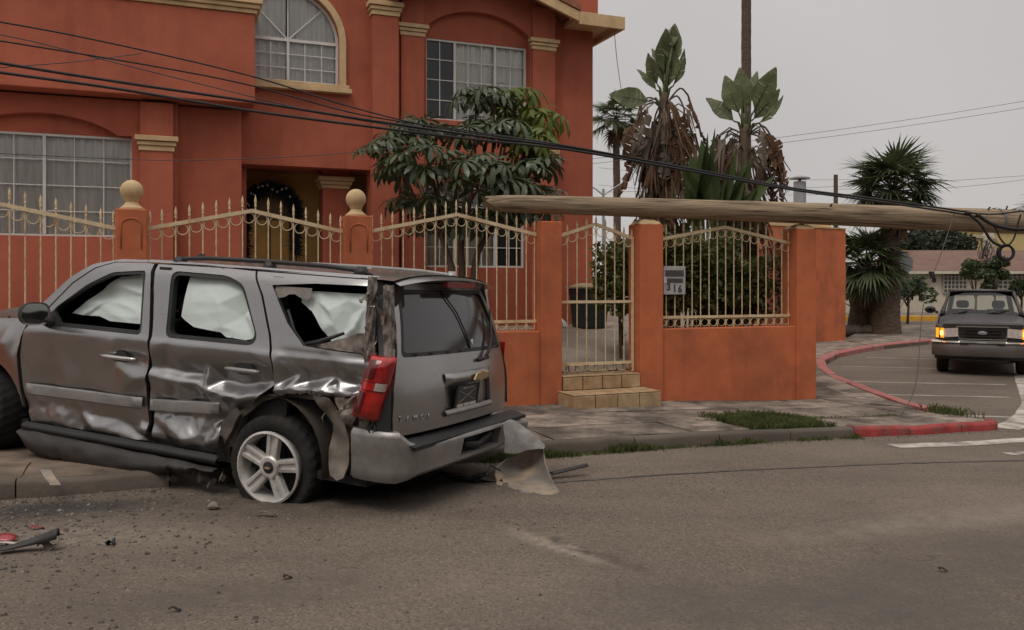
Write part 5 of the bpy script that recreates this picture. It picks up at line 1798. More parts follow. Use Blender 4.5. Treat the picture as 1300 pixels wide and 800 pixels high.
TG = [(.71, 1.845), (.76, 1.60), (.82, 1.34), (.90, 1.10), (.92, .90), (.91, .765), (-.99, .765), (-1.0, .90), (-.98, 1.10), (-.93, 1.34), (-.86, 1.60), (-.77, 1.845)]
GLS = rounded([(.655, 1.80), (.785, 1.315), (-.88, 1.30), (-.71, 1.80)], .05)
GH = rounded([(.29, 1.085), (.30, .855), (-.52, .855), (-.51, 1.085)], .03)
tg = cp(rear_panel(TG, [GLS, GH], .045), 'tailgate', M['paint'], smooth=40)
cp(rear_panel(GLS, [inset(GLS, .03)], .05, .002), 'glass_seal', M['black_plastic'], tg, smooth=True)
cp(MB().grid(24, 18, lambda u, v: (xr(.78 - 1.6 * u, 1.31 + .485 * v) + .003, (.775 - .128 * v) - (1.645 - .295 * v) * u, 1.315 - .012 * u * (1 - v) + .478 * v)), 'rear_glass', M['tint'], tg, smooth=True)
# black flanks beside the gate and the body corner behind it
cp(MB().grid(4, 14, lambda u, v: (xr(.9, .80 + 1.03 * v) + .005 + .09 * u, interp(.80 + 1.03 * v, [.8, 1.1, 1.34, 1.84], [.925, .91, .83, .72]) + .02 + .04 * u, .80 + 1.03 * v)), 'gate_jamb', M['black_plastic'], smooth=True)
cp(MB().grid(4, 14, lambda u, v: (xr(.9, .80 + 1.03 * v) + .01 + .16 * u, -interp(.80 + 1.03 * v, [.8, 1.1, 1.34, 1.84], [1.0, .985, .94, .78]) - .005 - .03 * u, .80 + 1.03 * v)), 'rear_corner', M['paint'], smooth=True)
# recess behind the plate
cp(rear_panel([(.31, 1.10), (.32, .84), (-.54, .84), (-.53, 1.10)], [], .06, -.035), 'plate_recess', M['paint'], tg, smooth=True)
ga = MB().grid(20, 7, lambda u, v: (xr(.28 - .8 * u, 1.11) - .045 * math.sin(math.pi * min(1, v * 1.15)) ** .6 * (0.3 + .7 * min(1, 12 * min(u, 1 - u))), .285 - .805 * u, 1.165 - .105 * v))
cp(ga, 'garnish', M['paint'], tg, smooth=True)
cp(MB().grid(16, 5, lambda u, v: (xr(.28 - .8 * u, .87) - .028 * math.sin(math.pi * v) ** .6, .30 - .82 * u, .885 - .05 * v)), 'step_trim', M['bumper'], tg, smooth=True)
# plate
RX = Matrix.Rotation(rad(90), 4, 'X')
def rear_tf(y, z, off):
    # local x -> car -y (reads left to right from behind), local y -> up along the gate
    return Matrix.Translation((xr(y, z, off), y, z)) @ Matrix.Rotation(rad(-6), 4, 'Y') @ Matrix(((0, 0, -1, 0), (-1, 0, 0, 0), (0, 1, 0, 0), (0, 0, 0, 1)))
PT = rear_tf(-.065, .965, .0)
pb = MB().box(-.185, .185, -.095, .095, -.006, .006)
plate_o = cp(pb.xform(PT), 'licence_plate', M['plate_black'], bevel=.003)
cp(MB().bar((-.13, -.045, .008), (.13, .055, .008), .006, .003, (0, 0, 1)).bar((-.13, .05, .0085), (.13, -.04, .0085), .004, .003, (0, 0, 1)).xform(PT), 'plate_lines', M['badge'], plate_o)
cp(MB().box(-.19, .19, .088, .10, .007, .011).box(-.19, -.172, -.1, .1, .0075, .012).box(.172, .19, -.1, .1, .0075, .012).box(-.19, .19, -.1, -.09, .0078, .0125).xform(PT), 'plate_frame', M['black_plastic'], plate_o)
rng_ = random.Random(3)
bl = MB()
for (x0, x1) in ((-.155, -.055), (-.04, .05), (.062, .165)):
    x = x0
    while x < x1 - .012:
        w_ = rng_.uniform(.013, .019)
        bl.box(x, min(x + w_, x1), -.082, -.056, .007, .010)
        x += w_ + .004
cp(bl.xform(PT), 'plate_print', M['plate_white'], plate_o)
bl = MB()
for (x0, x1) in ((-.09, -.03), (-.015, .02), (.035, .10)):
    x = x0
    while x < x1 - .008:
        bl.box(x, min(x + .012, x1), .062, .077, .007, .010)
        x += .016
cp(bl.xform(PT), 'plate_print', M['badge'], plate_o)
# cross-shaped emblem
EM = rear_tf(-.215, 1.122, .066)
bow = [(-.115, -.03), (-.135, -.03 + .0), (-.098, .03), (-.035, .03), (-.035, .042), (.035, .042), (.035, .03), (.125, .03), (.098, -.03), (.035, -.03), (.035, -.042), (-.035, -.042), (-.035, -.03)]
cp(MB().prism(bow, 0, .014, lambda a, b, t: (a * .95, b * .95, t)).xform(EM), 'emblem', M['gold'], tg, bevel=.003)
for i, ch in enumerate('TAHOE'):
    y = .85 - .083 * i
    me = text_mesh(ch, .055, M['badge'], 'badge_letter', .003, bold=.001)
    inst(me, 'badge_letter', tg, rear_tf(y, .885 - .004 * i, .004))
# wiper and its base
cp(MB().tube([(xr(-.42, 1.25, .03), -.42, 1.25), (xr(-.5, 1.3, .035), -.50, 1.30), (xr(-.62, 1.4, .03), -.62, 1.42), (xr(-.72, 1.6, .02), -.735, 1.63)], [.018, .014, .012, .009], 6).tube([(xr(-.35, 1.24, .02), -.30, 1.232), (xr(-.35, 1.24, .03), -.46, 1.25)], .017, 6), 'rear_wiper', M['black_plastic'], tg, smooth=True)
cp(MB().tube([(xr(.0, 1.78, .002), .06, 1.80), (xr(-.1, 1.6, .002), -.10, 1.62), (xr(-.2, 1.45, .002), -.17, 1.47), (xr(-.22, 1.33, .002), -.21, 1.335)], .006, 6), 'antenna_wire', M['black_plastic'], tg, smooth=True)
cp(MB().add([(xr(-.26, 1.4, .006), -.235, 1.40), (xr(-.26, 1.4, .006), -.285, 1.405), (xr(-.26, 1.36, .006), -.26, 1.36)], [(0, 1, 2)]), 'window_sticker', M['plate_white'], tg)

# tail light, knocked loose
LT = {'tl': (-.93, .985, 1.33), 'tr': (-1.10, .905, 1.325), 'br': (-1.015, .955, .865), 'bl': (-.82, 1.025, .905)}
def lf(u, v, off=0.0):
    a = Vector(LT['tl']).lerp(Vector(LT['bl']), v)
    b_ = Vector(LT['tr']).lerp(Vector(LT['br']), v)
    p = a.lerp(b_, u)
    n_ = Vector((-.38, .92, 0)).normalized()
    e = min(u, 1 - u, v, 1 - v) * 6
    return p + n_ * (off + .055 * min(1, e) ** .5 + .03 * math.sin(math.pi * u))
tl = cp(MB().grid(14, 26, lambda u, v: lf(u, v)).hexa([Vector(LT[k]) for k in ('tl', 'tr', 'br', 'bl')] + [Vector(LT[k]) + Vector((.06, -.08, 0)) for k in ('tl', 'tr', 'br', 'bl')]), 'tail_light', M['red_lens'], smooth=50, label='red tail light knocked loose')
cp(MB().grid(8, 8, lambda u, v: lf(.55 + .38 * u, .40 + .12 * v, .006)), 'reversing_lens', M['lens_clear'], tl, smooth=True)
cp(MB().grid(8, 10, lambda u, v: lf(.06 + .36 * u, .05 + .30 * v, .005)), 'dark_lens', M['lens_dark'], tl, smooth=True)
cp(MB().grid(8, 3, lambda u, v: lf(.05 + .9 * u, .385 + .012 * v, .006)).grid(8, 3, lambda u, v: lf(.05 + .9 * u, .53 + .012 * v, .006)), 'lens_rib', M['lens_dark'], tl)
cp(MB().grid(8, 12, lambda u, v: lf(.05 + .25 * u, .57 + .36 * v, .005)), 'dark_lens', M['lens_dark'], tl, smooth=True)
RL = MB().grid(8, 16, lambda u, v: (-1.04 + .20 * u, -1.01 - .03 * u + .01 * math.sin(math.pi * v), .92 + .42 * v))
cp(RL, 'tail_light', M['red_lens'], smooth=True)
# loose wiring and bracket under the light
cp(MB().tube([(-.98, .97, .86), (-1.0, .98, .81), (-.97, .99, .78), (-.93, .985, .82), (-.95, .97, .86)], .008, 6).tube([(-1.02, .95, .86), (-1.03, .96, .80)], .006, 6), 'wiring', M['cable'], smooth=True)
cp(sheet([(-.80, .90), (-.98, .84), (-1.06, .86), (-1.08, .74), (-.84, .76)], [], .03, lambda x, z: (x, .93 + (x + .8) * .35 + wav(x, z, .04, 13), z), (0, -.02, 0)), 'torn_bracket', M['primer'], smooth=50)

# rear bumper
BP = [(-.80, .985), (-.90, 1.00), (-1.02, 1.0), (-1.11, .985), (-1.18, .94), (-1.225, .86), (-1.25, .75), (-1.265, .5), (-1.28, .17), (-1.285, 0), (-1.285, -.25), (-1.28, -.50), (-1.27, -.64), (-1.265, -.78), (-1.275, -.92), (-1.30, -1.03)]
def bump_pt(i, k):
    x, y = BP[i]
    if y > .9:
        zt, zb_ = .805, .44
    elif y > .8:
        zt, zb_ = .785 if i == 4 else .73, .455
    else:
        zt = interp(y, [-1.0, -.62, 0, .8], [.655, .70, .70, .70])
        zb_ = interp(y, [-1.0, -.62, 0, .8], [.50, .475, .475, .47])
    prof = [(.10, 0.0), (.02, 0.0), (.0, .06), (-.004, .12), (.002, .32), (.012, .52), (.02, .76), (.022, .88), (.05, 1.0), (.13, 1.02)]
    q, h = prof[k]
    cx, cy = -.6, 0
    if i < 4:
        nx, ny = (0, 1) if i < 2 else (-.35, .94)
    elif i < 7:
        nx, ny = (-.75, .66) if i < 6 else (-.95, .3)
    else:
        nx, ny = -1, 0
    z = zt + (zb_ - zt) * h
    return (x - nx * q + 0.0, y - ny * q, z)
NB, NP = len(BP), 10
bv = [bump_pt(i, k) for i in range(NB) for k in range(NP)]
bf = []
for i in range(NB - 1):
    for k in range(NP - 1):
        if 8 <= i <= 10 and 3 <= k <= 5:
            continue
        bf.append((i * NP + k, (i + 1) * NP + k, (i + 1) * NP + k + 1, i * NP + k + 1))
bu = MB().add(bv, bf)
# rim folded inwards round the plate pocket
ring_i = [(8, k) for k in (3, 4, 5, 6)] + [(i, 6) for i in (9, 10, 11)] + [(11, k) for k in (5, 4, 3)] + [(i, 3) for i in (10, 9)]
rv = [Vector(bv[i * NP + k]) for i, k in ring_i]
kk = len(rv)
bu.add(rv + [p + Vector((.07, 0, 0)) for p in rv], [(i, (i + 1) % kk, (i + 1) % kk + kk, i + kk) for i in range(kk)])
bmp = cp(bu, 'rear_bumper', M['bumper'], smooth=35, label='loose silver rear bumper with an empty plate pocket')
cp(MB().box(-1.20, -1.15, -.58, .25, .47, .70), 'pocket_back', M['interior'], bmp)
cp(MB().tube([(-1.22, .05, .60), (-1.23, -.15, .57), (-1.22, -.4, .62)], .03, 8), 'hitch_part', M['black_plastic'], bmp, smooth=True)
cp(MB().grid(22, 5, lambda u, v: (-1.13 - .135 * v, .88 - 1.92 * u, .735 - .03 * v - .008 * math.sin(u * 30) * 0)).box(-1.262, -1.13, -1.06, .86, .675, .702), 'step_pad', M['black_plastic'], bmp, smooth=40)
# torn right corner folded down on the asphalt: given as real points of the street, taken into the car's frame
def cw(u_, v_, Yd):
    X = (u_ - 650) / 1100 * Yd
    return CINV @ Vector((X, Yd, 1.65 - (v_ - 360) / 1100 * Yd))
top = [cw(628, 594, 7.30), cw(648, 581, 7.36), cw(670, 573, 7.33), cw(690, 568, 7.22)]
mid = [cw(629, 606, 7.26), cw(650, 597, 7.40), cw(674, 589, 7.38), cw(691, 584, 7.15)]
low = [cw(630, 617, 7.05), cw(650, 612, 7.15), cw(680, 608, 7.10), cw(699, 605, 6.95)]
bot = [cw(633, 626, 6.82), cw(658, 625, 6.84), cw(684, 629, 6.74), cw(711, 627, 6.78)]
def cat(P, t):
    n = len(P) - 1
    i = min(int(t * n), n - 1)
    f = t * n - i
    p0, p1, p2, p3 = P[max(i - 1, 0)], P[i], P[i + 1], P[min(i + 2, n)]
    return 0.5 * ((2 * p1) + (p2 - p0) * f + (2 * p0 - 5 * p1 + 4 * p2 - p3) * f * f + (3 * p1 - p0 - 3 * p2 + p3) * f ** 3)
def flap(u, v):
    p = cat([cat(r_, u) for r_ in (top, mid, low, bot)], v)
    return p + Vector((.012 * noise.noise(Vector((u * 6, v * 5, 2))), 0, .012 * noise.noise(Vector((u * 7, v * 7, 5))) * (1 if v < .95 else .2)))
fl_ = MB().grid(18, 18, flap, skip=lambda u, v: (v > .9 and .22 < u < .34) or (v > .82 and u < .06))
fo = cp(fl_, 'bumper_corner', M['bumper_raw'], bmp, smooth=True, label='torn bumper corner hanging down to the asphalt')
md = fo.modifiers.new('thick', 'SOLIDIFY')
md.thickness = .008
# outer painted skin of the same corner, above the fold
sk = [[cw(638, 537, 7.36), cw(651, 533, 7.38), cw(672, 547, 7.34), cw(691, 564, 7.20)], [cw(638, 556, 7.31), cw(653, 554, 7.34), cw(674, 560, 7.28), cw(691, 567, 7.18)], [cw(640, 576, 7.30), cw(655, 577, 7.28), cw(674, 571, 7.22), cw(690, 570, 7.15)]]
sk[1] = [(sk[0][i] + sk[2][i]) / 2 + Vector((-.012, 0, 0)) for i in range(4)]
so = cp(MB().grid(20, 12, lambda u, v: cat([cat(r_, u) for r_ in sk], v) + Vector((.012 * ridge(u * .5, v * .3, 8, 6), 0, 0))), 'bumper_corner', M['bumper_torn'], bmp, smooth=True)
md = so.modifiers.new('thick', 'SOLIDIFY')
md.thickness = .006
cp(MB().tube([cw(620, 600, 7.1), cw(600, 608, 7.15), cw(575, 606, 7.2), cw(560, 600, 7.3)], [.02, .03, .03, .02], 6).tube([cw(636, 598, 7.1), cw(622, 590, 7.1), cw(618, 604, 7.0)], .008, 5), 'dangling_bracket', M['black_plastic'], bmp)

# wheels
def tyre_mesh(flat=None, yoff=0.0):
    m = MB()
    prof = [(.270, .115), (.285, .130), (.32, .140), (.355, .138), (.378, .122), (.388, .10), (.392, .05), (.393, 0), (.392, -.05), (.388, -.10), (.378, -.122), (.355, -.138), (.32, -.140), (.285, -.13), (.27, -.115)]
    n = 120
    def f(u, v):
        k = int(round(v * (len(prof) - 1)))
        r, y = prof[k]
        a = 2 * math.pi * u
        i = int(round(u * n))
        if 4 <= k <= 10 and (i + k * 1) % 4 == 0:
            r -= .014
        if k in (6, 8):
            r -= .008
        x, z = r * math.cos(a), r * math.sin(a)
        y += yoff
        if flat is not None:
            if z < -flat:
                bul = (-flat - z)
                z = -flat + bul * .02
                y += (bul * .5 if y > yoff else -bul * .5)
            elif yoff:
                y += .0
        return (x, y, z)
    m.grid(n, len(prof), f, wrap=True)
    return m


def rim_parts(parent, Mx):
    lipm = MB().lathe([(.262, .128), (.278, .122), (.276, .10), (.255, .085), (.248, .03), (.245, -.09), (.272, -.12)], n=40, ax='y', cap=False)
    lipm.lathe([(.262, .128), (.252, .10), (.240, .06), (.238, -.09)], n=40, ax='y', cap=False)
    rim = cp(lipm.xform(Mx), 'rim', M['alloy'], parent, smooth=40)
    for i in range(5):
        a = rad(90 + 72 * i + 8)
        s_ = MB()
        for e in (-1, 1):
            o0, o1 = e * .028, e * .036
            hw = .018
            def P(r, o, y):
                return (r * math.cos(a) - o * math.sin(a), y, r * math.sin(a) + o * math.cos(a))
            s_.hexa([P(.05, o0 - hw, .045), P(.252, o1 - hw * 1.15, .06), P(.252, o1 + hw * 1.15, .06), P(.05, o0 + hw, .045),
                     P(.05, o0 - hw * .8, .098), P(.252, o1 - hw * .9, .112), P(.252, o1 + hw * .9, .112), P(.05, o0 + hw * .8, .098)])
        def P2(r, o, y):
            return (r * math.cos(a) - o * math.sin(a), y, r * math.sin(a) + o * math.cos(a))
        s_.hexa([P2(.05, -.02, .04), P2(.252, -.03, .055), P2(.252, .03, .055), P2(.05, .02, .04), P2(.05, -.02, .086), P2(.252, -.03, .094), P2(.252, .03, .094), P2(.05, .02, .086)])
        cp(s_.xform(Mx), 'spoke', M['alloy'], parent, bevel=.005)
    cp(MB().lathe([(.088, .04), (.088, .10), (.075, .112), (.05, .112), (.048, .106), (.001, .106)], n=24, ax='y', cap=False).xform(Mx), 'hub', M['alloy'], parent, smooth=40)
    cp(MB().lathe([(.042, .104), (.042, .116), (.03, .121), (.001, .122)], n=20, ax='y', cap=False).xform(Mx), 'hub_cap', M['black_plastic'], parent, smooth=40)
    cp(MB().prism([(-.028, -.007), (-.02, .007), (-.008, .007), (-.008, .011), (.008, .011), (.008, .007), (.028, .007), (.02, -.007), (.008, -.007), (.008, -.011), (-.008, -.011), (-.008, -.007)], .1222, .126, lambda p, q, t: (-p, t, q)).xform(Mx), 'hub_emblem', M['gold'], parent)
    cp(MB().lathe([(.001, -.06), (.236, -.06), (.236, -.03), (.001, -.03)], n=28, ax='y', cap=False).xform(Mx), 'brake_drum', M['interior'], parent)


def wheel(pos, outward, flat=None, toe=0, camber=0, yoff=0.0):
    Mx = Matrix.Translation(pos) @ Matrix.Rotation(rad(toe), 4, 'Z') @ Matrix.Rotation(rad(camber), 4, 'X') @ Matrix.Rotation(0 if outward > 0 else math.pi, 4, 'Z')
    w_ = cp(tyre_mesh(flat, yoff).xform(Mx), 'wheel', M['rubber'], smooth=35)
    rim_parts(w_, Mx)
    return w_
wl = wheel((-.03, .83, .408), 1, flat=.262, toe=4, camber=-3, yoff=-.055)
cp(MB().lathe([(.272, .06), (.30, .045), (.335, .02), (.36, .03)], n=40, ax='y', cap=False).xform(Matrix.Translation((-.03, .83, .408)) @ Matrix.Rotation(rad(4), 4, 'Z')), 'collapsed_sidewall', M['rubber'], wl, smooth=True)
wheel((3.31, .77, .45), 1, toe=-14)
wheel((3.31, -.79, .47), -1, toe=-14)
wheel((0.0, -.80, .58), -1)

# ================================================================ the dark pickup waiting at the corner
def at(u, v, Y):
    """a point of the street measured in the photograph at distance Y"""
    return Vector(((u - 650) / 1100 * Y, Y, 1.65 - (v - 360) / 1100 * Y))


TX, TY = 8.96, 16.5
TRM = Matrix.Translation((TX, TY, zroad(L(TX, TY)[0]))) @ Matrix.Rotation(rad(-117.5), 4, 'Z') @ Matrix.Diagonal((1, .94, 1.02, 1))
tr = thing('pickup_truck', 'dark grey pickup truck with amber lamps lit, facing the camera', 'truck', M=TRM)
M['t_paint'] = pmat('pickup_paint', (0.034, 0.029, 0.027), 0.48, metal=0.2, var=0.25, vscale=3, coords='obj', coat=0.15, col2=(0.075, 0.062, 0.054), c2amt=0.45, c2scale=2)
M['t_bumper'] = pmat('pickup_bumper', (0.17, 0.152, 0.14), 0.45, metal=0.5, var=0.2, coords='obj')
M['amber'] = pmat('amber_lamp', (0.65, 0.22, 0.02), 0.3, var=0.1, coords='obj', emit=(1.0, 0.36, 0.02), estr=1.1)
M['amber_hot'] = pmat('amber_bulb', (0.9, 0.6, 0.2), 0.3, var=0.05, coords='obj', emit=(1.0, 0.66, 0.16), estr=3.6)
M['t_lens'] = pmat('headlamp_lens', (0.58, 0.50, 0.47), 0.3, var=0.25, vscale=20, coords='obj', coat=0.6)
M['blue_oval'] = pmat('oval_badge', (0.33, 0.34, 0.38), 0.3, metal=0.4, var=0.1, coords='obj')


def tp(mb, name, mat, parent=None, **kw):
    return mb.build(name, mat, parent or tr, **kw)


def zh(x, y):
    return 0.965 + 0.135 * min(1, (-x) / 1.1) ** 0.8 + 0.03 * (1 - (y / .8) ** 2) - 0.05 * max(0, (abs(y) - .62) / .2) ** 2 - .05 * max(0, 1 + x / .1) ** 2
tp(MB().grid(16, 21, lambda u, v: (-.02 - 1.22 * u - .06 * (2 * v - 1) ** 2 * (1 - u), -.80 + 1.6 * v, zh(-1.22 * u, -.80 + 1.6 * v))), 'hood', M['t_paint'], smooth=True)
arch1 = [(-.82 + .40 * math.cos(rad(a)), .34 + .40 * math.sin(rad(a))) for a in range(0, 181, 15)]
arch2 = [(-3.72 + .40 * math.cos(rad(a)), .34 + .40 * math.sin(rad(a))) for a in range(0, 181, 15)]
body = [(-.04, .40)] + [(x, z) for x, z in arch1] + [(-1.3, .30), (-3.2, .30)] + [(x, z) for x, z in arch2] + [(-4.6, .42), (-4.62, 1.08), (-1.9, 1.08), (-1.2, 1.07), (-.5, 1.0), (-.05, .90)]
for sg_ in (-1, 1):
    tp(sheet(body, [], .12, lambda x, z: (x, sg_ * (.875 - .05 * abs((z - .75) / .4) ** 2 - .10 * max(0, (x + .45) / .42) ** 2), z), (0, -.03 * sg_, 0)), 'side_panel', M['t_paint'], smooth=40)
    # corner lamp and headlamp
    lampm = MB().grid(6, 5, lambda u, v: (-.02 - .16 * u * u, sg_ * (.70 + .155 * u), .705 + .185 * v))
    tp(lampm, 'corner_lamp', M['amber'], smooth=True)
    tp(MB().grid(6, 5, lambda u, v: (.0 - .06 * u * u, sg_ * (.72 + .06 * u), .755 + .085 * v)), 'lamp_bulb', M['amber_hot'], smooth=True)
    tp(MB().grid(8, 5, lambda u, v: (.012 - .03 * u, sg_ * (.44 + .255 * u), .715 + .165 * v + .02 * (1 - u))), 'headlamp', M['t_lens'], smooth=True)
    tp(MB().box(-.10, -.005, sg_ * .43 if sg_ > 0 else -.72, .72 if sg_ > 0 else -.43, .68, .70), 'lamp_trim', M['t_paint'])
    # mirror
    mm_ = tp(MB().grid(10, 12, lambda u, v: (-1.42 + .06 * math.cos(math.pi * u), sg_ * (1.0 + .115 * math.sin(math.pi * max(.03, u)) ** .4 * math.cos(2 * math.pi * v)), 1.20 + .075 * math.sin(math.pi * max(u, .03)) ** .4 * math.sin(2 * math.pi * v))), 'mirror', M['black_plastic'], smooth=True)
    tp(MB().bar((-1.42, sg_ * .90, 1.16), (-1.42, sg_ * .84, 1.14), .06, .05), 'mirror_arm', M['black_plastic'])
# nose
tp(MB().grid(4, 12, lambda u, v: (-.015 - .04 * (2 * v - 1) ** 2, -.72 + 1.44 * v, .64 + .33 * u), skip=lambda u, v: .30 < v < .70 and u < .75), 'nose_panel', M['t_paint'], smooth=True)
gr = tp(MB().box(-.07, -.05, -.45, .45, .64, .93), 'grille', M['black_plastic'])
tp(MB().bar((-.005, -.47, .925), (-.005, .47, .925), .03, .022).bar((-.005, -.42, .69), (-.005, .42, .69), .02, .016).bar((-.005, -.465, .92), (-.005, -.42, .69), .02, .016).bar((-.005, .465, .92), (-.005, .42, .69), .02, .016), 'grille_surround', M['chrome'], gr)
for z in (.745, .805, .865):
    tp(MB().box(-.04, -.015, -.43, .43, z - .008, z + .008), 'grille_bar', M['t_paint'], gr)
tp(MB().box(-.03, -.006, -.10, .10, .77, .85), 'badge_mount', M['black_plastic'], gr)
tp(MB().grid(5, 20, lambda u, v: (.004 + .008 * (1 - u * u), .085 * u * math.cos(2 * math.pi * v), .81 + .034 * u * math.sin(2 * math.pi * v))), 'oval_badge', M['blue_oval'], gr, smooth=True)
# bumper
bt = tp(MB().grid(24, 8, lambda u, v: (.10 - .20 * abs(2 * u - 1) ** 4 - .03 * (2 * v - 1) ** 2, -.93 + 1.86 * u, .37 + .26 * v)), 'front_bumper', M['t_bumper'], smooth=True)
tp(MB().grid(24, 4, lambda u, v: (.115 - .20 * abs(2 * u - 1) ** 4 - .10 * v, -.935 + 1.87 * u, .625 + .04 * math.sin(math.pi * .5 * v))), 'bumper_top', M['chrome'], bt, smooth=True)
for y in (-.33, .33):
    tp(MB().box(.06, .105, y - .07, y + .07, .595, .625), 'bumper_slot', M['black_plastic'], bt)
tp(MB().grid(24, 4, lambda u, v: (.04 - .16 * abs(2 * u - 1) ** 4 - .1 * v, -.88 + 1.76 * u, .37 - .07 * v)), 'valance', M['black_plastic'], bt, smooth=True)
# cab
def cab(u, v):
    """windscreen plane: u across, v up"""
    hw = .735 - .115 * v
    return (-1.18 - .56 * v - .10 * (2 * u - 1) ** 2, -hw + 2 * hw * u, 1.105 + .455 * v + .015 * math.sin(math.pi * u))
tp(MB().grid(12, 6, cab), 'windscreen', M['clear'], smooth=True)
ws = MB()
for u in (0, 1):
    ws.tube([Vector(cab(u, v)) + Vector((.01, .012 * (2 * u - 1), 0)) for v in (0, .33, .66, 1)], .032, 8)
ws.tube([Vector(cab(u / 10, 1)) + Vector((0, 0, .012)) for u in range(11)], .028, 8)
tp(ws, 'windscreen_frame', M['t_paint'], smooth=True)
tp(MB().grid(8, 12, lambda u, v: (-1.74 - 1.0 * u, -.615 + 1.23 * v, 1.565 + .035 * math.sin(math.pi * v) + .02 * math.sin(math.pi * u))), 'roof', M['t_paint'], smooth=True)
for sg_ in (-1, 1):
    door = [(-1.25, 1.05), (-2.72, 1.05), (-2.78, 1.35), (-2.72, 1.57), (-1.78, 1.57)]
    win = [(-1.42, 1.12), (-2.62, 1.12), (-2.64, 1.50), (-1.84, 1.52)]
    tp(sheet(door, [win], .15, lambda x, z: (x, sg_ * (.855 - .45 * max(0, z - 1.05)), z), (0, -.03 * sg_, 0)), 'door_frame', M['t_paint'], smooth=40)
    tp(sheet(win, [], .3, lambda x, z: (x, sg_ * (.85 - .45 * max(0, z - 1.05)), z)), 'side_window', M['clear'])
tp(plate([(-.70, 1.08), (.70, 1.08), (.61, 1.57), (-.61, 1.57)], [[(-.58, 1.17), (.58, 1.17), (.52, 1.48), (-.52, 1.48)]], -2.74, -2.70, lambda a, b, t: (t, a, b)), 'cab_back', M['t_paint'])
tp(MB().box(-2.7, -1.2, -.78, .78, .35, .42).grid(3, 8, lambda u, v: (-1.2 - .35 * u, -.74 + 1.48 * v, 1.06 - .1 * u)), 'cab_floor', M['interior'])
for y in (-.36, .36):
    m = MB().box(-2.45, -2.2, y - .25, y + .25, .6, 1.20).box(-2.42, -2.30, y - .13, y + .13, 1.22, 1.38)
    tp(m, 'seat', M['seat'], bevel=.05)
tp(MB().tube([(-1.62, .36 + .17 * math.cos(a), 1.07 + .16 * math.sin(a)) for a in [2 * math.pi * k / 16 for k in range(16)]], .014, 6, closed=True), 'steering_wheel', M['interior'])
for a0, a1 in (((-1.22, -.55, 1.125), (-1.37, -.10, 1.195)), ((-1.20, .08, 1.135), (-1.37, .58, 1.20))):
    tp(MB().tube([a0, Vector(a0).lerp(Vector(a1), .5) + Vector((.05, 0, .02)), a1], [.016, .012, .008], 6), 'wiper', M['black_plastic'])
# bed, underbody, wheels
tp(MB().box(-4.6, -2.8, -.80, .80, .62, .68).box(-4.62, -4.56, -.82, .82, .45, 1.08).box(-2.84, -2.79, -.82, .82, .5, 1.08), 'bed', M['t_paint'])
tp(MB().box(-4.5, -.15, -.55, .55, .30, .42).box(-.9, -.75, -.7, .7, .28, .36), 'chassis', M['interior'])
tw = MB().lathe([(.20, .10), (.23, .115), (.30, .115), (.335, .095), (.345, .06), (.345, -.06), (.335, -.095), (.30, -.115), (.23, -.115), (.20, -.1)], n=36, ax='y', cap=False)
tw_me = tw.mesh('wheel', M['rubber'], 40)
trm = MB().lathe([(.20, .10), (.195, .05), (.10, .06), (.09, .09), (.001, .09)], n=24, ax='y', cap=False).mesh('rim', M['alloy'], 40)
for x in (-.82, -3.72):
    for y in (-.74, .74):
        o = inst(tw_me, 'wheel', tr, Matrix.Translation((x, y, .345)) @ Matrix.Rotation(0 if y > 0 else math.pi, 4, 'Z'))
        inst(trm, 'rim', o)

# ================================================================ fallen utility pole and cables
PA, PB = at(620, 258, 10.85), at(1300, 281, 14.1)
PB = PA + (PB - PA) * 1.32
pl = thing('utility_pole', 'fallen wooden utility pole lying across the fence posts', 'pole', M=Matrix.Translation(PA) @ (PB - PA).to_track_quat('X', 'Z').to_matrix().to_4x4())
PLEN = (PB - PA).length
m = MB()
def polef(u, v):
    x = PLEN * v
    a = 2 * math.pi * u
    r = .108 + .09 * v / .757
    if v < .08:
        r *= interp(v / .08, [0, .15, .5, 1], [.78, .93, 1.0, 1])
    r *= 1 + .03 * noise.noise(Vector((math.cos(a) * 2.2, math.sin(a) * 2.2, x * .8))) + .015 * noise.noise(Vector((math.cos(a) * 7, math.sin(a) * 7, x * .5)))
    x += (.10 * noise.noise(Vector((math.cos(a) * 2.5, math.sin(a) * 2.5, 3))) - .06 * math.sin(a)) if v < .01 else 0
    return (x, r * math.cos(a), r * math.sin(a) + .012 * math.sin(x * .5))
m.grid(28, 70, polef, wrap=True)
m.add([polef(k / 28, 0) for k in range(28)], [tuple(range(28))])
m.add([polef(k / 28, 1) for k in range(28)], [tuple(range(28))])
m.build('shaft', M['pole_wood'], pl, smooth=60)
rs = random.Random(9)
for k in range(9):
    a = rs.uniform(0, 6.28)
    c = Vector((.05, .05 * math.cos(a), .05 * math.sin(a)))
    MB().add([c + Vector((0, .015, 0)), c + Vector((0, -.015, .01)), c + Vector((.0, 0, -.015)), c + Vector((-rs.uniform(.08, .22), rs.uniform(-.03, .03), rs.uniform(-.02, .05)))], [(0, 1, 3), (1, 2, 3), (2, 0, 3), (0, 2, 1)]).build('splinter', M['pole_wood'], pl)
for x_, w_ in ((9.05, .05), (8.6, .035)):
    r_ = .108 + .09 * (x_ / PLEN) / .757 + .006
    MB().lathe([(r_, x_ - w_), (r_ + .006, x_), (r_, x_ + w_)], n=24, ax='x', cap=False).build('steel_band', M['grey_plastic'], pl, smooth=True)
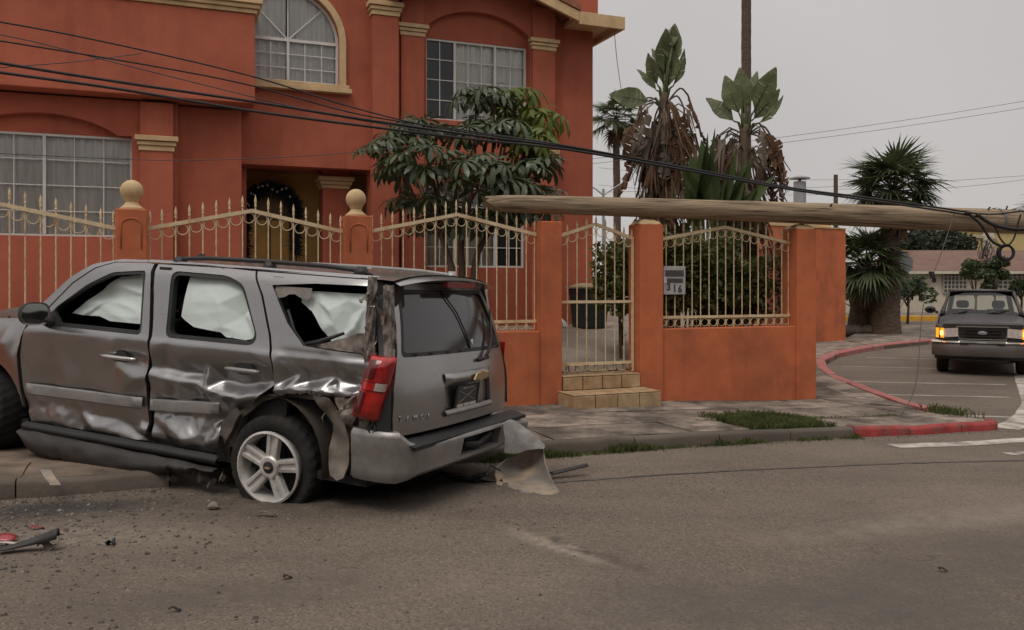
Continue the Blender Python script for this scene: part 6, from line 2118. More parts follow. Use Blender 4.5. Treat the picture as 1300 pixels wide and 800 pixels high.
for x_, a_ in ((8.75, 1.9), (8.3, 2.2), (2.1, 2.0), (5.2, 2.4)):
    r_ = .108 + .09 * (x_ / PLEN) / .757
    MB().tube([(x_, r_ * math.cos(a_) * .9, r_ * math.sin(a_) * .9), (x_ + .01, (r_ + .05) * math.cos(a_), (r_ + .05) * math.sin(a_))], .012, 6).build('bolt', M['cable'], pl)
# the stump it broke from, out of frame on the right
stq = PB + Vector((.25, .12, 0))
stp = thing('pole_stump', 'broken standing stump of the utility pole', 'pole', loc=(stq.x, stq.y, zroad(L(stq.x, stq.y)[0])))
MB().grid(20, 10, lambda u, v: ((.21 - .02 * v) * math.cos(2 * math.pi * u), (.21 - .02 * v) * math.sin(2 * math.pi * u), 2.3 * v + (.3 * noise.noise(Vector((math.cos(2 * math.pi * u) * 2, math.sin(2 * math.pi * u) * 2, 0))) if v > .99 else 0)), wrap=True).build('shaft', M['pole_wood'], stp, smooth=60)


def spline(pts, k=8):
    P = [Vector(p) for p in pts]
    out = []
    n = len(P) - 1
    for i in range(n):
        p0, p1, p2, p3 = P[max(i - 1, 0)], P[i], P[i + 1], P[min(i + 2, n)]
        for j in range(k):
            f = j / k
            out.append(0.5 * ((2 * p1) + (p2 - p0) * f + (2 * p0 - 5 * p1 + 4 * p2 - p3) * f * f + (3 * p1 - p0 - 3 * p2 + p3) * f ** 3))
    out.append(P[-1])
    return out


def dcab(u):
    """distance of the slack street cables below picture column u"""
    return interp(u, [-300, 0, 700, 1000, 1245, 1500], [7.2, 8.1, 10.5, 11.9, 13.35, 14.5])


def cable(name, label, pts, r, mat=None, dd=0.0, n=6, group='slack cables over the fence'):
    P = spline([at(u, v, dcab(u) + dd) for u, v in pts])
    o = MB().tube(P, r, n).build(name, mat or M['cable'], smooth=True)
    tag(o, label, 'cable', group)
    return o


cable('cable', 'uppermost thin cable sagging across the house front', [(-250, -10), (0, 28), (150, 57), (320, 97), (450, 137), (560, 163), (700, 182), (860, 211)], .0085)
cable('cable', 'second slack cable crossing below the uppermost one', [(-250, 15), (0, 52), (200, 85), (320, 109), (460, 146), (600, 167), (720, 185), (870, 213)], .0085, dd=.05)
cable('cable', 'thick slack cable running from the left to the fallen pole', [(-250, 35), (0, 80), (150, 104), (320, 129), (450, 150), (600, 172), (720, 187), (870, 213), (1000, 238), (1100, 251), (1200, 265), (1243, 272)], .0155, dd=.1)
cable('cable', 'lowest thick slack cable under the bundle', [(-250, 55), (0, 92), (150, 113), (320, 141), (470, 161), (600, 177), (720, 190), (870, 216), (1000, 240), (1100, 254), (1205, 269), (1245, 276)], .0155, dd=-.02)
cable('cable', 'thin cable crossing the balcony from upper left', [(-250, 5), (0, 44), (140, 78), (300, 118), (420, 146), (560, 170)], .006, M['thin_wire'], dd=.2)
cable('cable', 'faint thin wire rising across the balcony', [(-150, 100), (0, 86), (90, 79), (180, 68)], .005, M['thin_wire'], dd=.3)
cable('cable', 'faint wire sagging in front of the porch', [(-100, 190), (180, 203), (300, 202), (420, 196), (520, 186)], .005, M['thin_wire'], dd=1.5)
cable('cable', 'cable leaving the pole to the right edge', [(1225, 270), (1260, 272), (1300, 268), (1400, 258)], .014, dd=-.1)
# loops hanging from the pole
lo = thing('cable_loop', 'black cable loops hanging from the fallen pole', 'cable', loc=at(1265, 290, 13.2))
LI = Matrix.Translation(-at(1265, 290, 13.2))
for nm, pts, r in (('hanging_strand', [(1225, 268), (1245, 285), (1258, 305), (1272, 313)], .022), ('hanging_strand', [(1243, 274), (1262, 287), (1270, 303), (1279, 311), (1287, 303), (1292, 285), (1296, 272)], .014), ('hanging_strand', [(1240, 272), (1258, 284), (1280, 290), (1300, 291), (1330, 286)], .03)):
    MB().tube([LI @ p for p in spline([at(u, v, 13.2) for u, v in pts])], r, 8).build(nm, M['cable'], lo, smooth=True)
for k, (dx, dy, rx) in enumerate(((0, 0, 9.5), (1.5, 1, 9.0), (-1, .8, 10))):
    MB().tube([LI @ at(1277 + dx + rx * math.cos(a), 320 + dy + rx * .98 * math.sin(a), 13.2 + .03 * k) for a in [2 * math.pi * q / 26 for q in range(26)]], .016, 8, closed=True).build('coil_turn', M['cable'], lo, smooth=True)
wc_ = thing('wire_coil', 'tangle of thin wire dangling behind the cable loops', 'wire', loc=at(1252, 320, 13.6))
WI = Matrix.Translation(-at(1252, 320, 13.6))
for k in range(16):
    cx, cy = rs.uniform(-8, 8), rs.uniform(-4, 4)
    rx, ry, ph = rs.uniform(5, 10), rs.uniform(8, 14), rs.uniform(0, 3)
    MB().tube([WI @ at(1255 + cx + rx * math.cos(a) * math.cos(ph) - ry * math.sin(a) * math.sin(ph) * .4, 318 + cy + ry * math.sin(a), 13.6 + .1 * math.sin(a + ph)) for a in [2 * math.pi * q / 18 for q in range(18)]], .004, 4, closed=True).build('wire_turn', M['thin_wire'], wc_)
# thin wire dangling to the sidewalk with a clamp caught in it
dw = thing('dangling_wire', 'thin wire dangling to the sidewalk with a black clamp', 'wire', loc=at(1184, 350, 12.4))
DI = Matrix.Translation(-at(1184, 350, 12.4))
MB().tube([DI @ p for p in spline([at(1212, 270, 13.2), at(1196, 318, 12.6), at(1184, 350, 12.4), at(1172, 390, 12.0), at(1168, 430, 11.7), at(1164, 480, 11.4), at(1152, 515, 11.1), at(1132, 538, 10.75)])], .006, 5).build('strand', M['thin_wire'], dw)
MB().tube([DI @ p for p in spline([at(1183, 351, 12.4), at(1172, 356, 12.5), at(1155, 372, 12.6), at(1140, 395, 12.6)])], .005, 5).build('strand', M['thin_wire'], dw)
MB().lathe([(.0, -.05), (.03, -.045), (.035, 0), (.025, .05), (.0, .06)], (0, 0, 0), 8).box(-.05, -.0, -.015, .015, .02, .06).box(.0, .045, -.015, .015, -.10, -.03).build('clamp', M['cable'], dw)
# far service lines
for i, (a, b, Yd, lab) in enumerate((((700, 207), (1420, 108), 34, 'upper far service line in the sky'), ((700, 213), (1420, 117), 34, 'lower far service line in the sky'), ((760, 244), (1420, 214), 40, 'far line above the white house'), ((760, 213), (1080, 228), 45, 'far line behind the giant strelitzia plants'), ((760, 235), (1100, 246), 45, 'lowest far line behind the fence'), ((1060, 240), (1330, 224), 38, 'far line from the wooden post'))):
    A, B = at(*a, Yd), at(*b, Yd + 2)
    P = [A.lerp(B, t / 10) - Vector((0, 0, .25 * math.sin(math.pi * t / 10))) for t in range(11)]
    tag(MB().tube(P, .008, 4).build('service_line', M['thin_wire']), lab, 'wire', 'far service lines')
o = MB().tube([at(780, 42, 15.5), at(783, 75, 17), at(788, 110, 18.5), at(800, 200, 21), at(815, 300, 24)], .006, 4).build('service_line', M['thin_wire'])
tag(o, 'thin drop wire beside the roof eave', 'wire', 'far service lines')

# ================================================================ plants
def leafmat(name, col, sub=0.25, rough=0.45, var=0.35, spec=0.4, col2=None):
    return pmat(name, col, rough, var=var, vscale=2.5, sub=sub, spec=spec, col2=col2, c2amt=0.6, c2scale=5)


M['lf_dark'] = leafmat('umbrella_leaf', (0.076, 0.098, 0.050), 0.2, 0.28)
M['lf_young'] = leafmat('umbrella_leaf_young', (0.135, 0.175, 0.034), 0.4, 0.4)
M['lf_palm'] = leafmat('fan_palm_leaf', (0.085, 0.105, 0.048), 0.25, 0.5)
M['lf_big'] = leafmat('paddle_leaf', (0.125, 0.148, 0.070), 0.3, 0.36, col2=(0.19, 0.20, 0.10))
M['lf_banana'] = leafmat('broad_leaf', (0.085, 0.118, 0.045), 0.3, 0.4)
M['lf_dead'] = leafmat('dead_leaf', (0.165, 0.092, 0.055), 0.2, 0.8, var=0.5, spec=0.15, col2=(0.07, 0.05, 0.038))
M['lf_dead2'] = leafmat('dead_leaf_grey', (0.19, 0.155, 0.12), 0.2, 0.85, var=0.5, spec=0.15, col2=(0.08, 0.065, 0.05))
M['lf_hedge'] = leafmat('hedge_leaf', (0.085, 0.098, 0.030), 0.3, 0.5, col2=(0.15, 0.14, 0.045))
M['lf_far'] = leafmat('far_tree_leaf', (0.035, 0.048, 0.026), 0.2, 0.6)
M['lf_far2'] = leafmat('far_shrub_leaf', (0.06, 0.085, 0.035), 0.2, 0.6)
M['grass'] = leafmat('grass_blade', (0.078, 0.100, 0.027), 0.3, 0.6, col2=(0.14, 0.14, 0.05))


def blade(mb, p, d, n, ln, wd, droop=0.3, k=4, fold=0.15, prof=None, twist=0.0, down=(0, 0, 1)):
    p, d, n = Vector(p), Vector(d).normalized(), Vector(n)
    s = d.cross(n)
    if s.length < 1e-4:
        s = d.cross(Vector((.3, .9, .1)))
    s.normalize()
    n = s.cross(d).normalized()
    b = len(mb.v)
    for i in range(k + 1):
        t = i / k
        w = wd * (prof(t) if prof else math.sin(math.pi * min(.985, .06 + .94 * t ** .85))) / 2
        c = p + d * ln * t * (1 - droop * .25 * t) - Vector(down) * (droop * ln * t * t)
        ss = s * math.cos(twist * t) + n * math.sin(twist * t)
        mb.v.append(tuple(c - ss * w + n * w * fold))
        mb.v.append(tuple(c))
        mb.v.append(tuple(c + ss * w + n * w * fold))
    for i in range(k):
        a = b + i * 3
        mb.f.append((a, a + 1, a + 4, a + 3))
        mb.f.append((a + 1, a + 2, a + 5, a + 4))


def rot_to(d, roll=0.0):
    return Vector(d).to_track_quat('Z', 'Y').to_matrix().to_4x4() @ Matrix.Rotation(roll, 4, 'Z')


# ---- umbrella tree in front of the house
rt = random.Random(21)
def umbrella_leaf(seed, mat, big=1.0):
    r = random.Random(seed)
    m = MB()
    n = r.choice((10, 11, 12, 13))
    for k in range(n):
        a = 2 * math.pi * (k + r.uniform(-.15, .15)) / n
        tilt = r.uniform(-.05, .25)
        d = Vector((math.cos(a), math.sin(a), tilt))
        ln = r.uniform(.22, .32) * big
        st_ = d.normalized() * .045
        m.tube([(0, 0, 0), st_], .004, 3, cap=False)
        blade(m, st_, d, (0, 0, 1), ln, ln * .27, r.uniform(.35, .85), 5, .18, prof=lambda t: (.12 + 1.25 * t) if t < .55 else (.8075 + .1 * math.sin(9 * (t - .55)) if t < .85 else max(.08, .85 * (1 - t) / .15)))
    return m.mesh('leaf', mat, True, fix=False)
ULM = [umbrella_leaf(i, M['lf_dark']) for i in range(5)]
ULY = [umbrella_leaf(20 + i, M['lf_young'], 1.1) for i in range(3)]
TY_ = 13.6
base = W(*[0, 0])
trb = at(588, 400, 13.4)
trb.z = zyard(2.6)
ut = thing('umbrella_tree', 'broad umbrella-leaf tree in front of the house, behind the fence', 'tree', loc=trb)
UI = Matrix.Translation(-trb)
ros = [(485, 192, 13.6), (505, 178, 13.9), (512, 215, 13.0), (540, 192, 12.6), (556, 228, 12.8), (585, 205, 12.4), (600, 238, 12.5), (560, 262, 13.0), (520, 262, 13.5), (628, 212, 12.5), (650, 245, 12.7), (672, 215, 13.0), (690, 245, 13.4), (688, 212, 13.8), (605, 165, 13.2), (640, 172, 13.0), (668, 185, 13.4), (628, 132, 13.5), (655, 128, 13.9), (604, 128, 13.6), (688, 150, 13.8), (680, 175, 13.2), (570, 172, 13.6), (540, 165, 14.0), (620, 275, 13.0), (590, 285, 13.4), (660, 278, 13.4), (545, 290, 13.8), (496, 215, 14.2), (682, 266, 14.0), (575, 240, 14.3), (630, 240, 14.3), (515, 165, 14.4), (660, 155, 14.3)]
trunk = MB()
hub = at(590, 330, 13.4)
limbs = []
for (dx, col) in ((0, 0), (-18, 1), (22, 2)):
    P = [trb + Vector((dx * .004, 0, -.05)), at(588 + dx * .6, 360, 13.4), at(585 + dx, 320, 13.4), at(588 + dx * 1.8, 285, 13.4)]
    trunk.tube(spline(P, 4), [.07 - .03 * i / 12 for i in range(13)], 8)
    limbs.append(P[-1])
for (u, v, Yd) in ros:
    c = at(u, v, Yd)
    l0 = min(limbs, key=lambda q: (q - c).length)
    mid = l0.lerp(c, .5) + Vector((rt.uniform(-.1, .1), rt.uniform(-.1, .1), -.08))
    trunk.tube(spline([l0, mid, c], 4), [.035 - .018 * i / 8 for i in range(9)], 6)
trunk.xform(UI).build('trunk', M['bark'], ut, smooth=True)
pet = MB()
for (u, v, Yd) in ros:
    c = at(u, v, Yd)
    young = v < 190 and u > 645
    nl = rt.choice((5, 6, 7, 8))
    for k in range(nl):
        a = 2 * math.pi * (k + rt.uniform(-.25, .25)) / nl
        el = rt.uniform(-.15, .75)
        d = Vector((math.cos(a) * math.cos(el), math.sin(a) * math.cos(el), math.sin(el)))
        e = c + d * rt.uniform(.14, .34)
        pet.tube([UI @ c, UI @ (c.lerp(e, .5) + Vector((0, 0, .03))), UI @ e], .006, 4, cap=False)
        nrm = (d * .55 + Vector((0, 0, .8)) + Vector((rt.uniform(-.3, .3), rt.uniform(-.3, .3), 0))).normalized()
        sc = rt.uniform(.7, 1.25)
        inst(rt.choice(ULY if young else ULM), 'leaf', ut, Matrix.Translation(UI @ e) @ rot_to(nrm, rt.uniform(0, 6.28)) @ Matrix.Scale(sc, 4))
pet.build('leaf_stalk', M['lf_dark'], ut, kind='stuff')


# ---- giant strelitzias with dead skirts
def paddle(seed, ln, wd, mat, dead=False):
    """a big ribbed blade split into lobes along its midrib"""
    r = random.Random(seed)
    m = MB()
    nseg = 9
    droop = r.uniform(.15, .3) if not dead else r.uniform(.0, .1)
    for side in (-1, 1):
        t = .02
        while t < .97:
            dt = r.uniform(.10, .30) if not dead else r.uniform(.06, .2)
            t2 = min(.985, t + dt)
            def pw(q):
                return wd / 2 * math.sin(math.pi * min(.99, .05 + .93 * q ** .75)) * (1 if not dead else r.uniform(.6, 1.1))
            def mid(q):
                return Vector((0, 0, ln * q)) + Vector((0, 1, 0)) * (droop * ln * q * q)
            sag = r.uniform(-.12, .12)
            kk_ = 3
            b = len(m.v)
            for i in range(kk_ + 1):
                e = i / kk_
                for q, w in ((t, pw(t)), (t2 - .002, pw(t2))):
                    p = mid(q + .10 * e * (1 - q)) + Vector((side * w * e, (-.18 + sag) * w * e * e + .10 * w * e, 0))
                    if dead:
                        p += Vector((r.uniform(-.03, .03), r.uniform(-.06, .06) * e, -.06 * e))
                    m.v.append(tuple(p))
            for i in range(kk_):
                a = b + i * 2
                m.f.append((a, a + 1, a + 3, a + 2))
            t = t2 + (0 if not dead else r.uniform(0, .03))
    m.tube([(0, 0, -.02), (0, droop * ln * .25, ln * .5), (0, droop * ln, ln)], [.018, .012, .004], 5)
    return m.mesh('leaf', mat, True, fix=False)
PAD = [paddle(i, 1.0, .50, M['lf_big']) for i in range(4)]
DEAD = [paddle(40 + i, 1.0, .32, M['lf_dead'] if i % 2 else M['lf_dead2'], True) for i in range(6)]


def ribbon_dead(seed):
    r = random.Random(seed)
    m = MB()
    for k in range(7):
        d = Vector((r.uniform(-.25, .25), r.uniform(-.25, .25), 1))
        blade(m, (r.uniform(-.04, .04), r.uniform(-.04, .04), 0), d, (r.uniform(-1, 1), r.uniform(-1, 1), 0), r.uniform(.5, 1.0), r.uniform(.02, .07), r.uniform(-.1, .1), 5, r.uniform(-.4, .4), twist=r.uniform(-2, 2), prof=lambda t: 1 - .7 * t)
    return m.mesh('leaf', M['lf_dead2'] if seed % 2 else M['lf_dead'], True, fix=False)
RIB = [ribbon_dead(i) for i in range(5)]


BIGD = [paddle(60 + i, 1.0, .55, M['lf_dead'], True) for i in range(3)]


def strelitzia(label, base, top, green, ndead, rise, seed, dr, big=()):
    r = random.Random(seed)
    t = thing('giant_strelitzia', label, 'plant', loc=base)
    I = Matrix.Translation(-base)
    P = spline([base, base.lerp(top, .4) + Vector((.06, 0, 0)), base.lerp(top, .75) - Vector((.04, 0, 0)), top], 5)
    MB().tube([I @ p for p in P], [.16 - .09 * i / (len(P) - 1) for i in range(len(P))], 10).build('stem', M['bark'], t, smooth=True)
    for (dx, dz, ln, an, roll) in green:
        d = Vector((math.sin(an), r.uniform(-.35, .35), math.cos(an)))
        o = top + Vector((dx, r.uniform(-.1, .1), dz))
        MB().tube([I @ (top + Vector((0, 0, -.3))), I @ o.lerp(top, .4), I @ o], [.03, .022, .014], 6).build('leaf_stalk', M['lf_big'], t, smooth=True)
        inst(r.choice(PAD), 'leaf', t, Matrix.Translation(I @ o) @ rot_to(d, roll) @ Matrix.Scale(ln, 4))
    for k in range(ndead):
        a = r.uniform(0, 6.28)
        q = r.random()
        p = base.lerp(top, rise[0] + (rise[1] - rise[0]) * q)
        out_ = Vector((math.cos(a), math.sin(a), 0))
        st_ = p + out_ * r.uniform(.05, dr * (.35 + .65 * q))
        d = (out_ * r.uniform(.0, .45) + Vector((0, 0, -1))).normalized()
        MB().tube([I @ p, I @ (p.lerp(st_, .6) + Vector((0, 0, .12))), I @ st_], .012, 4).build('leaf_stalk', M['lf_dead2'], t)
        me = r.choice(DEAD if r.random() < .38 else RIB)
        inst(me, 'leaf', t, Matrix.Translation(I @ st_) @ rot_to(d, r.uniform(0, 6.28)) @ Matrix.Scale(r.uniform(.6, 1.25), 4))
    for (dx, dz, ln, roll, el) in big:
        p = top + Vector((dx * .15, 0, -.15))
        e = top + Vector((dx, r.uniform(-.15, .15), dz))
        kn = p.lerp(e, .6) + Vector((0, 0, .16))
        MB().tube([I @ q for q in spline([p, kn, e], 4)], .016, 5).build('leaf_stalk', M['lf_dead2'], t, smooth=True)
        d = Vector((math.copysign(el, dx), r.uniform(-.2, .2), -1))
        inst(BIGD[int(roll * 7) % 3], 'leaf', t, Matrix.Translation(I @ e) @ rot_to(d, roll) @ Matrix.Scale(ln, 4))
    return t
b1 = at(852, 330, 14.6); b1.z = zyard(2)
b2 = at(943, 330, 14.2); b2.z = zyard(2)
g1 = [(.02, .05, .75, .30, .5), (.0, .15, .75, -.10, 3.4), (.08, .22, .75, .25, .2), (.03, .34, .72, .0, 3.0), (.12, .42, .68, .22, .6), (.08, .55, .62, .02, 3.5), (.15, .62, .55, .18, .3), (.12, .74, .48, .05, 2.8), (.14, .1, .6, .5, .9), (-.12, .12, .55, -.45, .2), (-.25, -.15, .72, -1.30, 1.57), (-.12, .05, .5, -.6, 2.3)]
strelitzia('taller giant strelitzia with a thick skirt of dead brown leaves', b1, at(843, 118, 14.6), g1, 84, (.46, .97), 5, .66, [(.42, -.02, .95, .2, .3), (.34, -.25, .8, 1.1, .1), (-.42, -.3, .9, .6, .15), (-.5, -.55, .8, 1.8, .2), (.3, -.6, .8, 2.5, .1), (-.2, -.75, .9, .1, 0.1), (.12, -.9, .9, 1.4, 0)])
g2 = [(0, .2, .75, -.10, .4), (.12, .2, .75, .42, 1.9), (.16, .1, .62, .75, 1.4), (-.12, .15, .68, -.42, .9), (-.18, .05, .6, -.8, 1.8), (.05, .3, .7, .15, 2.6), (.2, .0, .55, .95, .6)]
strelitzia('shorter giant strelitzia with drooping dead leaves on its right side', b2, at(946, 158, 14.2), g2, 54, (.55, .96), 8, .56, [(.45, -.2, .95, .3, .2), (.52, -.42, .95, 1.2, .05), (.38, -.55, .9, 2.2, .1), (-.35, -.3, .7, .9, .2), (.3, -.15, .7, 1.9, .5)])
bb = at(905, 330, 13.6); bb.z = zyard(1.6)
br_ = thing('broad_leaf_plant', 'cluster of upright broad green leaves between the strelitzias', 'plant', loc=bb)
BI = Matrix.Translation(-bb)
def banana(seed):
    m = MB()
    blade(m, (0, 0, 0), (0, .05, 1), (0, -1, 0), 1.0, .38, -.02, 8, .3, prof=lambda t: math.sin(math.pi * min(.99, .04 + .95 * t ** .7)))
    return m.mesh('leaf', M['lf_banana'], True, fix=False)
BN = [banana(0)]
for (u, v, tu, tv, sc) in ((880, 275, 903, 172, 1.35), (893, 280, 876, 198, 1.1), (905, 285, 925, 215, 1.1), (915, 285, 950, 205, 1.15), (925, 288, 948, 240, .9), (890, 290, 868, 235, .9), (935, 290, 965, 235, .9), (872, 292, 880, 240, .8), (910, 295, 905, 225, 1.0), (820, 300, 815, 268, .9), (886, 262, 912, 165, 1.3), (920, 262, 966, 190, 1.2), (898, 268, 862, 205, 1.0), (930, 270, 985, 225, 1.0), (905, 262, 890, 180, 1.2), (912, 270, 938, 190, 1.1), (938, 280, 978, 258, .9), (868, 285, 850, 225, 1.0)):
    a, b_ = at(u, v, 13.5), at(tu, tv, 13.4)
    MB().tube([BI @ Vector((bb.x + (a.x - bb.x) * .6, bb.y, bb.z)), BI @ a], [.04, .02], 6).build('leaf_stalk', M['lf_banana'], br_)
    inst(BN[0], 'leaf', br_, Matrix.Translation(BI @ a) @ rot_to(b_ - a, rt.uniform(-.7, .7)) @ Matrix.Scale((b_ - a).length, 4))


# ---- fan palms
def frond(seed, mat, R=1.0):
    r = random.Random(seed)
    m = MB()
    m.tube([(0, 0, 0), (0, .02, .35 * R), (0, .04, .62 * R)], [.022, .018, .012], 4)
    n = 30
    for k in range(n):
        a = rad(-118 + 236 * k / (n - 1)) + r.uniform(-.03, .03)
        d = Vector((math.sin(a), .12 * abs(math.sin(a)) + r.uniform(-.05, .05), math.cos(a)))
        blade(m, (0, .04, .62 * R), d, (0, 1, 0), R * (.62 + .16 * math.cos(a)) * r.uniform(.9, 1.08), .075, r.uniform(.1, .5), 5, .3, down=(0, 1, 0), prof=lambda t: (.25 + 1.2 * t) if t < .5 else max(.03, 1.7 * (1 - t)))
    return m.mesh('frond', mat, True, fix=False)
FRG = [frond(i, M['lf_palm']) for i in range(4)]
FRD = [frond(9 + i, M['lf_dead']) for i in range(2)]


def fan_palm(label, base, top, rtr, nfr, R, seed, nskirt=10, group='fan palms', spread=1.0):
    r = random.Random(seed)
    t = thing('fan_palm', label, 'palm', loc=base, group=group)
    I = Matrix.Translation(-base)
    n = 26
    def tf(u, v):
        p = base.lerp(top, v)
        rr = rtr[0] + (rtr[1] - rtr[0]) * min(1, v * 1.15) ** .7
        a = 2 * math.pi * u
        rr *= 1 + .07 * noise.noise(Vector((math.cos(a) * 2, math.sin(a) * 2, v * 14 + seed))) + .04 * (((int(v * 60)) % 2) - .5)
        return I @ (p + Vector((rr * math.cos(a), rr * math.sin(a), -.05 if v == 0 else 0)))
    MB().grid(14, 60, tf, wrap=True).build('trunk', M['palm_bark'], t, smooth=True)
    for k in range(nfr):
        q = (k + .5) / nfr
        el = rad(66 - 112 * q ** .85) + r.uniform(-.12, .12)
        a = k * 2.39996 + r.uniform(-.2, .2)
        d = Vector((math.cos(a) * math.cos(el), math.sin(a) * math.cos(el), math.sin(el)))
        M_ = Matrix.Translation(I @ (top + Vector((0, 0, .1 * (1 - q))))) @ rot_to(d, 0)
        inst(r.choice(FRG), 'frond', t, M_ @ Matrix.Rotation(r.uniform(-.4, .4), 4, 'Z') @ Matrix.Scale(R * r.uniform(.85, 1.1), 4))
    for k in range(nskirt):
        a = r.uniform(0, 6.28)
        d = Vector((math.cos(a) * .35, math.sin(a) * .35, -1))
        inst(r.choice(FRD), 'frond', t, Matrix.Translation(I @ (top - Vector((0, 0, r.uniform(.0, .5))))) @ rot_to(d, 0) @ Matrix.Scale(R * .8, 4))
    return t
pz = zwalk(16)
p1 = at(1124, 428, 28.6); p1.z = pz
fan_palm('taller fan palm with a thick trunk beside the orange side wall', p1, at(1133, 243, 28.6), (.50, .27), 44, 1.32, 3, 6, 'fan palms beside the side wall')
p2 = at(1091, 424, 29.6); p2.z = pz
fan_palm('low bushy fan palm in front of the taller one', p2, at(1099, 338, 29.0), (.44, .32), 42, 1.3, 4, 8, 'fan palms beside the side wall')
fp = at(785, 300, 45); fp.z = 0
fan_palm('slim distant fan palm beside the house corner', fp, at(782, 152, 45), (.22, .18), 20, 1.35, 6, 4, 'distant fan palms')
fp = at(946, 300, 36); fp.z = 0
fan_palm('very tall palm trunk rising out of frame', fp, at(948, -120, 36), (.26, .19), 34, 1.5, 7, 12, 'distant fan palms')
fp = at(1350, 300, 40); fp.z = -.1
fan_palm('distant fan palm at the right edge', fp, at(1345, 268, 40), (.28, .22), 34, 1.4, 8, 6, 'distant fan palms')


# ---- leafy masses
def leaves(n, fn, size, seed, flat=.5):
    r = random.Random(seed)
    m = MB()
    for _ in range(n):
        c = fn(r)
        if c is None:
            continue
        d = Vector((r.gauss(0, 1), r.gauss(0, 1), r.gauss(0, .8))).normalized()
        e = d.cross(Vector((r.uniform(-1, 1), r.uniform(-1, 1), r.uniform(-1, 1)))).normalized()
        s = size * r.uniform(.6, 1.3)
        b = len(m.v)
        m.v.extend([tuple(c - d * s), tuple(c + e * s * flat), tuple(c + d * s), tuple(c - e * s * flat)])
        m.f.append((b, b + 1, b + 2, b + 3))
    return m


hb = W(2.1, .9, zyard(.9))
hd = thing('hedge', 'dense green hedge behind the iron fence right of the gate', 'hedge', loc=hb)
def hf(r):
    s, w, z = r.uniform(.75, 3.35), r.uniform(.35, 1.6), r.uniform(.3, 1)
    top_ = 2.35 + .35 * noise.noise(Vector((s * 1.8, w, 0))) - (.5 if s > 2.9 else 0)
    zz = .45 + (top_ - .45) * z ** .7
    if noise.noise(Vector((s * 3.1, w * 3, zz * 3))) < -.2:
        return None
    return W(s, w, zz) - hb
leaves(20000, hf, .05, 3, .55).build('foliage', M['lf_hedge'], hd, fix=False, kind='stuff')
hs = MB()
for k in range(16):
    s, w = rt.uniform(.9, 3.2), rt.uniform(.6, 1.4)
    hs.tube([W(s, w, .4) - hb, W(s + rt.uniform(-.2, .2), w, 1.2) - hb, W(s + rt.uniform(-.3, .3), w + .1, 2.0) - hb], [.03, .02, .01], 5)
hs.build('stem', M['bark'], hd)

# low plants by the house wall, seen through the fence over the car
for (u, v, Yd, h, lab) in ((625, 405, 11.6, .45, 'dark leafy plant left of the pair behind the fence'), (652, 402, 11.7, .5, 'dark leafy plant right of the pair behind the fence'), (790, 360, 14.2, 1.3, 'leafy shrub behind the gate')):
    p = at(u, v, Yd)
    p.z = .5
    t = thing('shrub', lab, 'shrub', loc=p, group='small shrubs in the yard')
    m = MB()
    for k in range(46):
        a, el = rt.uniform(0, 6.28), rt.uniform(.3, 1.5)
        d = Vector((math.cos(a) * math.cos(el), math.sin(a) * math.cos(el), math.sin(el)))
        blade(m, (0, 0, h * rt.uniform(.15, .9)), d, (0, 0, 1), rt.uniform(.16, .30), .07, .4, 3, .2)
    m.build('foliage', M['lf_dark'], t, fix=False)
    MB().tube([(0, 0, -.1), (0.02, 0, h * .5), (0, 0, h)], [.02, .015, .008], 5).build('stem', M['bark'], t)


def far_tree(label, base, h, rx, mat, seed, n=2600, size=.16, name='tree', cat='tree', trunk_r=.12, lift=.35, group=None):
    r = random.Random(seed)
    t = thing(name, label, cat, loc=base, group=group)
    cl = [Vector((r.uniform(-.7, .7) * rx, r.uniform(-.5, .5) * rx, h * (lift + (1 - lift) * r.uniform(.1, .92)))) for _ in range(max(6, int(9 * rx)))]
    def f(q):
        c = q.choice(cl)
        v = Vector((q.gauss(0, 1), q.gauss(0, 1), q.gauss(0, .8))).normalized() * q.uniform(.5, 1) ** .5 * rx * .38
        return c + v
    leaves(n, f, size, seed).build('crown', mat, t, fix=False)
    m = MB().tube([(0, 0, -.1), (0.05, 0, h * .35), (0, 0, h * .7)], [trunk_r, trunk_r * .8, trunk_r * .4], 7)
    for c in cl[:6]:
        m.tube([(0, 0, h * .35), tuple(c * .6 + Vector((0, 0, h * .15))), tuple(c)], [trunk_r * .5, trunk_r * .3, trunk_r * .1], 5)
    m.build('trunk', M['bark'], t, smooth=True)
    return t
for i, (u, Yd, vt, rx, lab) in enumerate(((1148, 62, 296, 1.8, 'leftmost dark far tree above the red roof'), (1172, 66, 288, 2.4, 'middle dark far tree above the red roof'), (1200, 64, 296, 2.0, 'rightmost dark far tree above the red roof'))):
    b_ = at(u, 400, Yd); b_.z = -.1
    far_tree(lab, b_, at(u, vt, Yd).z + .1, rx, M['lf_far'], 30 + i, 3200, .2, trunk_r=.2, group='dark trees behind the white house')
for i, (u, Yd, vt, rx, lab) in enumerate(((1238, 43, 332, .85, 'small clipped street tree left of the pair before the white house'), (1262, 43, 328, .75, 'small clipped street tree right of the pair before the white house'), (1296, 43, 338, .7, 'small street tree at the right edge before the white house'), (1152, 38, 352, 1.0, 'young leafy tree beside the palm trunk'), (1104, 40, 365, .9, 'leafy shrub glimpsed between the palm trunks'), (1080, 42, 360, .9, 'leafy shrub left of the palm trunks'))):
    b_ = at(u, 403, Yd); b_.z = -.05
    far_tree(lab, b_, at(u, vt, Yd).z + .05, rx, M['lf_far2'], 50 + i, 900, .12, trunk_r=.06, lift=.4, group='small street trees')

